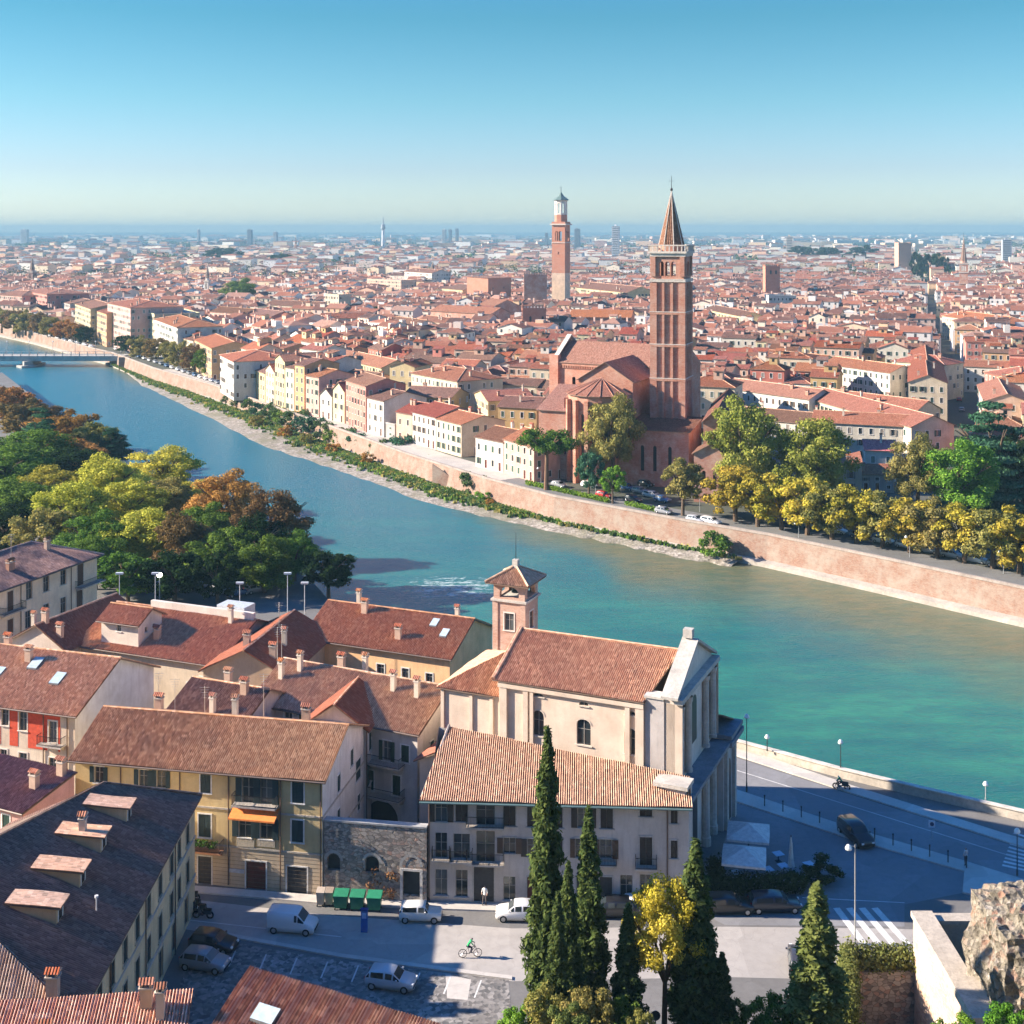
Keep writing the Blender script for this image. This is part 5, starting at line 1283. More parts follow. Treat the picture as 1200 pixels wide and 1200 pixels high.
# convent buildings behind the big trees
CONV = 'convent ranges behind the yellow trees'
K = tiles((.34, .12, .072), (.42, .175, .11), (.2, .09, .065))
spec(846, 454, 948, 468, 10.5, 12, 'gx', 2.4, C_['white'], K, 'convent_wing', 'long white convent range with small square windows right of the campanile', group=CONV)
spec(949, 467, 1072, 483, 10, 12, 'gx', 2.6, C_['cream'], K, 'convent_wing', 'cream convent range with arched windows and bright orange roof', group=CONV)
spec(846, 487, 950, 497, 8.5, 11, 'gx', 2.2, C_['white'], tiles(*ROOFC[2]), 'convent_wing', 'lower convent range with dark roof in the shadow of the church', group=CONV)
spec(952, 494, 1066, 500, 9.5, 11, 'gx', 2.2, C_['pale'], K, 'convent_wing', 'convent range with red shutters behind the small red-roofed lodge', group=CONV)
a_ = W(1068, 500, 10); b_ = W(1118, 498, 10)
house((a_.x, a_.y), (b_.x, b_.y), 62, 10, 2.6, 'gy', name='convent_wing', wall=plaster(C_['cream']), tile=K, near=False, wins={'f': far_wins(9, 10), 'l': far_wins(60, 10), 'r': far_wins(60, 10)}, chims=[(3, 20, 0), (8, 40, 1)], label='orange roofed convent wing running beside the dark street', group=CONV)
spec(1014, 527, 1050, 528, 7.5, 7, 'gx', 1.8, C_['white'], tiles((.55, .10, .10), (.62, .18, .16), (.35, .08, .08)), 'lodge', 'small white lodge with crimson roof and red shutters among the trees', group=CONV)
spec(1008, 556, 1048, 556, 4.2, 5, 'sy', 1.4, C_['grey'], K, 'porch', 'low shaded porch with orange lean-to roof below the crimson lodge', group=CONV)
spec(985, 548, 1010, 549, 6, 14, 'sx', 1.4, C_['cream'], K, 'lodge', 'low cream shed with pink-red roof beside the crimson lodge', group=CONV)

# ------------------------------------------------------------ the great brick church and its campanile
BK = brickm((.40, .15, .095), (.49, .24, .165), 1.0, .3); BKD = brickm((.40, .17, .12), (.5, .25, .18), 1.0, .5); LIME = stone((.66, .58, .50), .5)
def campanile(C, ang, S, zt, courses, name, label, bel, bal, spire_h, brick, cross=True, z0=-.5, pil=True):
    rt = empty(name, (C[0], C[1], 0), ang, label, 'bell tower'); FOOT.append((C[0], C[1], math.cos(ang), math.sin(ang), S, S))
    sides = (((0, 0, 0), (1, 0, 0), (0, -1, 0)), ((S, 0, 0), (0, 1, 0), (1, 0, 0)), ((S, S, 0), (-1, 0, 0), (0, 1, 0)), ((0, S, 0), (0, -1, 0), (-1, 0, 0)))
    t = MB(); w3 = S*.17
    for O_, U_, N_ in sides:
        hs = [(S*.5-w3*1.6+i*w3*1.1, S*.5-w3*1.6+i*w3*1.1+w3*.85, bel[0], bel[1], w3*.4) for i in range(3)]
        facade(t, O_, U_, N_, S, z0, zt, hs, brick, .8)
    t.face([(.05, .05, zt), (S-.05, .05, zt), (S-.05, S-.05, zt), (.05, S-.05, zt)], brick)
    t.box((.9, .9, bel[0]-.3), (S-.9, S-.9, bel[0]-.1), brick); t.build('shaft', rt)
    if pil:
        for si, (O_, U_, N_) in enumerate(sides):
            p = MB(); O_ = Vector(O_); U_ = Vector(U_); N_ = Vector(N_)
            def strip(u0, u1, a, b, d=.42):
                q = [O_+U_*u0, O_+U_*u1]; q2 = [q[0]+N_*d, q[1]+N_*d]
                p.prism([(q2[0].x, q2[0].y), (q2[1].x, q2[1].y), (q[1].x, q[1].y), (q[0].x, q[0].y)], a, b, brick)
            e = .005
            for u0, u1 in ((-.4 if si % 2 == 0 else 0, S*.16), (S*.84, S+.4 if si % 2 == 0 else S), (S*.33, S*.40), (S*.60, S*.67)):
                last = z0
                for cz in list(courses)+[bel[0]-1.0]:
                    if cz < 14: last = cz; continue
                    strip(u0, u1, max(last, 4)+.01, cz-.6); last = cz
            strip(-.2 if si % 2 == 0 else 0, S*.12, bel[0], zt-.5); strip(S*.88, S+.2 if si % 2 == 0 else S, bel[0], zt-.5)
            p.build('pilaster_strips', rt)
    for cz in list(courses)+[bel[0]-.8, zt-.4]:
        p = MB(); p.box((-.46, -.46, cz-.55), (S+.46, S+.46, cz), LIME if cz > bel[0]-1 else brick); p.box((-.5, -.5, cz-.002), (S+.5, S+.5, cz+.18), LIME); p.build('string_course', rt)
    if bal:
        p = MB(); n = 9
        for i in range(n+1):
            for x, y in ((-.6+(S+1.2)*i/n, -.6), (-.6+(S+1.2)*i/n, S+.6), (-.6, -.6+(S+1.2)*i/n), (S+.6, -.6+(S+1.2)*i/n)):
                p.cbox((x, y, zt+.3), (.28, .28, 1.3), LIME)
        p.box((-.8, -.8, zt-.2), (S+.8, S+.8, zt+.3), LIME)
        for a, b in (((-.8, -.8, zt+1.6), (S+.8, -.4, zt+1.9)), ((-.8, S+.4, zt+1.6), (S+.8, S+.8, zt+1.9)), ((-.8, -.4, zt+1.6), (-.4, S+.4, zt+1.9)), ((S+.4, -.4, zt+1.6), (S+.8, S+.4, zt+1.9))): p.box(a, b, LIME)
        p.build('balustrade', rt)
    sp = MB(); n = 8; r0 = S*.40; sm = tiles((.19, .10, .065), (.26, .15, .10), (.09, .05, .04), .5)
    c = (S/2, S/2); zb = zt+.3; ring = [(c[0]+r0*math.cos(math.pi*2*(i+.5)/n), c[1]+r0*math.sin(math.pi*2*(i+.5)/n)) for i in range(n)]
    sp.prism(ring, zb, zb+1.6, brick, top=False)
    for i in range(n):
        a, b = ring[i], ring[(i+1) % n]; sp.face([(*a, zb+1.6), (*b, zb+1.6), (*c, zb+spire_h)], sm)
    so = sp.build('spire', rt); sp = MB()
    for i in range(n): sp.tube((*ring[i], zb+1.6), (*c, zb+spire_h), .13, .1, LIME, 4, False)
    sp.build('ribs', so)
    if cross:
        p = MB(); z = zb+spire_h; p.lathe((*c, z-.1), [(.25, 0), (.35, .35), (.2, .7), (.06, .75)], IRON, 8); p.tube((*c, z), (*c, z+3.6), .09, .05, IRON, 5); p.tube((c[0]-.8, c[1], z+2.3), (c[0]+.8, c[1], z+2.3), .05, .05, IRON, 4); p.build('cross', so)
    return rt
ang = R(-20); S = 7.9; C0 = Vector((41.5, 309, 0)); A0 = C0-Vector((math.cos(ang), math.sin(ang), 0))*S
def zrow(y, Y=310): return HC-(y-270)/F*Y
campanile((A0.x, A0.y), ang, S, zrow(296), (zrow(444), zrow(404), zrow(366)), 'campanile', 'tallest red brick campanile with white balustrade and pointed spire beside the great brick church', (zrow(324), zrow(306.5)), True, zrow(224)-zrow(296), BK)
# nave
cr = 'great red brick church'
u_ = Vector((math.cos(R(-30)), math.sin(R(-30)), 0)); v_ = Vector((-u_.y, u_.x, 0)); NA2 = Vector((11.5, 339.5, 0))
rt = empty('brick_church', NA2, R(-30), 'great red brick church with gabled transept and buttressed apse behind the embankment trees', 'church')
FOOT.append((NA2.x-2, NA2.y-28, 1, 0, 55, 52))
T_ = tiles((.30, .12, .08), (.36, .175, .125), (.18, .09, .07))
w = MB(); Ln, Dn = 35, 15
facade(w, (0, 0, 0), (1, 0, 0), (0, -1, 0), Ln, -.5, 25.5, [(5+7*i, 6.0+7*i, 17.5, 21.5, .45) for i in range(4)], BK, .4); w.face([(Ln, Dn, -.5), (0, Dn, -.5), (0, Dn, 25.5), (Ln, Dn, 25.5)], BK)
w.face([(0, Dn, -.5), (0, 0, -.5), (0, 0, 26.5), (0, Dn/2, 31.6), (0, Dn, 26.5)], BK); w.face([(Ln, 0, -.5), (Ln, Dn, -.5), (Ln, Dn, 25.5), (Ln, Dn/2, 30.3), (Ln, 0, 25.5)], BK)
w.box((-1.4, -.8, -.5), (1.2, 1.0, 27), BK); w.box((-.02+.03, -.35, 24.4), (Ln, -.004, 25.3), LIME if False else BK)
for i in range(47): w.box((1.6+i*.7, -.3, 23.7), (1.6+i*.7+.3, -.005, 24.39), BK)
w.build('wall', rt)
r_ = MB(); sl = 4.8/(Dn/2)
slope(r_, [(.6, -.6, 25.5-sl*.6+.1), (Ln, -.6, 25.5-sl*.6+.1), (Ln, Dn/2, 30.4), (.6, Dn/2, 30.4)], T_); slope(r_, [(Ln, Dn+.6, 25.1), (.6, Dn+.6, 25.1), (.6, Dn/2, 30.4), (Ln, Dn/2, 30.4)], T_)
r_.build('roof', rt); r_ = MB()
for s_ in (1, -1):
    P4 = [(-.3, Dn/2, 31.7), (1.0, Dn/2, 31.7), (1.0, Dn/2-s_*Dn/2*1.08, 26.3), (-.3, Dn/2-s_*Dn/2*1.08, 26.3)]
    r_.face([(a, b, c+.3) for a, b, c in P4], LIME); r_.face(P4[::-1], LIME)
    for i in range(4): a, b = P4[i], P4[(i+1) % 4]; r_.face([a, b, (b[0], b[1], b[2]+.3), (a[0], a[1], a[2]+.3)], LIME)
r_.build('gable_coping', rt)
rel = lambda p: (Vector((p[0], p[1], 0))-NA2)
def loc2(p): d = rel(p); return d.dot(u_), d.dot(v_)
# transept, gable to the camera: its own axes
def block(parent, A, B, D, ze, rise, roof, wallm, tilem, name, wins=(), base_root=NA2, rr=R(-30), gable_corbel=False):
    A = Vector((*A, 0)); B = Vector((*B, 0)); d = B-A; L = d.length; a = math.atan2(d.y, d.x); w = MB()
    holes = [(u-ww/2, u+ww/2, z, z+h, ww/2) for u, z, ww, h in wins]
    facade(w, (0, 0, 0), (1, 0, 0), (0, -1, 0), L, -.5, ze, [h for h in holes if h[3] < ze], wallm, .4)
    ends = {'gy': 'fk', 'gx': 'rl'}.get(roof, '')
    w.face([(L, 0, -.5), (L, D, -.5), (L, D, ze), (L, 0, ze)], wallm); w.face([(L, D, -.5), (0, D, -.5), (0, D, ze+(rise if roof == 'sy' else 0)), (L, D, ze+(rise if roof == 'sy' else 0))], wallm); w.face([(0, D, -.5), (0, 0, -.5), (0, 0, ze), (0, D, ze)], wallm)
    if roof == 'gy':
        w.face([(0, 0, ze), (L, 0, ze), (L/2, 0, ze+rise)], wallm); w.face([(L, D, ze), (0, D, ze), (L/2, D, ze+rise)], wallm)
    if roof == 'sy': w.face([(L, 0, ze), (L, D, ze), (L, D, ze+rise)], wallm); w.face([(0, 0, ze), (0, D, ze+rise), (0, D, ze)], wallm)
    if roof == 'gx': w.face([(L, 0, ze), (L, D, ze), (L, D/2, ze+rise)], wallm); w.face([(0, D, ze), (0, 0, ze), (0, D/2, ze+rise)], wallm)
    o = w.build(name, parent); o.matrix_local = Matrix.Rotation(-rr, 4, 'Z') @ Matrix.Translation(A-base_root) @ Matrix.Rotation(a, 4, 'Z')
    r_ = MB(); e = .5
    if roof == 'gy':
        s = rise/(L/2); slope(r_, [(L+e, -e, ze-s*e+.1), (L+e, D, ze-s*e+.1), (L/2, D, ze+rise+.1), (L/2, -e, ze+rise+.1)], tilem); slope(r_, [(-e, D, ze-s*e+.1), (-e, -e, ze-s*e+.1), (L/2, -e, ze+rise+.1), (L/2, D, ze+rise+.1)], tilem)
    elif roof == 'gx':
        s = rise/(D/2); slope(r_, [(-e, -e, ze-s*e+.1), (L+e, -e, ze-s*e+.1), (L+e, D/2, ze+rise+.1), (-e, D/2, ze+rise+.1)], tilem); slope(r_, [(L+e, D+e, ze-s*e+.1), (-e, D+e, ze-s*e+.1), (-e, D/2, ze+rise+.1), (L+e, D/2, ze+rise+.1)], tilem)
    elif roof == 'sy': slope(r_, [(-e, -e, ze), (L+e, -e, ze), (L+e, D, ze+rise+.1), (-e, D, ze+rise+.1)], tilem)
    elif roof == 'cr':   # crenellated flat top
        k = 0
        while k*1.6 < L: r_.box((k*1.6, -.02, ze), (k*1.6+.8, .5, ze+1.3), wallm); k += 1
        k = 0
        while k*1.6 < D: r_.box((L-.5, k*1.6, ze+.002), (L+.02, k*1.6+.8, ze+1.3), wallm); r_.box((-.02, k*1.6, ze+.002), (.5, k*1.6+.8, ze+1.3), wallm); k += 1
        r_.box((.5, .5, ze-.5), (L-.5, D-.5, ze-.3), plain((.25, .2, .17)))
        r_.box((-.25, -.25, ze-1.6), (L+.25, D+.25, ze-1.2), wallm)
    r_.build('roof', o)
    for u, z, ww, h in wins:
        p = MB(); p.face([(u-ww/2, .38, z), (u+ww/2, .38, z), (u+ww/2, .38, z+h), (u-ww/2, .38, z+h)], plain((.03, .03, .035), .3)); p.build('window', o)
    return o
block(rt, (16.4, 315.5), (29.2, 309.5), 20, 23.4, 4.4, 'gy', BK, T_, 'transept', [(5.6, 18.2, .9, 2.6), (8.6, 18.2, .9, 2.6), (7.1, 19.6, 1.4, 3.0)])
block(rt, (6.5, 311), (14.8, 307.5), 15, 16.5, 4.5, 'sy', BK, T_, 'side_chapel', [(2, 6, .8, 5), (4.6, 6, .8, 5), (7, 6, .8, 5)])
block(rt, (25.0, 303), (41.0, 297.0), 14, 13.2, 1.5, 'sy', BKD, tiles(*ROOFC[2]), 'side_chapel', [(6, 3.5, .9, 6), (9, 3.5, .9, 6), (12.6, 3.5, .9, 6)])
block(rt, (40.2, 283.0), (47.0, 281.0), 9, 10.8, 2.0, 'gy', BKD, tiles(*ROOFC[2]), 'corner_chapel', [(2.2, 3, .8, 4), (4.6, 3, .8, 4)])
o = block(rt, (43.2, 289.0), (50, 287.4), 36, 17.0, 3.2, 'gy', BK, tiles(*ROOFC[2]), 'south_wing', [(3.4, 9, 1.0, 2.4)])
# apse: half octagon with pilasters
ap = MB(); ar = MB(); c = Vector((21.2, 309.5, 0)); r0 = 7.6; n = 8; ax = R(-26)
pl_ = []
for i in range(n+1):
    t = ax+math.pi+math.pi*i/n*1.0; pl_.append(c+Vector((math.cos(t), math.sin(t), 0))*r0)
zA = 20.8
for i in range(n):
    a, b = pl_[i], pl_[i+1]; d = (b-a).normalized(); N_ = Vector((d.y, -d.x, 0)); L = (b-a).length
    facade(ap, a, d, N_, L, -.5, zA, [(L/2-.5, L/2+.5, 6, 16.5, .5)], BK, .35)
    q = a+d*.5-N_*.33; ap.face([(q.x+d.x*(L/2-1), q.y+d.y*(L/2-1), 6), (q.x+d.x*(L/2), q.y+d.y*(L/2), 6), (q.x+d.x*(L/2), q.y+d.y*(L/2), 16.5), (q.x+d.x*(L/2-1), q.y+d.y*(L/2-1), 16.5)], plain((.04, .04, .045), .3))
    out = (a-c).normalized(); tn = Vector((-out.y, out.x, 0))
    ap.prism([((a+out*1.0-tn*.45).x, (a+out*1.0-tn*.45).y), ((a+out*1.0+tn*.45).x, (a+out*1.0+tn*.45).y), ((a+tn*.45).x, (a+tn*.45).y), ((a-tn*.45).x, (a-tn*.45).y)], -.5, 19.6, BK)
    e1 = c+(a-c)*1.09; e2 = c+(b-c)*1.09; slope(ar, [(e1.x, e1.y, zA), (e2.x, e2.y, zA), (c.x+.5, c.y+1.2, zA+3.4)], T_)
    ar.tube((e1.x, e1.y, zA+.1), (c.x+.5, c.y+1.2, zA+3.5), .09, .09, BK, 4)
for mb_, nm in ((ap, 'apse'), (ar, 'apse_roof')):
    o = mb_.build(nm, rt); o.matrix_local = Matrix.Rotation(R(30), 4, 'Z') @ Matrix.Translation(-NA2)

# ------------------------------------------------------------ clock tower and castle-like blocks
rt = empty('clock_tower', (26.7, 857, 0), R(-24), 'tall two-tone brick tower with white octagonal lantern in the town centre', 'tower'); FOOT.append((20, 850, 1, 0, 24, 24))
S = 9.4; TF = stone((.66, .50, .38), .4); BL = brickm((.44, .16, .10), (.50, .24, .16), 1.0, .12)
w = MB()
for O_, U_, N_ in (((0, 0, 0), (1, 0, 0), (0, -1, 0)), ((S, 0, 0), (0, 1, 0), (1, 0, 0)), ((S, S, 0), (-1, 0, 0), (0, 1, 0)), ((0, S, 0), (0, -1, 0), (-1, 0, 0))):
    facade(w, O_, U_, N_, S, 0, 31.5, [], TF); facade(w, O_, U_, N_, S, 31.5, 63.6, [(2.3, 4.4, 53, 59.5, 1), (5.0, 7.1, 53, 59.5, 1), (4.3, 5.1, 44, 45.6, .3)], BL, .8)
w.box((.8, .8, 52.6), (S-.8, S-.8, 52.9), BL); w.build('shaft', rt)
p = MB(); p.box((-1.0, -1.0, 63.6), (S+1.0, S+1.0, 64.5), LIME); p.box((-.1, -.1, 64.5), (S+.1, S+.1, 65.8), BL); p.box((-.3, -.3, 51.6), (S+.3, S+.3, 52.0), LIME); p.build('cornice', rt)
oc = MB(); n = 8; r0 = 4.2; WM = stone((.72, .68, .62), .5)
ring = [(S/2+r0*math.cos(2*math.pi*(i+.5)/n), S/2+r0*math.sin(2*math.pi*(i+.5)/n)) for i in range(n)]
oc.prism(ring, 65.8, 70.5, BL)
for i in range(n):
    a, b = Vector((*ring[i], 0)), Vector((*ring[(i+1) % n], 0)); d = (b-a).normalized(); N_ = Vector((d.y, -d.x, 0)); facade(oc, a, d, N_, (b-a).length, 70.52, 79.6, [(.9, (b-a).length-.9, 71.6, 78.2, .7)], WM, .5)
oc.prism([(S/2+(x-S/2)*1.08, S/2+(y-S/2)*1.08) for x, y in ring], 79.6, 80.4, WM, bottom=True); oc.build('lantern', rt)
rf = MB(); r1 = [(S/2+(x-S/2)*1.35, S/2+(y-S/2)*1.35) for x, y in ring]; cu = plain((.12, .18, .17), .6)
for i in range(n): 
    a, b = r1[i], r1[(i+1) % n]; m1 = [(S/2+(q[0]-S/2)*.35, S/2+(q[1]-S/2)*.35) for q in (a, b)]
    rf.face([(*a, 80.3), (*b, 80.3), (*m1[1], 83.0), (*m1[0], 83.0)], cu); rf.face([(*m1[0], 83.0), (*m1[1], 83.0), (S/2, S/2, 86.2)], cu)
rf.face([(*p, 80.29) for p in r1[::-1]], cu); rf.tube((S/2, S/2, 86), (S/2, S/2, 90), .2, .1, IRON, 5); rf.tube((S/2-1, S/2, 88.6), (S/2+1, S/2, 88.6), .1, .1, IRON, 4); rf.build('lantern_roof', rt)
def wpx(px, py_top, z):   # plan point whose top at height z shows at that pixel
    p = W(px, py_top, z); return (p.x, p.y)
def brick_block(pl, pr, z, D, roof, rise, name, label, wins=(), m=None, t=None):
    A, B = wpx(*pl, z), wpx(*pr, z); a = math.atan2(B[1]-A[1], B[0]-A[0]); L = math.hypot(B[0]-A[0], B[1]-A[1])
    rt = empty(name, (A[0], A[1], 0), a, label, 'palace' if 'palace' in name else 'tower'); FOOT.append((A[0], A[1], math.cos(a), math.sin(a), L, D))
    block(rt, A, B, D, z, rise, roof, m or BL, t or T_, 'wall', wins, Vector((A[0], A[1], 0)), a)
brick_block((614, 322), (641, 322), 31, 16, 'cr', 0, 'fortified_tower', 'crenellated dark red brick tower block touching the tall clock tower', m=BKD)
brick_block((572, 326), (599, 325), 26, 22, 'sy', .5, 'fortified_tower', 'plain red brick block with flat roof left of the crenellated tower', [(5, 18, 1, 1.4), (16, 18, 1, 1.4)])
brick_block((612, 361), (640, 361), 22, 20, 'cr', 0, 'fortified_tower', 'low crenellated brick tower with four windows in front of the clock tower', [(4, 9, 1.1, 3), (10, 9, 1.1, 3), (4, 15, 1.1, 3), (10, 15, 1.1, 3)])
brick_block((668, 371), (739, 372), 15, 18, 'gx', 3.2, 'brick_palace', 'long brick palace wing with merlons right of the low crenellated tower', [(5+8*i, 8, 1.6, 4) for i in range(5)], t=tiles(*ROOFC[1]))
brick_block((505, 364), (575, 368), 15, 16, 'gx', 3, 'brick_palace', 'long red palace wing with arched doorways left of the crenellated tower', [(5+6*i, 6, 1.4, 3) for i in range(6)], m=BKD)
brick_block((577, 360), (611, 359), 15, 22, 'gy', 4, 'brick_palace', 'dark gabled brick hall between the red palace wing and the low tower', m=BKD)
brick_block((897, 312), (914, 312), 33, 10, 'cr', 0, 'brick_tower', 'squat square brick tower with a pair of belfry openings beside the bright white building', [(4, 27, 1.4, 3), (8, 27, 1.4, 3)])
brick_block((1053, 285), (1068, 285), 45, 16, 'cr', 0, 'brick_tower', 'distant plain square brick tower next to the dark park trees', m=stone((.60, .38, .28)))
brick_block((945, 381), (956, 381), 15, 7, 'cr', 0, 'brick_tower', 'small brick belfry stump rising among the roofs right of the campanile')
def steeple(px, ytop, yb, wpx_, Y, label, m, cat='bell tower'):
    S = wpx_*Y/F*.8; zt = HC-(ytop-270)/F*Y; h = zt; zs = h*.60
    X = (px-600)/F*Y; campanile((X-S/2, Y), R(-20), S, zs, (zs*.5,), 'steeple', label, (zs-6.5, zs-2.2), False, h-zs-.3, m, True, pil=False)
steeple(1129, 277, 336, 12, 1050, 'distant brick steeple with dark cone right of the square brick tower', BKD)
steeple(506, 305, 330, 8, 1350, 'distant dark brick steeple left of the yellow rounded-roof building', BKD)
steeple(36, 300, 330, 9, 1200, 'dark pointed steeple at the far upstream edge of town', brickm((.25, .13, .11), (.3, .18, .15), 1.0, .5))
steeple(242, 308, 342, 7, 1000, 'slim white steeple near the big dark green park tree', stone((.7, .66, .6)))
steeple(346, 276, 292, 4, 2700, 'very distant thin dark steeple left of the radio tower', BKD)
# radio tower and distant slab towers
Y = 3300; X = (449-600)/F*Y
rt = empty('radio_tower', (X, Y, 0), 0, 'thin white radio tower with antenna breaking the horizon', 'radio tower')
p = MB(); p.lathe((0, 0, 0), [(5, 0), (4, 40), (3.5, 72)], plain((.7, .7, .7)), 10); p.build('shaft', rt)
p = MB(); p.lathe((0, 0, 70), [(3.5, 0), (6, 4), (6, 9), (5, 10), (5, 16), (3, 17), (1.5, 18), (1.2, 30), (.4, 42)], plain((.35, .38, .42)), 10); p.build('antenna_deck', rt); rt.scale = (1, 1, .87)
def slab(px0, px1, ytop, Y, D, m, label, floors=16):
    X0, X1 = (px0-600)/F*Y, (px1-600)/F*Y; zt = HC-(ytop-270)/F*Y; L = X1-X0
    rt = empty('tower_block', (X0, Y, 0), R(-12), label, 'tower block'); FOOT.append((X0, Y, 1, 0, L, D)); w = MB(); w.box((0, 0, 0), (L, D, zt), m, 'b'); w.box((L*.3, D*.3, zt), (L*.6, D*.6, zt+3), m, 'b')
    n = max(2, int(zt/3.2)); wm_ = plain((.1, .12, .14), .3)
    for k in range(n):
        w.box((L*.06, -.2, k*zt/n+1.2), (L*.94, -.01, k*zt/n+2.5), wm_); w.box((L+.01, D*.06, k*zt/n+1.2), (L+.2, D*.94, k*zt/n+2.5), wm_)
    w.build('body', rt)
slab(717, 725, 265, 2300, 16, plain((.74, .74, .74)), 'distant white tower block just right of the tall clock tower')
slab(673, 679, 268, 3300, 16, plain((.3, .34, .38)), 'very distant dark slab tower next to the clock tower')
for i, (x, wd_, yt, Y) in enumerate([(292, 5, 269, 4200), (322, 4, 272, 3900), (520, 4, 269, 4100), (527, 3, 269, 4300), (535, 3, 268, 4500), (28, 8, 269, 4800), (925, 7, 277, 2500), (1180, 10, 281, 2000), (232, 2, 269, 4400), (640, 3, 273, 3900)]):
    slab(x-wd_/2, x+wd_/2, yt, Y, 14, plain(rnd.choice([(.72, .72, .7), (.6, .6, .6), (.35, .38, .42), (.66, .58, .5)])), 'distant %s tower block on the horizon, number %d counted across the skyline groups' % ('slim' if wd_ < 5 else 'broad', i+1))
SLABN = [o for o in bpy.data.objects if o.name.startswith('tower_block')]
ordr = sorted(SLABN, key=lambda o: o.location.x/o.location.y)
words = 'first second third fourth fifth sixth seventh eighth ninth tenth eleventh twelfth thirteenth fourteenth fifteenth sixteenth seventeenth eighteenth nineteenth twentieth twenty-first twenty-second'.split()
for i, o in enumerate(ordr):
    o['group'] = 'tower blocks along the horizon'
    if 'clock tower' not in o['label']: o['label'] = '%s tower block from the left along the hazy horizon' % words[i]

pS = lambda t, s_: (137+.296*t+s_*.955, 390+.955*t-s_*.296)
house(pS(-2, -15.5), pS(-2, -4.2), 48, 13.5, 2.2, 'gy', name='town_house', wall=plaster(C_['cream']), tile=tiles(*ROOFC[1]), near=False, wins={'f': far_wins(11, 13.5), 'r': far_wins(48, 13.5, 'mix', True)}, chims=[(3, 8, 0), (8, 30, 1)], label='tall cream house lining the shaded side of the long dark street', group=G2, over=.3)
house(pS(-30, 5.0), pS(-30, 17), 40, 12.0, 2.2, 'gy', name='town_house', wall=plaster(C_['peach']), tile=tiles(*ROOFC[1]), near=False, wins={'f': far_wins(12, 12), 'l': far_wins(40, 12)}, chims=[(3, 8, 0), (8, 30, 1)], label='peach house lining the sunny side of the long dark street near the cedar', group=G2, over=.3)
house(pS(52, -14.5), pS(52, -4.2), 60, 13.0, 2.2, 'gy', name='town_house', wall=plaster(C_['pale']), tile=tiles(*ROOFC[3]), near=False, wins={'r': far_wins(60, 13, 'mix', True)}, chims=[(3, 8, 0), (8, 30, 1)], label='long pale house farther along the shaded side of the dark street', group=G2, over=.3)
# ------------------------------------------------------------ the old town: individual houses, then the mass beyond
rt_ = random.Random(21)
ANG = R(-17); ux, uy = math.cos(ANG), math.sin(ANG); vx, vy = -uy, ux
def in_river(x, y, m=0):
    k = y_far_bank(x); return y < k+m
SD = Vector((225, 725)).normalized()
def near_street(x, y, w):
    d = (x-137)*SD.y-(y-390)*SD.x
    return abs(d) < w and y > 330
TREE_SPOTS = [(-200, 947, 19), (-87, 800, 11), (30, 292, 26), (66, 262, 30), (100, 245, 26), (128, 250, 26), (10, 300, 18)]
def blocked(x, y, r):
    if in_river(x, y, 13 if x < 0 else 24): return True
    for a, b, c in TREE_SPOTS:
        if (x-a)**2+(y-b)**2 < (c+r*.5)**2: return True
    if -5 > x > -150 and in_river(x, y, 22): return True
    if near_street(x, y, 4+r): return True
    if y < 428 and 838 < 600+x/y*F < 1122: return True
    if x > 20 and y < 310+max(0, (60-x)): return True
    return False
cands = []
def district(xa, xb, ya, yb, ang, sp_u, seed):
    r = random.Random(seed); a, b = math.cos(ang), math.sin(ang)
    cx, cy_ = (xa+xb)/2, (ya+yb)/2; ext = max(xb-xa, yb-ya)
    v = -ext; row = 0
    while v < ext:
        D = r.uniform(10, 14)*sp_u; u = -ext+r.uniform(0, 10)
        while u < ext:
            L = r.uniform(7.5, 17)*sp_u
            x = cx+(u)*a-v*b; y = cy_+u*b+v*a   # front-left corner
            mx = x+L/2*a-D/2*b; my = y+L/2*b+D/2*a
            if xa <= mx < xb and ya <= my < yb and abs(mx)/my < .46: cands.append((my, x, y, ang, L, D, r.random(), r.random(), r.random(), mx, my))
            u += L+(r.uniform(2, 7)*sp_u if r.random() < .22 else .05)
        v += D+((r.uniform(3.5, 6)) if row % 2 else r.uniform(.6, 3))*sp_u; row += 1
q = random.Random(2)
y = 270
while y < 3300:
    h = 110 if y < 900 else 260
    x = -1600
    while x < 1600:
        w_ = 120 if y < 900 else 300
        if abs(x+w_/2)/(y+h/2) < .6:
            a = q.choice([-17, -14, -20, -23, 73-17+0])
            if x+w_/2 < -5 and y < 650: a = q.choice([-52, -58, -46])
            if a == 56: a = -24
            district(x, x+w_, y, y+h, R(a), 1.0 if y < 900 else 1.25 if y < 1700 else 1.7, q.randrange(9999))
        x += w_
    y += h
cands.sort()
good = []
FT = list(FOOT)
def occ_rect(x, y, r):
    for (ax, ay, ux_, uy_, L, D) in FT:
        dx, dy = x-ax, y-ay; u = dx*ux_+dy*uy_; v = -dx*uy_+dy*ux_
        if -r < u < L+r and -r < v < D+r: return True
    return False
for c in cands:
    my, x, y, a, L, D, r1, r2_, r3_, mx, _ = c
    if blocked(mx, my, 5): continue
    if occ_rect(mx, my, min(L, D)*.42): continue
    co, si = math.cos(a), math.sin(a)
    if my < 1200 and any(occ_rect(x+u*co-v*si, y+u*si+v*co, -.8) for u, v in ((0, 0), (L, 0), (L, D), (0, D), (L/2, 0), (L/2, D))): continue
    if my < 700 and any(in_river(x+u*co-v*si, y+u*si+v*co, 9) for u, v in ((0, 0), (L, 0), (L, D), (0, D))): continue
    if r1 > .97 and my > 500: continue
    good.append(c)
WC_ = ['cream', 'orange', 'yellow', 'pink', 'white', 'peach', 'pale', 'grey', 'rose', 'lemon', 'ochre', 'red', 'white', 'cream', 'pale', 'peach', 'rose']
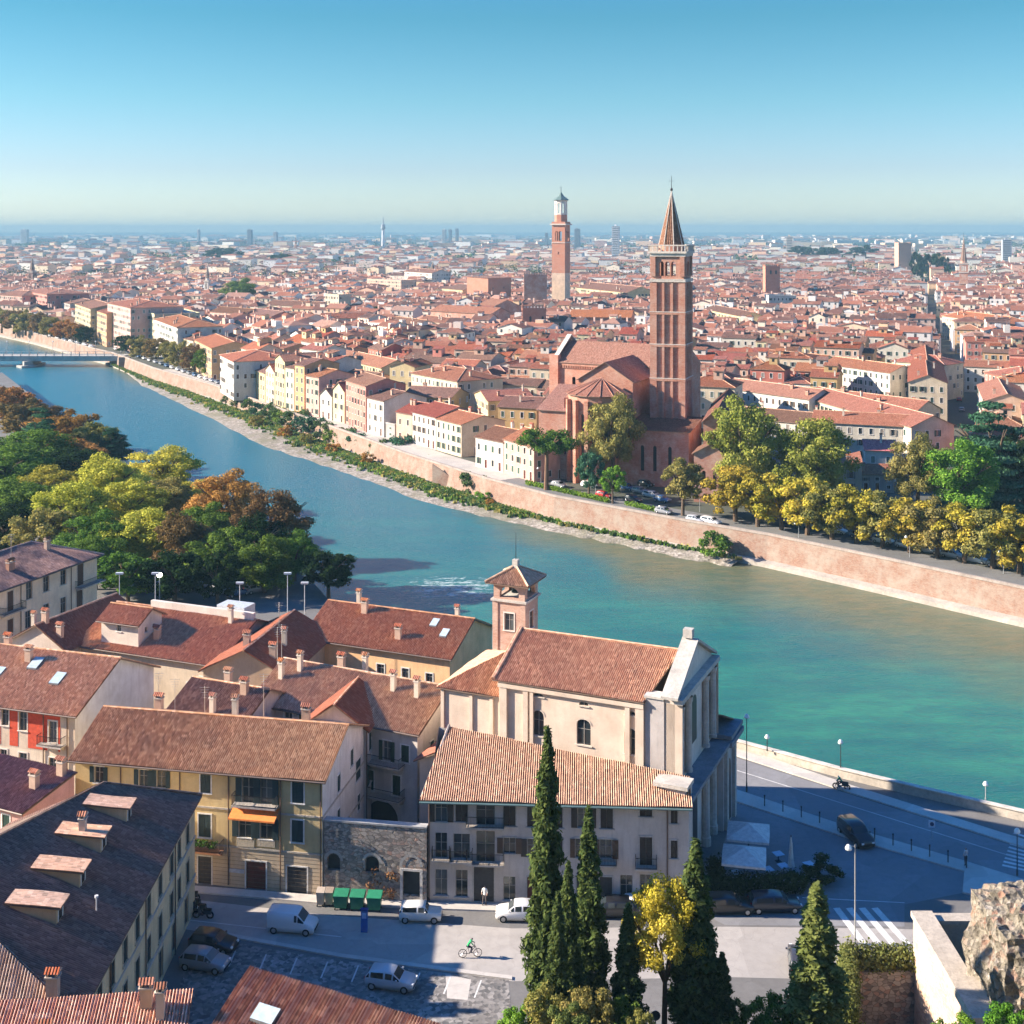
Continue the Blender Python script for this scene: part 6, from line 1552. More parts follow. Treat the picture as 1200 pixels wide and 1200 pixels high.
NIND = 205
ind = good[:NIND]; rest = good[NIND:]
# labels: rows by distance band, order from the left within the band
ind2 = sorted(ind, key=lambda c: c[0]); bands = [ind2[i:i+21] for i in range(0, len(ind2), 21)]
ordn = 'first second third fourth fifth sixth seventh eighth ninth tenth eleventh twelfth thirteenth fourteenth fifteenth sixteenth seventeenth eighteenth nineteenth twentieth twenty-first'.split()
bn = 'nearest second third fourth fifth sixth seventh eighth ninth tenth eleventh'.split()
for bi, band in enumerate(bands):
    band.sort(key=lambda c: c[9]/c[0])
    for k, c in enumerate(band):
        my, x, y, a, L, D, r1, r2_, r3_, mx, _ = c
        col = WC_[int(r1*len(WC_))]; ti = int(r2_*4) % 4; ze = 8.5+r3_*6.0+(1.5 if r2_ > .85 else 0); n = max(2, int(round((ze-.6)/3.1)))
        rf = 'hip' if r2_ < .25 else ('gy' if r2_ < .42 and L < 12 else 'gx')
        roofw = ('brownish red', 'orange red', 'dull brown', 'deep red')[ti]
        lab = '%s %s-storey house, %s tiles, %s from the left in %s row of roofs' % (col, {2: 'two', 3: 'three', 4: 'four', 5: 'five', 6: 'six'}[n], roofw, ordn[k], bn[bi])
        A = (x, y); B = (x+L*math.cos(a), y+L*math.sin(a))
        fw = far_wins(L, ze) if my < 620 else grid_wins(L, ze, max(1, int(L/3.4)), 2, .9, 1.4, 'pl', ze-5.6, 2.9)
        ww = {'f': fw}
        if my < 520: ww['l'] = far_wins(D, ze, 'mix', True)
        if my < 420: ww['r'] = far_wins(D, ze, 'mix', True)
        nch = 1+int(r3_*3)
        def attic(root, L_, D_, hz, rz, wc_=C_[WC_[int(r2_*997) % len(WC_)]], tt=tiles(*ROOFC[(ti+1) % 4])):
            if L_ < 8 or r3_ < .45: return
            b = MB(); u0 = L_*(.15+.5*r1); v0 = D_*.3; w0 = 2.6+r2_*2; z1 = hz(L_/2, D_/2)+.5+r1*1.6; wl_ = plaster(wc_); b.box((u0, v0, ze-.5), (u0+w0, v0+3, z1), wl_, 'b')
            b.box((u0+w0*.35, v0-.02, z1-1.5), (u0+w0*.65, v0-.003, z1-.5), glass(), 'k'); o_ = b.build('attic', root); b = MB(); slope(b, [(u0-.3, v0-.3, z1), (u0+w0+.3, v0-.3, z1), (u0+w0+.3, v0+3.2, z1+.8), (u0-.3, v0+3.2, z1+.8)], tt); b.build('attic_roof', o_)
        house(A, B, D, ze, (1.5+r1*1.1)*(1 if rf != 'gy' else .9), rf, name='town_house', wall=plaster(C_[col]), tile=tiles(*ROOFC[ti]), near=False, wins=ww,
              chims=[(rt_.uniform(.8, L-.8), rt_.uniform(.8, D-.8), rt_.randrange(3)) for _ in range(nch)], label=lab, group='houses of the old town', over=.35, ridgecap=my < 480, foot=False, extra=attic, wc=rt_.choice([(.10, .06, .04), (.05, .09, .07), (.25, .22, .19), (.16, .2, .17)]))

# mass of further houses: one object of stuff
class Mass:
    def __init__(s): s.v = []; s.f = []; s.m = []; s.uv = []; s.t = []
    def add(s, pts, m, uv, tone):
        b = len(s.v); s.v += pts; s.f.append(tuple(range(b, b+len(pts)))); s.m.append(m); s.uv += uv; s.t.append(tone)
@mat
def tiles_mass():
    t = NT('roof_tiles_far'); uv = t.n('ShaderNodeUVMap').outputs[0]; at = t.n('ShaderNodeAttribute', attribute_name='tone').outputs['Fac']
    c = t.ramp(at, [(0, (.08, .045, .04)), (.3, (.17, .075, .055)), (.6, (.27, .105, .065)), (.85, (.34, .13, .08)), (1, (.36, .22, .17))])
    n = t.noise(uv, .8, 5, .7); n2 = t.noise(uv, .15, 3, .6)
    c = t.mix(t.maprange(n, .42, .7, 0, .6), c, (.16, .09, .075)); c = t.mix(t.maprange(n2, .5, .7, 0, .4), c, (.5, .3, .22))
    t.bsdf(c, .93, .15); return t.m
@mat
def wall_mass():
    t = NT('plaster_far'); at = t.n('ShaderNodeAttribute', attribute_name='tone').outputs['Fac']
    c = t.ramp(at, [(0, (.75, .72, .66)), (.3, (.72, .62, .47)), (.45, (.74, .52, .32)), (.55, (.66, .38, .30)), (.65, (.72, .56, .46)), (.8, (.56, .54, .52)), (1, (.78, .76, .73))])
    t.bsdf(c, .92, .2); return t.m
M = Mass(); q = random.Random(9)
def mass_house(x, y, a, L, D, ze, rise, kind, tw, trf, wn):
    co, si = math.cos(a), math.sin(a); P = lambda u, v, z: (x+u*co-v*si, y+u*si+v*co, z)
    c = [(0, 0), (L, 0), (L, D), (0, D)]
    for i in (0, 1, 3):
        p, r_ = c[i], c[(i+1) % 4]; LL = L if i == 0 else D
        M.add([P(*p, -.3), P(*r_, -.3), P(*r_, ze), P(*p, ze)], 1, [(0, 0), (LL, 0), (LL, ze), (0, ze)], tw)
        if wn and i != 1 or (wn > 1):
            n = max(1, int(LL/3.3)); du, dv = (r_[0]-p[0])/LL, (r_[1]-p[1])/LL; nxx, nyy = dv*.06, -du*.06
            for k in range(n):
                for rr in range(int(ze/3.1)):
                    if ze-2.3-rr*3.1 < 2: continue
                    uc = LL*(k+.5)/n; z0 = ze-2.3-rr*3.1
                    a0 = (p[0]+du*(uc-.5)+nxx, p[1]+dv*(uc-.5)+nyy); a1 = (p[0]+du*(uc+.5)+nxx, p[1]+dv*(uc+.5)+nyy)
                    M.add([P(*a0, z0), P(*a1, z0), P(*a1, z0+1.5), P(*a0, z0+1.5)], 2, [(0, 0)]*4, 0)
    e = .4
    if kind == 0:   # gable along L
        rd = ze+rise; ez = ze-.2
        M.add([P(-e, -e, ez), P(L+e, -e, ez), P(L+e, D/2, rd), P(-e, D/2, rd)], 0, [(0, 0), (L, 0), (L, D/2), (0, D/2)], trf)
        M.add([P(L+e, D+e, ez), P(-e, D+e, ez), P(-e, D/2, rd), P(L+e, D/2, rd)], 0, [(0, 9), (L, 9), (L, 9+D/2), (0, 9+D/2)], trf)
        M.add([P(L, 0, ze), P(L, D, ze), P(L, D/2, rd-.1)], 1, [(0, 0)]*3, tw); M.add([P(0, D, ze), P(0, 0, ze), P(0, D/2, rd-.1)], 1, [(0, 0)]*3, tw)
    elif kind == 1:   # gable along D
        rd = ze+rise; ez = ze-.2
        M.add([P(L+e, -e, ez), P(L+e, D+e, ez), P(L/2, D+e, rd), P(L/2, -e, rd)], 0, [(0, 0), (D, 0), (D, L/2), (0, L/2)], trf)
        M.add([P(-e, D+e, ez), P(-e, -e, ez), P(L/2, -e, rd), P(L/2, D+e, rd)], 0, [(0, 9), (D, 9), (D, 9+L/2), (0, 9+L/2)], trf)
        M.add([P(0, 0, ze), P(L, 0, ze), P(L/2, 0, rd-.1)], 1, [(0, 0)]*3, tw)
    elif kind == 2:
        h = min(L, D)/2; rd = ze+rise; ez = ze-.2
        a1, b1 = ((h, D/2), (L-h, D/2)) if L >= D else ((L/2, h), (L/2, D-h))
        cc = [(-e, -e), (L+e, -e), (L+e, D+e), (-e, D+e)]
        F_ = [(0, 1, b1, a1), (1, 2, b1, None), (2, 3, a1, b1), (3, 0, a1, None)] if L >= D else [(0, 1, a1, None), (1, 2, b1, a1), (2, 3, b1, None), (3, 0, a1, b1)]
        for i, j, g, h2 in F_:
            pts = [P(*cc[i], ez), P(*cc[j], ez), P(*g, rd)]+([P(*h2, rd)] if h2 else [])
            M.add(pts, 0, [(0, 0), (L, 0), (L*.6, h), (L*.3, h)][:len(pts)], trf)
    else:
        M.add([P(0, 0, ze), P(L, 0, ze), P(L, D, ze), P(0, D, ze)], 3, [(0, 0)]*4, tw)
    if D > 6 and y < 2200 and kind != 3 and q.random() < .34:
        s_ = q.uniform(2.4, 4.5); mass_house(*P(q.uniform(.1, .55)*L, q.uniform(.2, .45)*D, 0)[:2], a, s_, s_*.8, ze+rise+q.uniform(.6, 2.2), .7, q.choice([0, 2, 3]), q.random(), trf, 0)
    for k in range(q.choice([1, 2, 2, 3]) if y < 1500 and D > 6 else 0):
        u, v = q.uniform(.1, .9)*L, q.uniform(.2, .8)*D; s = .45
        z0, z1 = ze, ze+rise+q.uniform(.3, 1.3)
        cs = [(u-s, v-s*.6), (u+s, v-s*.6), (u+s, v+s*.6), (u-s, v+s*.6)]
        for i in range(4):
            p, r_ = cs[i], cs[(i+1) % 4]; M.add([P(*p, z0), P(*r_, z0), P(*r_, z1), P(*p, z1)], 1, [(0, 0)]*4, .6)
        M.add([P(*p, z1) for p in cs], 0, [(0, 0)]*4, .5)
far_trees = []
for c in rest:
    my, x, y, a, L, D, r1, r2_, r3_, mx, _ = c
    if my > 700 and r1 > .955: far_trees.append((mx, my, 5+r2_*4)); continue
    if my > 1300 and r1 > .70: far_trees.append((mx, my, 9+r2_*7)); continue
    if my > 2000 and r1 > .45: far_trees.append((mx, my, 10+r2_*8)); continue
    ze = 8.5+r3_*6.5; k = 0 if r2_ < .6 else 1 if r2_ < .7 else 2 if r2_ < .93 else 3
    if my > 1400: ze = 7+r3_**2*14; k = k if r2_ < .75 else 3
    mass_house(x, y, a, L, D, ze, 1.5+r1*1.2, k, q.random(), q.random()**1.0, 2 if my < 600 else 1 if my < 1100 else 0)
# suburbs towards the horizon
for _ in range(5200):
    Y = 3300*(1+q.random()**1.3*2.6); X = q.uniform(-.43, .43)*Y; r_ = q.random()
    if r_ < .62: far_trees.append((X, Y, q.uniform(12, 34))); continue
    s = q.uniform(.8, 2.2)*(1+Y/6000); mass_house(X, Y, R(q.uniform(-30, 10)), 14*s*q.uniform(.6, 2), 12*s, 6+q.random()**3*22, 2.5, q.choice([0, 2, 3, 3]), q.random(), q.random(), 0)
me = bpy.data.meshes.new('distant_houses'); me.from_pydata(M.v, [], M.f)
for m in (tiles_mass(), wall_mass(), plain((.06, .06, .065), .4), plain((.45, .43, .4))): me.materials.append(m)
me.polygons.foreach_set('material_index', M.m); uvl = me.uv_layers.new(name='UVMap'); uvl.data.foreach_set('uv', [c for p in M.uv for c in p])
at = me.attributes.new('tone', 'FLOAT', 'FACE'); at.data.foreach_set('value', M.t)
tag(link('distant_houses', me), 'mass of further tiled houses filling the town to the hazy horizon', None, None, 'stuff')

# ------------------------------------------------------------ trees
def leaf_mesh(name, centers, radii, n, size, seed, up=.15, jitter=.55, elong=1.0, tilt=None):
    rs = np.random.RandomState(seed); centers = np.array(centers, float); radii = np.array(radii, float)
    if radii.ndim == 1: radii = np.repeat(radii[:, None], 3, 1)
    vol = (radii.mean(1))**2; idx = rs.choice(len(centers), n, p=vol/vol.sum())
    d = rs.normal(size=(n, 3)); d /= np.linalg.norm(d, axis=1)[:, None]
    rr = np.clip(rs.normal(.86, .2, n), .1, 1.5)
    P = centers[idx]+d*radii[idx]*rr[:, None]
    nr = d+rs.normal(size=(n, 3))*jitter; nr[:, 2] += up; nr /= np.linalg.norm(nr, axis=1)[:, None]
    t = np.cross(nr, rs.normal(size=(n, 3))); t /= np.linalg.norm(t, axis=1)[:, None]; b = np.cross(nr, t)
    s = size*rs.uniform(.6, 1.3, n)[:, None]
    if elong != 1.0:
        z = np.zeros((n, 3)); z[:, 2] = 1; t = z+rs.normal(size=(n, 3))*.25; t -= nr*(t*nr).sum(1)[:, None]; t /= np.linalg.norm(t, axis=1)[:, None]; b = np.cross(nr, t)
    V = np.stack([P-t*s*elong, P-b*s*.62, P+t*s*elong, P+b*s*.62], 1).reshape(-1, 3)
    me = bpy.data.meshes.new(name); me.vertices.add(4*n); me.vertices.foreach_set('co', V.ravel()); me.loops.add(4*n); me.loops.foreach_set('vertex_index', np.arange(4*n)); me.polygons.add(n)
    me.polygons.foreach_set('loop_start', np.arange(0, 4*n, 4)); me.polygons.foreach_set('loop_total', np.full(n, 4)); me.update(); me.validate()
    me.materials.append(None); return me
def blobs_round(seed, k=26, flat=.85, lo=.0):
    r = random.Random(seed); c = []; rad = []
    for i in range(k):
        z = 1-2*(i+.5)/k; z = max(z, -.8); t = i*2.4+r.uniform(-.5, .5); f = r.uniform(.58, .93) if i % 5 else r.uniform(.25, .5); s = math.sqrt(max(0, 1-z*z))*f
        c.append((s*math.cos(t), s*math.sin(t), z*f*flat)); q_ = r.uniform(.14, .25)*(1.6 if k < 16 else 1.25 if k < 32 else 1); rad.append((q_, q_, q_*.75))
    return c, rad
CR = {}
for i in range(3):
    c, rd = blobs_round(40+i, 62, 1.0); CR['big%d' % i] = leaf_mesh('crown', c, rd, 19000, .032, i)
    c, rd = blobs_round(50+i, 36, .95); CR['mid%d' % i] = leaf_mesh('crown', c, rd, 7000, .05, 10+i)
    c, rd = blobs_round(60+i, 10, .8); CR['bush%d' % i] = leaf_mesh('crown', c, rd, 1500, .085, 20+i)
c, rd = blobs_round(71, 34, .35); CR['pine'] = leaf_mesh('crown', c, rd, 9000, .035, 5)
cl, rl = [], []
r = random.Random(8)
for k in range(9):
    z = -0.9+k*.22; R_ = (1.0-(k/9)**1.2*.8)
    for j in range(9 if k < 6 else 5):
        t = j*2*math.pi/9+r.uniform(-.3, .3)+k; s = R_*r.uniform(.35, .85); cl.append((s*math.cos(t), s*math.sin(t), z+r.uniform(-.03, .03)-s*.08)); rl.append((.28*R_+.08, .28*R_+.08, .055))
CR['cedar'] = leaf_mesh('crown', cl, rl, 22000, .036, 6, up=.8)
for i in range(3):
    cl, rl = [], []; r = random.Random(80+i)
    for k in range(60):
        h = k/59; R_ = (math.sin(min(1, (h*1.0+.10)/.42)*math.pi/2) if h < .32 else (1-((h-.32)/.70))**.72)
        for j in range(4):
            t = k*1.1+j*math.pi/2+r.uniform(-.6, .6); s = R_*.052*r.uniform(.35, 1.05); cl.append((s*math.cos(t), s*math.sin(t), h*.97+r.uniform(-.01, .01))); rl.append((.016*R_+.004, .016*R_+.004, .026))
    CR['cypress%d' % i] = leaf_mesh('crown', cl, rl, 17000, .0062, 30+i, up=.3, jitter=.6, elong=1.6)
LF = dict(ygreen=leaf((.07, .11, .02), (.24, .27, .05), (.42, .40, .10)), yellowgreen=leaf((.14, .18, .025), (.44, .43, .06), (.70, .62, .12)), green=leaf((.035, .075, .015), (.10, .18, .03), (.22, .32, .06)), dark=leaf((.012, .03, .012), (.025, .05, .018), (.05, .08, .025)),
          rust=leaf((.14, .08, .025), (.36, .18, .05), (.55, .28, .09)), gold=leaf((.14, .15, .02), (.42, .36, .05), (.66, .50, .08)), olive=leaf((.10, .11, .03), (.26, .24, .07), (.44, .36, .12)),
          brown=leaf((.10, .07, .03), (.22, .15, .06), (.32, .20, .08)), bright=leaf((.04, .11, .015), (.13, .27, .03), (.28, .42, .07)), cyp=leaf((.03, .055, .02), (.08, .115, .035), (.17, .20, .06)), cypl=leaf((.06, .08, .025), (.15, .18, .05), (.26, .28, .09)), bluegreen=leaf((.02, .06, .035), (.05, .13, .07), (.10, .20, .11)),
          willow=leaf((.03, .07, .02), (.09, .15, .05), (.17, .22, .09)), lemon=leaf((.25, .24, .02), (.52, .46, .05), (.75, .66, .12)))
TR = {}
def trunk_mesh(kind):
    if kind in TR: return TR[kind]
    b = MB(); m = bark() if kind != 'pine' else bark((.2, .12, .08)); r = random.Random(len(kind)+3)
    if kind == 'cypress': b.tube((0, 0, -.05), (0, 0, .9), .02, .004, m, 7)
    else:
        fork = .38 if kind == 'round' else .6; b.tube((0, 0, -.08), (.01, .01, fork), .045, .03, m, 9)
        for k in range(6):
            t = k*1.05+r.uniform(-.2, .2); e = (math.cos(t)*.26, math.sin(t)*.26, fork+r.uniform(.16, .3)); b.tube((.01, .01, fork-.02), e, .024, .012, m, 6)
            for j in range(2): b.tube(e, (e[0]*1.5+r.uniform(-.06, .06), e[1]*1.5+r.uniform(-.06, .06), e[2]+r.uniform(.05, .16)), .012, .004, m, 5)
    o = b.build('trunk'); TR[kind] = o.data; bpy.data.objects.remove(o); return TR[kind]
rtree = random.Random(77)
def tree(x, y, z0, H, Rc, crown, colr, label, group=None, name='broadleaf_tree', base=.22, cat='tree', trunk=True):
    root = empty(name, (x, y, z0), rtree.uniform(0, 6.28), label, cat, group)
    if trunk:
        t = link('trunk', trunk_mesh('cypress' if 'cypress' in crown else 'pine' if crown == 'pine' else 'round'), root); k_ = min(H, Rc*1.9) if 'cypress' not in crown else H; t.scale = (k_, k_, H)
    c = link('crown', CR[crown], root)
    if 'cypress' in crown: c.scale = (Rc/.047, Rc/.047, H)
    else:
        zc0, zc1 = H*base, H; c.location = (0, 0, (zc0+zc1)/2); hz = (zc1-zc0)/2; c.scale = (Rc, Rc, hz if crown != 'pine' else hz/.42)
    c.material_slots[0].link = 'OBJECT'; c.material_slots[0].material = LF[colr]
    return root
def tree_px(px, ytop, Y, Rpx, crown, colr, label, group=None, z0=0.0, **k):
    x = (px-600)/F*Y; zt = HC-(ytop-270)/F*Y; return tree(x, Y, z0, zt-z0, Rpx*Y/F, crown, colr, label, group, **k)
PK = 'park trees on the near bank'
def pk(*a): a = list(a); a[3] *= 1.22; tree_px(*a, PK, base=.02)
for a in [(265, 552, 250, 40, 'big0', 'rust', 'rust-topped round tree right of the yellow-green park trees'), (320, 568, 229, 38, 'big1', 'brown', 'large round brown and green tree nearest the open river'), (385, 640, 211, 30, 'mid0', 'dark', 'small dark tree on the river edge, farthest right of the park'),
          (190, 522, 292, 40, 'big2', 'yellowgreen', 'tall yellow-green plane tree beside the blue river shadow'), (130, 532, 268, 42, 'big0', 'yellowgreen', 'yellow-green plane tree in the middle of the park clump'), (232, 560, 268, 30, 'big1', 'yellowgreen', 'yellow-green tree between the plane tree and the rust-topped tree'),
          (85, 560, 243, 42, 'big1', 'yellowgreen', 'yellow-green tree behind the beige corner house'), (165, 592, 228, 48, 'big2', 'yellowgreen', 'broad yellow-green tree directly above the pink tiled roofs'), (215, 598, 222, 34, 'big0', 'brown', 'brownish leaved tree above the street lamp glare'),
          (262, 615, 218, 42, 'big2', 'green', 'dark green tree above the car park by the river'), (310, 625, 212, 36, 'big0', 'green', 'dark green tree with bare trunk standing by the water'), (60, 482, 352, 30, 'mid1', 'rust', 'rust coloured tree at the top of the park'), (90, 478, 346, 26, 'mid2', 'rust', 'second rust coloured tree beside the dark cedar'),
          (108, 492, 334, 28, 'mid0', 'olive', 'orange-olive tree next to the cedar by the river'), (5, 448, 398, 26, 'mid1', 'rust', 'orange tree at the far upstream corner of the park'), (28, 466, 372, 30, 'mid2', 'brown', 'brown-orange tree beside the upstream orange tree'), (40, 500, 312, 44, 'big1', 'green', 'big green tree with lime highlights below the rust trees'),
          (5, 520, 290, 50, 'big2', 'green', 'big dark green tree cut by the picture edge'), (28, 560, 262, 46, 'big0', 'green', 'deep green tree above the roof aerials'), (92, 522, 300, 34, 'big0', 'dark', 'dark tree between the lime and the yellow-green trees'), (5, 590, 240, 40, 'big1', 'dark', 'dark green tree directly above the dark hipped roof'),
          (110, 600, 225, 38, 'big0', 'green', 'green tree with yellow tips at the gable of the beige house'), (55, 590, 232, 36, 'mid1', 'olive', 'small olive tree at the back of the beige house')]:
    pk(*a)
for a in [(3, 452, 440, 22, 'mid0', 'olive', 'olive tree at the farthest upstream tip of the park'), (22, 455, 410, 22, 'mid2', 'rust', 'rust tree just inside the upstream tip of the park'), (55, 470, 376, 24, 'mid0', 'brown', 'brown tree on the river side of the upstream park tip'), (150, 642, 207, 32, 'mid0', 'green', 'green tree hiding the upper end of the riverside car park'), (205, 640, 207, 34, 'mid1', 'dark', 'dark tree in front of the riverside car park'), (112, 622, 214, 34, 'big2', 'green', 'green tree between the beige house and the car park'), (190, 560, 262, 36, 'big0', 'olive', 'olive tree filling the gap left of the rust-topped tree'), (300, 600, 222, 34, 'big1', 'dark', 'dark tree under the rust and green river tree'), (345, 620, 219, 26, 'big2', 'green', 'green tree at the water, below the open river'), (60, 545, 272, 40, 'big2', 'yellowgreen', 'yellow-green tree left of the plane tree in the park'), (150, 560, 254, 40, 'big1', 'yellowgreen', 'lower yellow-green crown in the park centre'), (240, 590, 236, 34, 'big0', 'green', 'green crown between rust tree and car park'), (25, 520, 330, 40, 'big1', 'green', 'green tree below the upstream orange trees'), (80, 510, 322, 36, 'big0', 'rust', 'brownish red tree over the middle of the park'), (255, 640, 206, 24, 'mid2', 'dark', 'small dark tree right in front of the parked cars')]:
    pk(*a)
tree_px(132, 500, 332, 26, 'cedar', 'bluegreen', 'dark blue-green cedar leaning over the river', PK, name='cedar_tree', base=.1)
tree_px(45, 476, 330, 30, 'cedar', 'bluegreen', 'dark spreading cedar at the park top', PK, name='cedar_tree', base=.1)
# promenade on the far bank
def tb(px, ybase, ytop, Rpx, crown, colr, label, group, **k):
    if group == 'autumn trees along the upstream promenade': Rpx *= 1.35; k['base'] = .0
    if group == PR: Rpx *= 1.6; ytop -= 6; k['base'] = .06; ybase += 5
    p = W(px, ybase, 0); H = HC-(ytop-270)/F*p.y; return tree(p.x, p.y, 0, H, Rpx*p.y/F, crown, colr, label, group, **k)
PR = 'clipped yellow trees along the far promenade'
o10 = ordn
for i, (px, yb, yt, rp, c) in enumerate([(862, 606, 545, 26, 'gold'), (888, 612, 552, 24, 'gold'), (916, 616, 560, 23, 'gold'), (946, 622, 562, 24, 'gold'), (975, 627, 568, 24, 'olive'), (1004, 632, 570, 24, 'gold'), (1034, 637, 578, 24, 'olive'), (1066, 643, 584, 25, 'gold'), (1098, 649, 588, 26, 'olive'), (1130, 655, 592, 26, 'gold'), (1163, 661, 596, 27, 'olive'), (1195, 667, 598, 27, 'gold'), (1228, 673, 602, 27, 'gold')]):
    tb(px, yb, yt, rp, 'mid%d' % (i % 3), c, '%s clipped %s promenade tree counted from the church end' % (o10[i], 'golden' if c == 'gold' else 'orange-olive'), PR, base=.30, name='promenade_tree')
BT = 'large trees beside the brick church'
tb(872, 590, 464, 48, 'big0', 'ygreen', 'tallest yellow-green plane tree right of the brick church', BT, base=.15); tb(955, 596, 484, 50, 'big1', 'ygreen', 'wide yellow-green plane tree in front of the convent', BT, base=.12)
tb(718, 572, 458, 38, 'big2', 'olive', 'ochre-green plane tree in front of the church apse', BT, base=.15); tb(1075, 606, 505, 36, 'big2', 'olive', 'pale green tree left of the bright green one', BT, base=.15)
tb(1125, 612, 512, 52, 'big0', 'bright', 'wide bright green tree in front of the cedar', BT, base=.12); tb(800, 604, 533, 28, 'mid0', 'olive', 'ochre tree standing alone in front of the shaded chapel', BT, base=.2)
tb(690, 584, 524, 18, 'mid1', 'bluegreen', 'small bluish green tree beside the umbrella pine', BT, base=.12); tb(718, 590, 543, 16, 'mid2', 'bright', 'small bright green tree by the church car park', BT, base=.2)
tb(1165, 598, 466, 60, 'cedar', 'bluegreen', 'large blue-green cedar at the street corner', BT, name='cedar_tree', base=.05); tb(1200, 600, 500, 36, 'big1', 'dark', 'dark green tree at the picture edge beside the cedar', BT, base=.1)
tb(640, 574, 503, 36, 'pine', 'green', 'umbrella pine with flat crown and leaning bare stems left of the apse', BT, name='umbrella_pine', base=.62)
LP = 'autumn trees along the upstream promenade'
for i, (px, yb, yt, rp, c) in enumerate([(138, 404, 388, 9, 'dark'), (148, 414, 390, 13, 'dark'), (166, 420, 392, 13, 'olive'), (183, 424, 393, 13, 'brown'), (200, 428, 396, 13, 'olive'), (214, 433, 397, 13, 'olive'), (228, 437, 400, 14, 'brown'), (242, 441, 403, 14, 'green'), (124, 400, 390, 6, 'green')]):
    tb(px, yb, yt, rp, 'mid%d' % (i % 3), c, '%s promenade tree downstream of the bridge, in %s leaf' % (o10[i], {'dark': 'dark green', 'olive': 'olive', 'brown': 'brown', 'green': 'green'}[c]), LP, base=.12, name='promenade_tree')
for i, (px, yb, yt, rp, c) in enumerate([(2, 388, 358, 13, 'olive'), (16, 389, 360, 12, 'brown'), (30, 391, 362, 13, 'olive'), (46, 393, 364, 12, 'brown'), (60, 396, 368, 12, 'olive'), (74, 398, 373, 12, 'rust'), (88, 401, 376, 12, 'rust'), (100, 403, 380, 9, 'dark')]):
    tb(px, yb, yt, rp, 'mid%d' % (i % 3), c, '%s promenade tree upstream of the bridge counted from the picture edge' % o10[i], LP, base=.12, name='promenade_tree')
tree_px(281, 326, 947, 26, 'big0', 'green', 'huge dark green domed tree rising above the town roofs', None, base=.05); tree_px(437, 357, 800, 16, 'mid0', 'dark', 'dark green tree in a court behind the yellow house', None, base=.05); tree_px(316, 352, 930, 9, 'mid1', 'dark', 'small dark tree by the long arcaded palace', None, base=.05)
for i, (px, yt, Y, rp) in enumerate([(1075, 292, 1500, 11), (1090, 293, 1520, 14), (1103, 295, 1480, 11), (940, 286, 2400, 16), (970, 287, 2300, 18), (1010, 286, 2350, 20), (330, 296, 2000, 24), (260, 288, 2300, 24)]):
    tree_px(px, yt, Y, rp, 'mid%d' % (i % 3), 'dark', '%s of the big dark tree masses in the distance, from the square tower outward' % o10[i], 'dark tree masses in the distance', base=.02)
# bushes on the bank
BU = 'bushes on the gravel bank'; bpx = [(268, 474, 6, 'willow'), (281, 479, 8, 'willow'), (296, 486, 9, 'willow'), (308, 491, 10, 'bluegreen'), (320, 496, 11, 'willow'), (332, 499, 10, 'green'), (344, 504, 12, 'willow'), (356, 508, 11, 'bluegreen'), (368, 512, 12, 'bluegreen'), (380, 517, 12, 'willow'), (392, 521, 10, 'green'), (404, 523, 11, 'willow'), (416, 528, 11, 'bluegreen'), (428, 531, 10, 'willow'), (446, 538, 11, 'willow'), (460, 540, 8, 'brown'), (470, 538, 14, 'bluegreen'), (482, 549, 7, 'bluegreen'), (494, 554, 10, 'willow'), (504, 560, 6, 'brown'), (557, 580, 13, 'willow'), (566, 590, 7, 'bright'), (575, 594, 5, 'rust'), (842, 655, 15, 'green'), (390, 531, 6, 'rust'), (360, 521, 7, 'olive'), (335, 513, 7, 'rust'), (430, 545, 7, 'rust'), (300, 500, 7, 'olive'), (532, 572, 6, 'rust'), (612, 606, 4, 'green'), (735, 626, 4, 'dark')]
for i, (px, py, rp, c) in enumerate(bpx):
    p = W(px, py, -4.6); tree(p.x, p.y, -4.8, rp*p.y/F*2.5, rp*p.y/F*1.5, 'bush%d' % (i % 3), c, '%s bush number %s along the bank counted from upstream' % ({'willow': 'grey-green', 'bluegreen': 'blue-green', 'green': 'green', 'brown': 'brown', 'rust': 'reddish', 'olive': 'olive', 'bright': 'bright green', 'dark': 'dark'}[c], (i+1)), BU, name='bush', base=.0, cat='bush', trunk=False)
bs = sorted([o for o in bpy.data.objects if o.name.startswith('bush')], key=lambda o: o.location.x)
w2 = ordn+['twenty-second', 'twenty-third', 'twenty-fourth', 'twenty-fifth', 'twenty-sixth', 'twenty-seventh', 'twenty-eighth', 'twenty-ninth', 'thirtieth', 'thirty-first', 'thirty-second', 'thirty-third']
for i, o in enumerate(bs): o['label'] = '%s bush along the gravel bank counted from upstream, %s in colour' % (w2[i], o['label'].split(' bush')[0])
p = W(607, 566, -1); tree(p.x, p.y-1.5, -2.6, 3, 1.7, 'bush1', 'bluegreen', 'bush hanging from the brick embankment wall below the umbrella pine', None, name='bush', base=0, cat='bush', trunk=False)
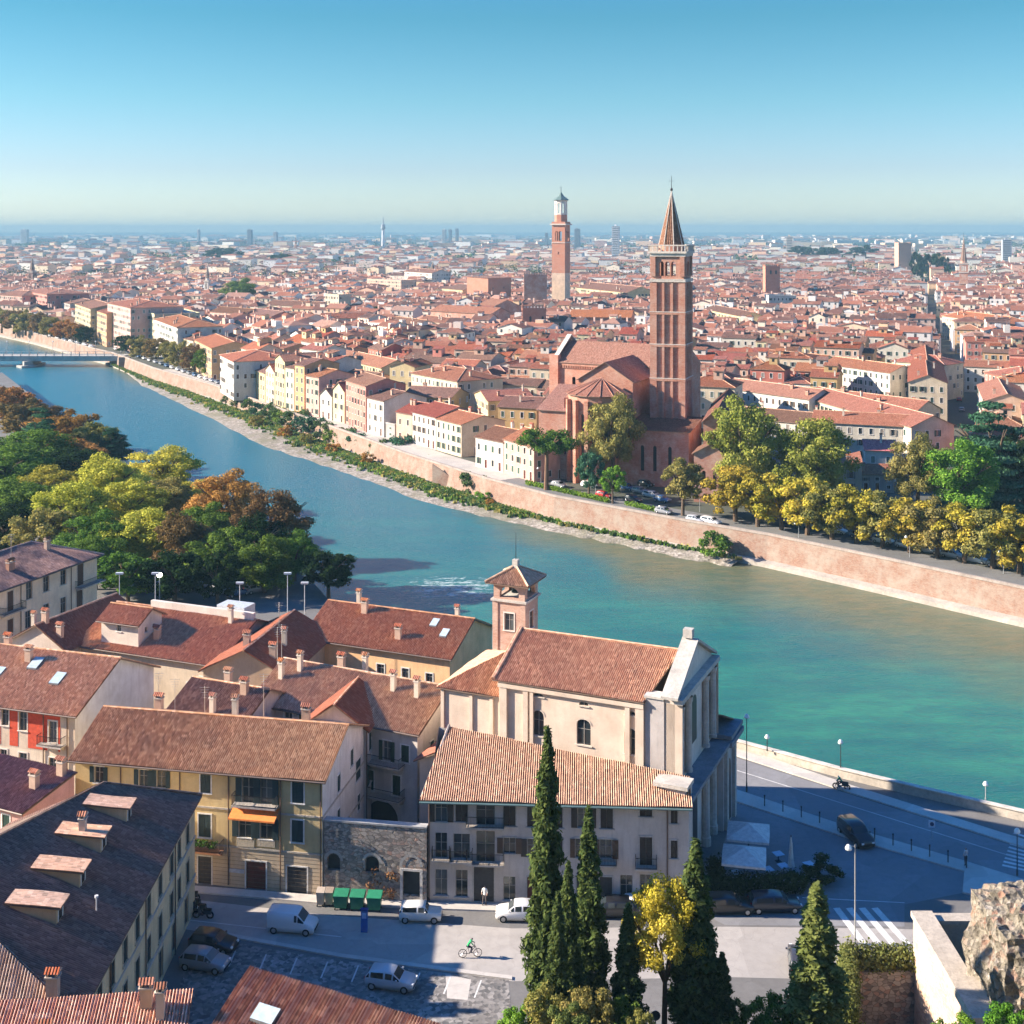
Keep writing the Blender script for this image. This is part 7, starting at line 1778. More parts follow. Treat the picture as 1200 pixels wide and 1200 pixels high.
# grass along the wall foot
gq = random.Random(31); gb = MB(); gm_ = [LF['willow'], LF['green'], LF['olive']]
def tuft(x, y, z, s, m):
    for _ in range(6):
        t = gq.uniform(0, 6.28); d = Vector((math.cos(t), math.sin(t), 0))*s*.5; c = Vector((x+gq.uniform(-s, s), y+gq.uniform(-s, s), z)); gb.face([c-d, c+d, c+d*.6+Vector((0, 0, s*gq.uniform(.6, 1.2))), c-d*.6+Vector((0, 0, s*gq.uniform(.6, 1.2)))], m, [(0, 0)]*4)
for _ in range(7000):
    i = gq.randrange(len(GRAVEL_ROWS)-1); t = gq.random(); o0, w0 = GRAVEL_ROWS[i]; o1, w1 = GRAVEL_ROWS[i+1]; f = 1-abs(gq.gauss(0, .2)); 
    if f < .25: continue
    if w0.x > 3 and (gq.random() < .85 or f < .8): continue
    o = lerp(o0, o1, t); w_ = lerp(w0, w1, t); p = lerp(o, w_, f); tuft(p.x, p.y, WZ-.1+f**.8, gq.uniform(.35, .8), gm_[gq.choice([0, 0, 1, 2])])
tag(gb.build('grass'), 'strip of grass and low weeds between gravel and embankment wall', kind='stuff')
# distant woods as one mass
LFW = leaf((.02, .045, .02), (.05, .09, .03), (.09, .13, .045))
nearw = [t for t in far_trees if t[1] < 1700]; farw = [(t[0], t[1], min(t[2], 18)) for t in far_trees if t[1] >= 1700]
me0 = leaf_mesh('woods', [(x, y, r*.6) for x, y, r in nearw], [(r, r, r*.8) for x, y, r in nearw], 45000, 1.1, 4, up=.5); me0.materials[0] = LFW
me = leaf_mesh('distant_woods', [(x, y, r*.35) for x, y, r in farw], [(r, r, r*.55) for x, y, r in farw], 110000, 4.2, 3, up=.5); me.materials[0] = LFW; tag(link('town_trees', me0), 'scattered garden trees showing between the roofs of the far town', kind='stuff'); tag(link('distant_woods', me), 'scattered trees and woods among the far suburbs', kind='stuff')

# foreground cypresses and shrubs on the hillside
def hill(x, y): return max(0, min((97-y)*.6, 59-.62*y)-.2)
CY = 'cypresses on the hillside'
for px, yt, Y, rp, v, c, lab in [(641, 852, 82, 21, 0, 'cyp', 'tallest slender cypress in front of the grey stone house'), (690, 944, 81, 19, 1, 'cyp', 'second tall cypress, between the tallest one and the yellow tree'), (666, 1008, 79, 15, 2, 'cyp', 'shorter cypress squeezed between the two tallest ones'), (654, 1045, 77, 13, 0, 'cyp', 'shortest cypress in the dense left clump'),
                                (736, 1058, 79, 17, 1, 'cyp', 'thin cypress just left of the yellow tree'), (815, 982, 80, 25, 2, 'cyp', 'large cypress right of the yellow tree'), (846, 1116, 79, 13, 0, 'cyp', 'small cypress touching the large one by the yellow tree'), (957, 1034, 79, 33, 1, 'cypl', 'broad pale green cypress beside the tall street lamp')]:
    x = (px-600)/F*Y; z0 = hill(x, Y); zt = HC-(yt-270)/F*Y; tree(x, Y, z0-.3, zt-z0+.3, rp*(.82 if c == 'cypl' else 1)*Y/F, 'cypress%d' % v, c, lab, CY, name='cypress')
Y = 80; x = (778-600)/F*Y
tree(x, Y, hill(x, Y), HC-(1024-270)/F*Y-hill(x, Y), 2.5, 'big1', 'lemon', 'small airy tree with bright yellow leaves and dark branches between cypresses', None, base=.42)
SH = 'shrubs along the lower hillside'
for i, (px, yt, Y, rp, cr, c) in enumerate([(640, 1150, 76, 36, 'mid0', 'olive'), (690, 1152, 75, 34, 'mid1', 'olive'), (725, 1162, 76, 26, 'mid2', 'green'), (606, 1176, 76, 24, 'mid1', 'bright'), (900, 1160, 80, 26, 'mid0', 'green'), (870, 1172, 80, 24, 'mid2', 'green'), (928, 1168, 81, 20, 'mid1', 'dark'), (1180, 1176, 66, 32, 'mid1', 'bright'), (1130, 1186, 67, 26, 'mid0', 'bright'), (667, 1178, 73, 30, 'mid2', 'cypl'), (1100, 1196, 69, 22, 'mid2', 'green'), (850, 1188, 78, 24, 'mid1', 'cyp'), (752, 1180, 74, 20, 'mid1', 'olive')]):
    x = (px-600)/F*Y; zt = HC-(yt-270)/F*Y; z0 = min(hill(x, Y), zt-2.4); tree(x, Y, z0-.3, zt-z0+.3, rp*Y/F, cr, c, '%s %s shrub of the hillside, along the lower picture edge' % (w2[i], {'olive': 'olive', 'green': 'green', 'bright': 'bright green', 'dark': 'dark', 'cypl': 'pale', 'cyp': 'dark'}[c]), SH, name='shrub', base=0, cat='shrub', trunk=False)
shs = sorted([o for o in bpy.data.objects if o.name.startswith('shrub')], key=lambda o: o.location.x/o.location.y)
for i, o in enumerate(shs): o['label'] = '%s hillside shrub from the left along the lower edge, %s' % (w2[i], o['label'].split()[1])
# ------------------------------------------------------------ ruin at the lower right
def rock(name, parent, c, dims, m, seed, rough=.35, sub=5):
    bm = bmesh.new(); bmesh.ops.create_cube(bm, size=2); bmesh.ops.subdivide_edges(bm, edges=bm.edges, cuts=26, use_grid_fill=True)
    from mathutils import noise as mn
    for v in bm.verts:
        p = v.co.copy(); q_ = p.normalized(); p = p*.66+q_*.50
        w_ = Vector((p.x*dims[0], p.y*dims[1], p.z*dims[2]))
        n = mn.fractal(w_*.5+Vector((seed, 0, 0)), 1.0, 2.0, 5)*rough*2+mn.noise(w_*1.7+Vector((seed, 9, 0)))*rough*.8+mn.noise(w_*4.5)*rough*.35
        v.co = w_+q_*n
    me = bpy.data.meshes.new(name); bm.to_mesh(me); bm.free(); me.materials.append(m); o = link(name, me, parent, c); return o
@mat
def ruinm():
    t = NT('ruined_masonry'); tc = t.n('ShaderNodeTexCoord').outputs['Object']
    v = t.n('ShaderNodeTexVoronoi', i_Scale=2.6); t.l(tc, v.inputs['Vector']); sp = t.n('ShaderNodeSeparateColor'); t.l(v.outputs['Color'], sp.inputs[0])
    n = t.noise(tc, .7, 6, .7); n2 = t.noise(tc, 4, 5, .7)
    c = t.ramp(sp.outputs[0], [(0, (.12, .105, .08)), (.35, (.25, .22, .17)), (.7, (.35, .31, .25)), (.9, (.34, .2, .14)), (1, (.44, .41, .36))])
    c = t.mix(t.maprange(n, .45, .65, 0, .7), c, (.42, .37, .30)); c = t.mix(t.maprange(n2, .52, .7, 0, .8), c, (.07, .06, .04))
    t.bsdf(c, .95, .15, 0, t.bump(t.math('ADD', n2, v.outputs['Distance']), .3, 1)); return t.m
def at(px, py, Y): p = WY(px, py, Y); return p
p = at(1165, 1050, 83)
rt = empty('ancient_ruin', (p.x, 81, 8), 0, 'massive block of rough ancient masonry with crumbling brick face above the street', 'ruin')
rock('core', rt, (2.3, 0, 2.9), (3.6, 3.2, 6.2), ruinm(), 3, .38); rock('outcrop', rt, (3.9, -4.6, 1.4), (2.2, 2.2, 4.4), stone((.5, .45, .39)), 8, .25)
rt = empty('stone_wall', (29.4, 86, 0), R(0), 'tall pale stone slab wall with flat coping left of the ancient ruin', 'wall')
LM = stone((.48, .42, .35), .8)
w = MB(); w.box((-1.0, -11, 0), (.2, 4.6, 11.4), brickm((.5, .3, .2), (.62, .45, .33), .6, .6)); w.box((3.6-3.4, 4.0, 0), (5.4, 4.8, 11.2), LM); w.build('wall', rt)
w = MB(); w.box((-1.15, -3.6, 11.4), (.35, 4.7, 11.8), LM); w.box((.36, 3.9, 11.2), (5.5, 4.95, 11.5), LM); w.box((-1.3, -8, 11.4), (4.6, -3.62, 12.0), LM); w.build('coping', rt)
# hedge beside it
rt = empty('hedge', (23.9, 91, 0), 0, 'square-clipped hedge turning a corner between the tall lamp and the stone slab wall', 'hedge')
cs, rd = [], []
for i in range(9): cs.append((i*.55, 0, 8.3)); rd.append((.6, .9, .9))
for i in range(12): cs.append((-i*.16, -i*.62, 8.2)); rd.append((.75, .6, 1.3))
me = leaf_mesh('hedge_leaves', cs, rd, 12000, .12, 9); me.materials[0] = LF['cypl']; link('foliage', me, rt)
w = MB(); w.prism([(-2.5, -7), (-1.5, -7), (.5, -.6), (4.6, -.6), (4.6, .6), (-.6, .6)], 0, 7.6, rubble()); w.build('stems', rt)
rt = empty('stored_stones', (26.0, 85.0, 5.6), 0, 'dim heap of pale carved stone slabs in the court behind the hedge', 'stones')
w = MB(); q = random.Random(12)
for i in range(9):
    a = q.uniform(-.4, .4); x, y = q.uniform(-1.6, 1.4), q.uniform(-2.5, 2.5); w.box((x, y, i*.02-.5), (x+q.uniform(.5, 1.1), y+q.uniform(.4, .8), q.uniform(.2, .9)), LM)
w.build('slabs', rt)

# ------------------------------------------------------------ vehicles
RUB = plain((.02, .02, .02), .8); CHR = plain((.5, .5, .5), .3, .8); LAMP = plain((.8, .8, .78), .15); TAIL = plain((.5, .02, .02), .2)
CARM = {}
def car_tree(kind, colr):
    key = (kind, colr)
    if key in CARM: return copy_tree(CARM[key])
    st = {  # x, z_low, z_belt, z_top, halfwidth belt, halfwidth top ; x forward
        'hatch': [(-1.95, .45, .75, .76, .70, .66), (-1.9, .28, .92, 1.0, .80, .62), (-1.55, .25, .95, 1.42, .85, .64), (-.3, .22, .94, 1.50, .87, .66), (.35, .22, .93, 1.44, .87, .64), (.95, .22, .93, .97, .86, .70), (1.75, .25, .80, .84, .82, .66), (2.0, .32, .62, .64, .72, .60)],
        'wagon': [(-2.25, .45, .8, .82, .74, .7), (-2.2, .28, .95, 1.05, .84, .68), (-1.9, .25, .98, 1.45, .88, .68), (-.2, .22, .97, 1.52, .90, .70), (.5, .22, .95, 1.46, .90, .66), (1.15, .22, .95, .99, .88, .72), (2.0, .25, .82, .86, .84, .68), (2.25, .32, .62, .64, .74, .62)],
        'old': [(-1.83, .42, .80, .82, .66, .62), (-1.8, .30, .92, 1.02, .72, .60), (-1.62, .28, .95, 1.44, .74, .58), (-.2, .26, .95, 1.50, .75, .60), (.42, .26, .95, 1.48, .75, .58), (.70, .26, .95, 1.00, .74, .60), (1.70, .28, .88, .93, .70, .58), (1.83, .34, .60, .62, .66, .56)],
        'van': [(-2.05, .35, 1.0, 1.75, .82, .76), (-1.98, .26, 1.05, 1.80, .86, .78), (-1.0, .24, 1.05, 1.84, .88, .80), (.35, .24, 1.05, 1.82, .88, .78), (.62, .24, 1.05, 1.78, .88, .74), (1.25, .24, 1.05, 1.10, .87, .74), (1.95, .26, .88, .92, .82, .68), (2.08, .32, .62, .64, .74, .62)],
        'suv': [(-2.3, .5, .9, .92, .78, .74), (-2.25, .34, 1.05, 1.15, .88, .74), (-2.0, .32, 1.08, 1.62, .92, .74), (-.3, .30, 1.07, 1.72, .94, .76), (.5, .30, 1.05, 1.64, .94, .72), (1.1, .30, 1.05, 1.10, .92, .76), (2.05, .32, .95, .99, .88, .72), (2.3, .4, .7, .72, .78, .66)]}[kind]
    cab = {'hatch': (1, 5), 'wagon': (1, 5), 'old': (1, 5), 'van': (3, 5), 'suv': (1, 5)}[kind]
    root = empty('parked_car', (0, 0, 0)); pm_ = carpaint(colr); b = MB()
    ring = lambda s: [(s[0], -s[4]*.93, s[1]), (s[0], -s[4], (s[1]+s[2])/2), (s[0], -s[4]*.97, s[2]), (s[0], -s[5], s[3]-.03), (s[0], -s[5]*.8, s[3]), (s[0], s[5]*.8, s[3]), (s[0], s[5], s[3]-.03), (s[0], s[4]*.97, s[2]), (s[0], s[4], (s[1]+s[2])/2), (s[0], s[4]*.93, s[1])]
    rg = [ring(s) for s in st]
    for a, c in zip(rg, rg[1:]):
        for i in range(10): j = (i+1) % 10; b.face([a[i], c[i], c[j], a[j]], pm_)
    b.face(rg[0], pm_); b.face(rg[-1][::-1], pm_); b.build('body', root, smooth=True)
    g = MB(); gl = glass(); G = lambda a, c, t: tuple(a[k]+(c[k]-a[k])*t for k in range(3))
    for i in range(cab[0], cab[1]):
        a, c = rg[i], rg[i+1]
        for lo, hi, sy in ((2, 3, -1), (7, 6, 1)):
            q4 = [G(a[lo], c[lo], .08), G(a[lo], c[lo], .92), G(a[hi], c[hi], .92), G(a[hi], c[hi], .08)]
            q4 = [G(q4[0], q4[3], .12), G(q4[1], q4[2], .12), G(q4[1], q4[2], .86), G(q4[0], q4[3], .86)]
            if abs(q4[2][2]-q4[1][2]) < .08 and abs(q4[3][2]-q4[0][2]) < .08: continue
            q4 = [(x, y+sy*.015, z) for x, y, z in q4]; g.face(q4 if sy < 0 else q4[::-1], gl); g.build('side_window', root); g = MB()

    i = cab[1] if kind != 'van' else 5
    a, c = (rg[4], rg[5]); d = MB(); q4 = [G(a[3], c[3], .1), G(a[6], c[6], .1), G(a[6], c[6], .92), G(a[3], c[3], .92)]; q4 = [(x+.012, y*.94, z+.03) for x, y, z in q4]; d.face(q4, gl); d.build('windscreen', root)
    a, c = rg[1], rg[2]; d = MB(); q4 = [G(a[3], c[3], .15), G(a[6], c[6], .15), G(a[6], c[6], .85), G(a[3], c[3], .85)]; q4 = [(x-.02, y*.9, z+.02) for x, y, z in q4]; d.face(q4, gl); d.build('rear_window', root)
    fx, bx = st[-1][0], st[0][0]
    wx = (bx+.62, fx-.68) if kind != 'old' else (bx+.55, fx-.6)
    for x in wx:
        for s in (-1, 1):
            t = MB(); y = s*(st[3][4]-.04); t.tube((x, y-s*.2, .31), (x, y+s*.02, .31), .31, .31, RUB, 16); o = t.build('wheel', root); t = MB(); t.tube((x, y+s*.021, .31), (x, y+s*.03, .31), .19, .17, CHR, 10); t.build('rim', o)
    for s in (-1, 1):
        t = MB(); t.cbox((fx-.05, s*.56, .62-.02), (.14, .26, .15), LAMP); t.build('headlight', root); t = MB(); t.cbox((bx+.04, s*.6, .72), (.12, .16, .22), TAIL); t.build('tail_light', root)
        t = MB(); t.cbox((st[5][0]-.25, s*(st[4][4]+.08), .98), (.12, .16, .12), pm_); t.build('wing_mirror', root)
    t = MB(); t.cbox((fx-.03, 0, .36), (.1, 1.2, .14), RUB); t.cbox((bx+.03, 0, .36), (.1, 1.2, .14), RUB); t.build('bumper', root)
    CARM[key] = root; return root
def car(kind, colr, px, py, ang, label, name='parked_car', group=None, xy=None, cat='car'):
    o = car_tree(kind, colr); p = W(px, py) if xy is None else Vector((*xy, 0)); o.location = (p.x, p.y, .0); o.rotation_euler = (0, 0, R(ang)); o.name = name; tag(o, label, cat, group); return o
CW = (.75, .75, .74); CK = (.015, .015, .018); CG = (.25, .26, .28); CB = (.05, .12, .25); CR_ = (.45, .03, .03); CS = (.45, .47, .5)
SG = 'cars in the street'
car('van', CW, 343, 1090, -8, 'white panel van driving along the sunny edge of the street', 'delivery_van', SG, cat='van'); car('old', (.72, .72, .68), 493, 1078, -2, 'small old-fashioned white car parked beside the green bins', 'vintage_car', SG)
car('hatch', (.02, .02, .025), 250, 1112, -14, 'black car parked in the shade beside the dormer house', 'parked_car', SG); car('hatch', CG, 240, 1134, -14, 'grey hatchback parked next to the black car in the shade', 'parked_car', SG)
car('hatch', CS, 458, 1156, -12, 'pale grey car in the cobbled parking behind the ribbed roof', 'parked_car', SG); car('hatch', CW, 608, 1076, 178, 'white car half hidden behind the tallest cypress', 'parked_car', SG)
car('wagon', CK, 718, 1072, 178, 'dark car with red lights parked behind the second cypress', 'parked_car', SG); car('hatch', CW, 738, 1070, 178, 'white car parked in front of the grey house behind cypresses', 'parked_car', SG)
car('wagon', CK, 853, 1068, 2, 'dark car parked below the hedge, nearest the church', 'parked_car', SG); car('wagon', (.02, .025, .04), 908, 1066, 2, 'black estate car parked below the hedge beside the pale cypress', 'parked_car', SG)
car('suv', CK, 1003, 984, -75, 'black car standing on the piazza beside the raised pavement', 'parked_car', SG); car('hatch', (.05, .05, .06), 936, 1133, 80, 'dark car with lit rear half hidden behind the pale cypress', 'parked_car', SG)
# cars on the church square and promenades
def cluster(lst, group, lab):
    for i, (px, py, a, k, c) in enumerate(lst): car(k, c, px, py, a, lab % ordn[i], 'parked_car', group)
cluster([(735, 574, -45, 'hatch', CB), (750, 578, -45, 'hatch', CG), (764, 583, -45, 'wagon', CS), (742, 588, -42, 'hatch', CK), (776, 588, -45, 'hatch', CB), (708, 583, -42, 'hatch', CR_), (778, 602, -42, 'hatch', CG), (815, 612, -42, 'hatch', CS), (833, 614, -42, 'wagon', CW), (690, 571, -42, 'hatch', CW), (655, 571, -42, 'hatch', CG), (728, 566, -45, 'hatch', CG), (757, 570, -45, 'hatch', CK)], 'cars on the church square', '%s parked car of the church square in listing order from the apse')
sq = sorted([o for o in bpy.data.objects if o.get('group') == 'cars on the church square'], key=lambda o: o.location.x/o.location.y)
cn_ = {CB: 'blue', CG: 'grey', CS: 'silver', CK: 'black', CR_: 'red', CW: 'white'}
for i, o in enumerate(sq): o['label'] = '%s car from the left on the shaded church square' % ordn[i]
pr = []
for i in range(11): pr.append((900+i*27, 0, -33))
for i, (px, _, a) in enumerate(pr):
    yb = 628+(px-900)*.2095-20; car(rnd.choice(['hatch', 'wagon']), rnd.choice([CW, CG, CS, CB, CK]), px, yb, -42, '%s car under the clipped promenade trees counted from the church end' % ordn[i], 'parked_car', 'cars under the promenade trees')
for i in range(20):
    px = 136+i*6.6; yb = 412+(px-132)*.332-3.2; c = [CW, CW, CS, CG, CB][i % 5]; car('hatch', c, px, yb, -60, '%s small parked car along the promenade downstream of the bridge' % ordn[i], 'parked_car', 'cars along the upstream promenade')
for i in range(14):
    px = 4+i*8; yb = 382+px*.245-1.5; c = [CW, CS, CW, CG][i % 4]; car('hatch', c, px, yb, -30, '%s small parked car along the promenade upstream of the bridge' % ordn[i], 'parked_car', 'cars along the upstream promenade')
for i, (px, py, c, a) in enumerate([(165, 694, CS, 20), (188, 690, CW, 20), (212, 694, CG, 20), (238, 690, CB, 30), (258, 696, CS, 30), (278, 698, CB, 40), (300, 694, CG, 40)]):
    car('hatch', c, px, py, a, '%s car in the shady riverside car park under the park trees' % ordn[i], 'parked_car', 'cars in the riverside car park')
for i, (px, py) in enumerate([(1124, 470), (1127, 482), (1120, 450)]): car('hatch', [CR_, CG, CW][i], px, py, 72, '%s car in the long dark street' % ordn[i], 'parked_car', 'cars in the dark street')

# ------------------------------------------------------------ people and two-wheelers
def figure(name, joints, edges, radii, mats_fn, parent=None, loc=(0, 0, 0), rz=0):
    me = bpy.data.meshes.new(name); me.from_pydata(joints, edges, []); o = link(name, me, parent, loc, rz)
    m = o.modifiers.new('skin', 'SKIN'); 
    sk = me.skin_vertices[0].data
    for i, r_ in enumerate(radii): sk[i].radius = (r_[0], r_[1]) if isinstance(r_, tuple) else (r_, r_)
    sk[0].use_root = True
    s = o.modifiers.new('sub', 'SUBSURF'); s.levels = s.render_levels = 1
    dg = bpy.context.evaluated_depsgraph_get(); ev = o.evaluated_get(dg); m2 = bpy.data.meshes.new_from_object(ev); o.modifiers.clear(); o.data = m2
    ms = []; idx = []
    for p in m2.polygons:
        mm = mats_fn(p.center); 
        if mm not in ms: ms.append(mm)
        idx.append(ms.index(mm))
    m2.materials.clear()
    for mm in ms: m2.materials.append(mm)
    m2.polygons.foreach_set('material_index', idx); m2.polygons.foreach_set('use_smooth', [True]*len(idx)); return o
SKIN = plain((.55, .33, .24)); HAIR = plain((.05, .03, .02))
def person(px, py, rz, shirt, trousers, label, seated=False, z=.14, helmet=None, xy=None):
    p = W(px, py, 0) if xy is None else Vector((*xy, 0))
    if not seated:
        J = [(0, 0, .95), (0, 0, 1.2), (0, 0, 1.42), (0, .01, 1.52), (0, .02, 1.66), (-.19, 0, 1.40), (-.26, .02, 1.12), (-.24, .12, .88), (.19, 0, 1.40), (.26, .02, 1.12), (.24, .14, .9), (-.1, 0, .9), (-.11, .03, .5), (-.12, -.02, .07), (-.12, .13, .03), (.1, 0, .9), (.13, .06, .5), (.14, .08, .07), (.14, .22, .03)]
    else:
        J = [(0, 0, .95), (0, .12, 1.18), (0, .26, 1.36), (0, .34, 1.45), (0, .40, 1.57), (-.18, .24, 1.34), (-.26, .42, 1.12), (-.24, .62, 1.05), (.18, .24, 1.34), (.26, .42, 1.12), (.24, .62, 1.05), (-.1, 0, .92), (-.13, .34, .72), (-.14, .22, .32), (-.14, .34, .26), (.1, 0, .92), (.13, .36, .86), (.14, .3, .46), (.14, .42, .4)]
    E = [(0, 1), (1, 2), (2, 3), (3, 4), (2, 5), (5, 6), (6, 7), (2, 8), (8, 9), (9, 10), (0, 11), (11, 12), (12, 13), (13, 14), (0, 15), (15, 16), (16, 17), (17, 18)]
    Rr = [(.15, .11), (.14, .1), (.16, .1), .055, (.09, .11), .06, .045, .035, .06, .045, .035, .09, .065, .045, .04, .09, .065, .045, .04]
    sm, tm = plain(shirt), plain(trousers)
    hz_ = J[4][2]
    def mf(c):
        if c.z > J[3][2]+.0: return (helmet and plain(helmet)) or (HAIR if c.z > hz_+.02 or c.y < J[4][1]-.03 else SKIN)
        if abs(c.x) > .2 and (c.z < 1.1): return SKIN
        if c.z < J[0][2]-.03 or (seated and c.z < 1.0 and abs(c.x) < .2): return tm if c.z > .1 else HAIR
        return sm
    o = figure('person', J, E, Rr, mf, None, (p.x, p.y, z), R(rz)); tag(o, label, 'person'); return o
person(568, 1062, 160, (.8, .8, .78), (.12, .1, .1), 'person in a white shirt standing in the doorway of the grey house')
person(1132, 1016, 30, (.5, .5, .52), (.05, .05, .07), 'person in grey walking on the raised pavement by the square')
def bicycle(px, py, rz, label, motor=False, col=(.03, .03, .035)):
    p = W(px, py, 0); rt = empty('scooter' if motor else 'bicycle', (p.x, p.y, 0), R(rz), label, 'scooter' if motor else 'bicycle')
    rr = .27 if motor else .34; m = carpaint(col)
    for y in (-.62, .62):
        w = MB(); n = 20
        for k in range(n):
            a, b = 2*math.pi*k/n, 2*math.pi*(k+1)/n; w.tube((0, y+rr*math.cos(a), rr+.03+rr*math.sin(a)), (0, y+rr*math.cos(b), rr+.03+rr*math.sin(b)), .07 if motor else .025, .07 if motor else .025, RUB, 6, False)
        for k in range(8): a = math.pi*2*k/8; w.tube((0, y, rr+.03), (0, y+rr*math.cos(a), rr+.03+rr*math.sin(a)), .012, .012, CHR, 3, False)
        w.build('wheel', rt)
    w = MB()
    if motor:
        w.box((-.17, -.75, .42), (.17, -.05, .74), m); w.box((-.15, -.05, .3), (.15, .35, .4), m); w.prism([(-.2, .32), (.2, .32), (.16, .42), (-.16, .42)], .35, 1.0, m); w.tube((0, .38, .9), (0, .62, .35), .05, .05, m, 6); w.build('body', rt)
        w = MB(); w.box((-.15, -.72, .742), (.15, -.05, .84), RUB); w.build('seat', rt); w = MB(); w.cbox((0, .46, .85), (.18, .1, .14), LAMP); w.build('headlight', rt)
    else:
        for a, b in (((0, -.62, .37), (0, -.05, .33)), ((0, -.05, .33), (0, -.2, .92)), ((0, -.2, .85), (0, .42, .88)), ((0, .42, .88), (0, -.05, .33)), ((0, -.62, .37), (0, -.2, .82)), ((0, .62, .37), (0, .40, .98))): w.tube(a, b, .025, .025, m, 5)
        w.build('frame', rt); w = MB(); w.box((-.08, -.32, .92), (.08, -.06, .98), RUB); w.build('saddle', rt)
    w = MB(); w.tube((-.3, .36, 1.02), (.3, .36, 1.02), .02, .02, RUB, 5); w.build('handlebar', rt); return rt
bicycle(551, 1122, -84, 'bicycle ridden through the shadow edge of the street'); p = W(551, 1122); person(0, 0, -84, (.02, .35, .12), (.04, .04, .06), 'cyclist in a green jersey riding through the street', True, 0.02, (.04, .04, .05), (p.x-.2, p.y))
bicycle(986, 925, 70, 'dark scooter ridden on the riverside road', True); p = W(986, 925); person(0, 0, 70, (.02, .30, .16), (.05, .05, .08), 'scooter rider in a green and yellow jacket on the riverside road', True, -.05, (.1, .6, .5), (p.x, p.y-.2))
for i, (px, py) in enumerate([(226, 1064), (232, 1070), (238, 1076), (222, 1056)]): bicycle(px, py, 70+i*8, '%s of the dark scooters parked at the corner of the dormer house' % ordn[i], True, [(.02, .02, .02), (.05, .05, .06), (.02, .03, .05), (.03, .03, .03)][i])['group'] = 'scooters parked at the corner'

# ------------------------------------------------------------ bins, lamps, parasols, signs
def bin_(px, py, k, colr, label):
    p = W(px, py); rt = empty('waste_bin', (p.x, p.y, .0), R(-4), label, 'bin', 'waste bins by the stone wall'); m = plain(colr, .5); w_, d_ = (1.25, 1.05) if k else (.7, .65)
    b = MB(); b.prism([(-w_*.42, -d_*.4), (w_*.42, -d_*.4), (w_*.42, d_*.4), (-w_*.42, d_*.4)], .18, .2, m, bottom=True)
    a = [(-w_*.42, -d_*.4), (w_*.42, -d_*.4), (w_*.42, d_*.4), (-w_*.42, d_*.4)]; c = [(-w_*.5, -d_*.5), (w_*.5, -d_*.5), (w_*.5, d_*.5), (-w_*.5, d_*.5)]
    for i in range(4): j = (i+1) % 4; b.face([(*a[i], .2), (*a[j], .2), (*c[j], 1.15), (*c[i], 1.15)], m)
    b.box((-w_*.53, -d_*.53, 1.15), (w_*.53, d_*.53, 1.22), m); b.build('body', rt)
    l_ = MB(); l_.prism([(-w_*.52, -d_*.55), (w_*.52, -d_*.55), (w_*.52, d_*.5), (-w_*.52, d_*.5)], [1.225]*4, [1.3, 1.3, 1.5, 1.5], m); l_.build('lid', rt)
    for x in (-.4, .4):
        for y in (-.35, .35): t = MB(); t.tube((x*w_-.04, y*d_, .1), (x*w_+.04, y*d_, .1), .1, .1, RUB, 8); t.build('wheel', rt)
for px, py, k, c, lab in ((376, 1061, 0, (.5, .42, .34), 'small beige bin nearest the ochre house'), (386, 1061, 0, (.35, .28, .22), 'small brown bin between the beige bin and the green ones'), (400, 1064, 1, (.03, .22, .12), 'first large green bin from the left'), (419, 1065, 1, (.03, .22, .12), 'middle large green bin of the three'), (439, 1066, 1, (.03, .24, .13), 'large green bin nearest the arched doorway')): bin_(px, py, k, c, lab)
def lamp(px, pyb, pyt, label, arm=1, z=0, col=(.06, .07, .07), lit=False, xy=None, group='street lamps'):
    p = W(px, pyb, z) if xy is None else Vector((*xy, z)); H = HC-(pyt-270)/F*p.y-z; rt = empty('street_lamp', (p.x, p.y, z), 0, label, 'street lamp', group); m = plain(col, .4, .4)
    b = MB(); b.tube((0, 0, 0), (0, 0, H*.12), .09, .08, m, 8); b.tube((0, 0, H*.12), (0, 0, H), .06, .04, m, 8)
    if arm: b.tube((0, 0, H*.985), (-1.1*arm, -.2, H), .03, .03, m, 6)
    b.build('pole', rt); h = MB(); hx = -1.2*arm if arm else 0; h.lathe((hx, -.2 if arm else 0, H-.3), [(.02, .45), (.16, .38), (.3, .12), (.26, .0), (.0, -.06)], plain((.7, .72, .7), .3, .2), 10); h.build('lamp_head', rt); return rt
lamp(1002, 1106, 990, 'tallest pale street lamp rising from the hedge corner beside the piazza', .5, 0, (.45, .45, .42)); lamp(875, 928, 838, 'dark lamp post on the raised pavement near the church', 0); lamp(985, 900, 868, 'dark lamp post on the riverside parapet', 0, 1)
lamp(899, 880, 862, 'small sign-topped post on the parapet near the church', 0, 1); lamp(1155, 938, 917, 'thin pale post on the sunny end of the parapet', 0, 1, (.5, .5, .48)); lamp(1192, 1026, 972, 'dark post beside the zebra crossing at the picture edge', 0)
for i, (px, yb, yt) in enumerate([(634, 566, 548), (698, 578, 536), (718, 584, 560), (936, 630, 612), (1066, 653, 628), (820, 600, 570), (1176, 672, 645)]): lamp(px, yb, yt, '%s lamp post along the far embankment counted from the pine' % ordn[i], .6, 0, (.4, .42, .42), group='lamp posts on the far embankment')
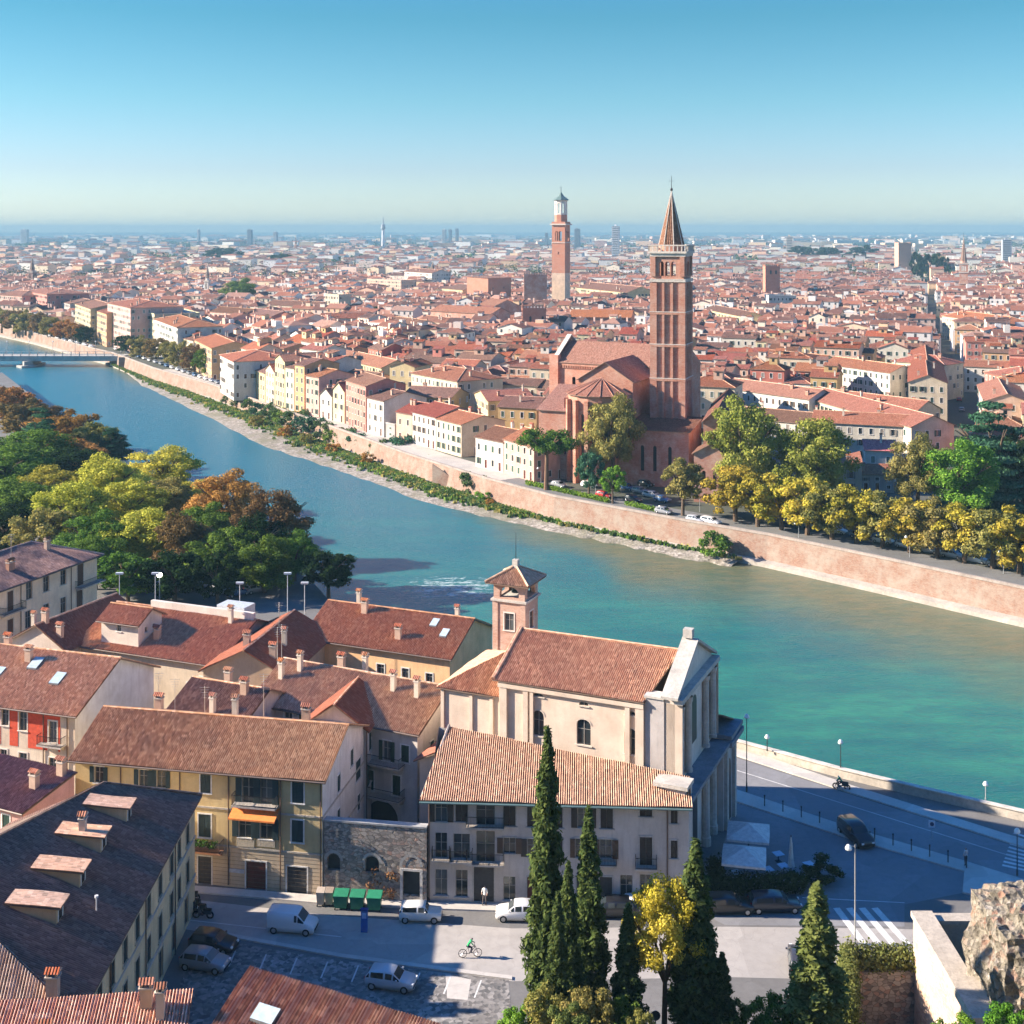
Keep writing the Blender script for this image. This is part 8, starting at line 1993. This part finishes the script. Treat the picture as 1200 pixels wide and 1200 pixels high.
for i, (px, pyb, z, H) in enumerate([(140, 700, 9, 0), (182, 700, 9, 0), (337, 700, 9, 0), (357, 712, 9, 0), (281, 712, 9, 0)]):
    p = W(px, pyb, z); rt = empty('street_lamp', (p.x, p.y, 0), 0, '%s lamp post or mast above the pink roofs by the park' % ordn[i], 'street lamp', 'lamp posts by the park'); b = MB(); h_ = z+3.2; b.tube((0, 0, 0), (0, 0, h_), .09, .05, plain((.5, .52, .54), .4), 8); b.build('pole', rt); b = MB(); b.box((-.5, -.2, h_), (.5, .2, h_+.25), plain((.62, .66, .68), .4)); b.build('lamp_head', rt)
# lit glare of one lamp by the park
p = W(187, 675, 9); rt = empty('street_lamp', (p.x, p.y, 0), 0, 'glowing street lamp in front of the dark park trees', 'street lamp'); b = MB(); b.tube((0, 0, 0), (0, 0, 9), .09, .05, plain((.3, .3, .3), .4), 8); b.build('pole', rt)
em_ = bpy.data.materials.new('lit_lamp'); em_.use_nodes = True; nt = em_.node_tree; nt.nodes.clear(); e_ = nt.nodes.new('ShaderNodeEmission'); oo = nt.nodes.new('ShaderNodeOutputMaterial'); nt.links.new(e_.outputs[0], oo.inputs[0]); e_.inputs[0].default_value = (1, .93, .75, 1); e_.inputs[1].default_value = 5
b = MB(); b.lathe((0, 0, 9), [(0, .5), (.3, .4), (.42, .15), (.3, -.1), (0, -.2)], em_, 12); b.build('lamp_head', rt)
# parasols
CAN = plain((.62, .64, .62), .8)
def parasol(px, py, s, label, h=2.9, rz=-12, z=0):
    p = W(px, py, h); rt = empty('parasol', (p.x, p.y, 0), R(rz), label, 'parasol', 'parasols of the cafe terrace'); b = MB(); b.tube((0, 0, 0), (0, 0, h+.7), .05, .05, IRON, 8); b.cbox((0, 0, 0), (.8, .8, .12), stone((.4, .4, .4))); b.build('pole', rt)
    c = MB(); q_ = [(-s, -s), (0, -s*1.02), (s, -s), (s*1.02, 0), (s, s), (0, s*1.02), (-s, s), (-s*1.02, 0)]
    for i in range(8): a, d = q_[i], q_[(i+1) % 8]; c.face([(*a, h-.05), (*d, h-.05), (0, 0, h+.75)], CAN); c.face([(*a, h-.25), (*d, h-.25), (*d, h-.05), (*a, h-.05)], CAN)
    c.build('canopy', rt); c = MB()
    for a in q_: c.tube((*a, h-.08), (0, 0, h+.70), .02, .02, IRON, 4, False)
    c.build('ribs', rt)
parasol(877, 974, 1.95, 'large square pale parasol of the cafe terrace, farther from the camera'); parasol(872, 1002, 1.95, 'large square pale parasol of the cafe terrace, nearer the parked cars')
p = W(927, 1024); rt = empty('closed_parasol', (p.x, p.y, 0), 0, 'closed white parasol folded around its pole on the cafe terrace', 'parasol'); b = MB(); b.tube((0, 0, 0), (0, 0, 3.6), .05, .04, IRON, 8); b.build('pole', rt); b = MB(); b.lathe((0, 0, .7), [(.34, 0), (.26, .5), (.18, 1.4), (.12, 2.2), (.03, 2.8)], plain((.68, .66, .6), .85), 9); b.build('canopy', rt)
def table(px, py, label):
    p = W(px, py, .75); rt = empty('cafe_table', (p.x, p.y, 0), R(20), label, 'table', 'cafe terrace tables'); b = MB(); b.box((-.45, -.45, .72), (.45, .45, .76), plain((.45, .6, .75), .5)); b.build('table_top', rt); b = MB(); b.tube((0, 0, 0), (0, 0, .72), .04, .04, IRON, 6); b.cbox((0, 0, 0), (.5, .5, .03), IRON); b.build('pedestal', rt)
for i, (px, py) in enumerate([(862, 1022), (885, 1030), (912, 1000), (948, 1012), (940, 1027), (900, 1018), (918, 1014)]): table(px, py, '%s pale cafe table from the church along the terrace' % ordn[i])
def hedge_box(name, pts, h, w_, c, label, n=2500, size=.14):
    A_, B_ = pts; d = (B_-A_); L = d.length; d.normalize(); cs, rd = [], []
    k = int(L/.7)+1
    for i in range(k+1): q_ = A_+d*(L*i/k); cs.append((q_.x-A_.x, q_.y-A_.y, h*.5)); rd.append((w_*.6, w_*.6, h*.55))
    rt = empty(name, A_, 0, label, 'hedge'); me = leaf_mesh('foliage', cs, rd, n, size, 4); me.materials[0] = LF[c]; link('foliage', me, rt)
hedge_box('hedge', (W(838, 1048), W(935, 1046)), 1.8, 1.3, 'dark', 'long dark hedge between the cafe terrace and the parked cars', 4000); hedge_box('hedge', (W(838, 1030), W(840, 1046)), 2.2, 1.4, 'dark', 'dark clump of hedge at the church end of the cafe terrace', 1500)
p = W(965, 1034); tree(p.x, p.y, 0, 2.4, 1.9, 'bush0', 'dark', 'round dark bush at the street end of the cafe hedge', None, name='bush', base=0, cat='bush', trunk=False); p = W(945, 1040); tree(p.x, p.y, 0, 2.0, 1.5, 'bush1', 'dark', 'dark bush between cafe hedge and round bush', None, name='bush', base=0, cat='bush', trunk=False)
hedge_box('hedge', (W(618, 568), W(712, 589)), 1.1, 1.0, 'bright', 'low bright green hedge along the embankment top by the pine', 3500, .2); hedge_box('hedge', (W(735, 592), W(782, 603)), 1.0, .9, 'bright', 'low green hedge along the embankment top by the church square', 1500, .2)
# street name board / blue pillar and traffic signs
p = W(427, 1092); rt = empty('ticket_pillar', (p.x, p.y, 0), R(-5), 'upright blue information pillar at the kerb opposite the bins', 'sign'); b = MB(); b.box((-.28, -.12, .0), (.28, .12, 1.9), plain((.03, .12, .4), .4)); b.build('panel', rt); b = MB(); b.box((-.34, -.18, 1.9), (.34, .18, 1.98), plain((.02, .05, .2), .4)); b.box((-.2, -.13, 1.2), (.2, -.121, 1.7), plain((.3, .45, .7), .4)); b.build('cap', rt)
p = W(768, 1199, 9.8); rt = empty('road_sign', (p.x, p.y, 8.6), 0, 'small round dark road sign seen from behind below the yellow tree', 'sign'); b = MB(); b.tube((0, 0, -2), (0, 0, 2.0), .04, .04, CHR, 6); b.build('post', rt); b = MB(); b.tube((0, -.03, 1.7), (0, -.06, 1.7), .32, .32, plain((.12, .13, .15), .5), 16); b.build('sign_plate', rt)
p = W(1092, 972, 1.0); rt = empty('road_sign', (p.x, p.y, 0), R(-10), 'white square road sign on the riverside road near the lit strip', 'sign'); b = MB(); b.tube((0, 0, 0), (0, 0, 1.9), .03, .03, CHR, 6); b.build('post', rt); b = MB(); b.box((-.3, -.05, 1.2), (.3, -.02, 1.9), plain((.55, .65, .75), .5)); b.tube((0, -.055, 1.55), (0, -.07, 1.55), .2, .2, plain((.02, .05, .12), .5), 14); b.build('sign_plate', rt)
# bollards on the median
for i in range(12):
    px = 896+i*21.5; py = 946+i*6.6; p = W(px, py); rt = empty('bollard', (p.x, p.y, .13), 0, '%s slim dark bollard along the raised pavement from the church' % ordn[i], 'bollard', 'bollards along the raised pavement'); b = MB(); b.tube((0, 0, 0), (0, 0, 1.0), .05, .05, IRON, 8); b.lathe((0, 0, 1.0), [(.07, 0), (.09, .06), (.07, .14), (0, .17)], IRON, 8); b.build('post', rt)
# bridge lamps
for i, px in enumerate((8, 34, 62, 88, 112)):
    p = W(px, 413, 1.2); rt = empty('street_lamp', (p.x, p.y, .2), 0, '%s lamp standing on the pale road bridge' % ordn[i], 'street lamp', 'lamps on the bridge'); b = MB(); b.tube((0, 0, 0), (0, 0, 6), .14, .1, plain((.3, .3, .3)), 6); b.build('pole', rt); b = MB(); b.lathe((0, 0, 6), [(0, .7), (.35, .4), (.3, 0)], plain((.7, .7, .68)), 8); b.build('lamp_head', rt)
# tv aerials and masts on the near roofs
for i, (px, pyt, pyb, Y) in enumerate([(34+300, 0, 0, 0)]): pass
AE = 'aerials on the near roofs'
for i, (px, py, z, h) in enumerate([(325, 770, 12, 3.4), (309, 826, 12, 3.2), (330, 762, 12, 3.0), (186, 830, 12, 3.6), (240, 845, 12, 3.4), (327, 735, 12.4, 3.0), (13, 668, 13, 5.0), (205, 830, 12, 3.0)]):
    p = W(px, py, z); rt = empty('aerial', (p.x, p.y, z-2.5), 0, '%s thin television aerial on the tiled roofs between street and park' % ordn[i], 'aerial', AE); b = MB(); b.tube((0, 0, 0), (0, 0, h+2.5), .04, .03, CHR, 5); b.build('mast', rt); b = MB()
    for k in range(5): b.tube((-.5+.08*k, 0, h+2.4-.25*k), (.5-.08*k, 0, h+2.4-.25*k), .02, .02, CHR, 4)
    b.build('antenna', rt)
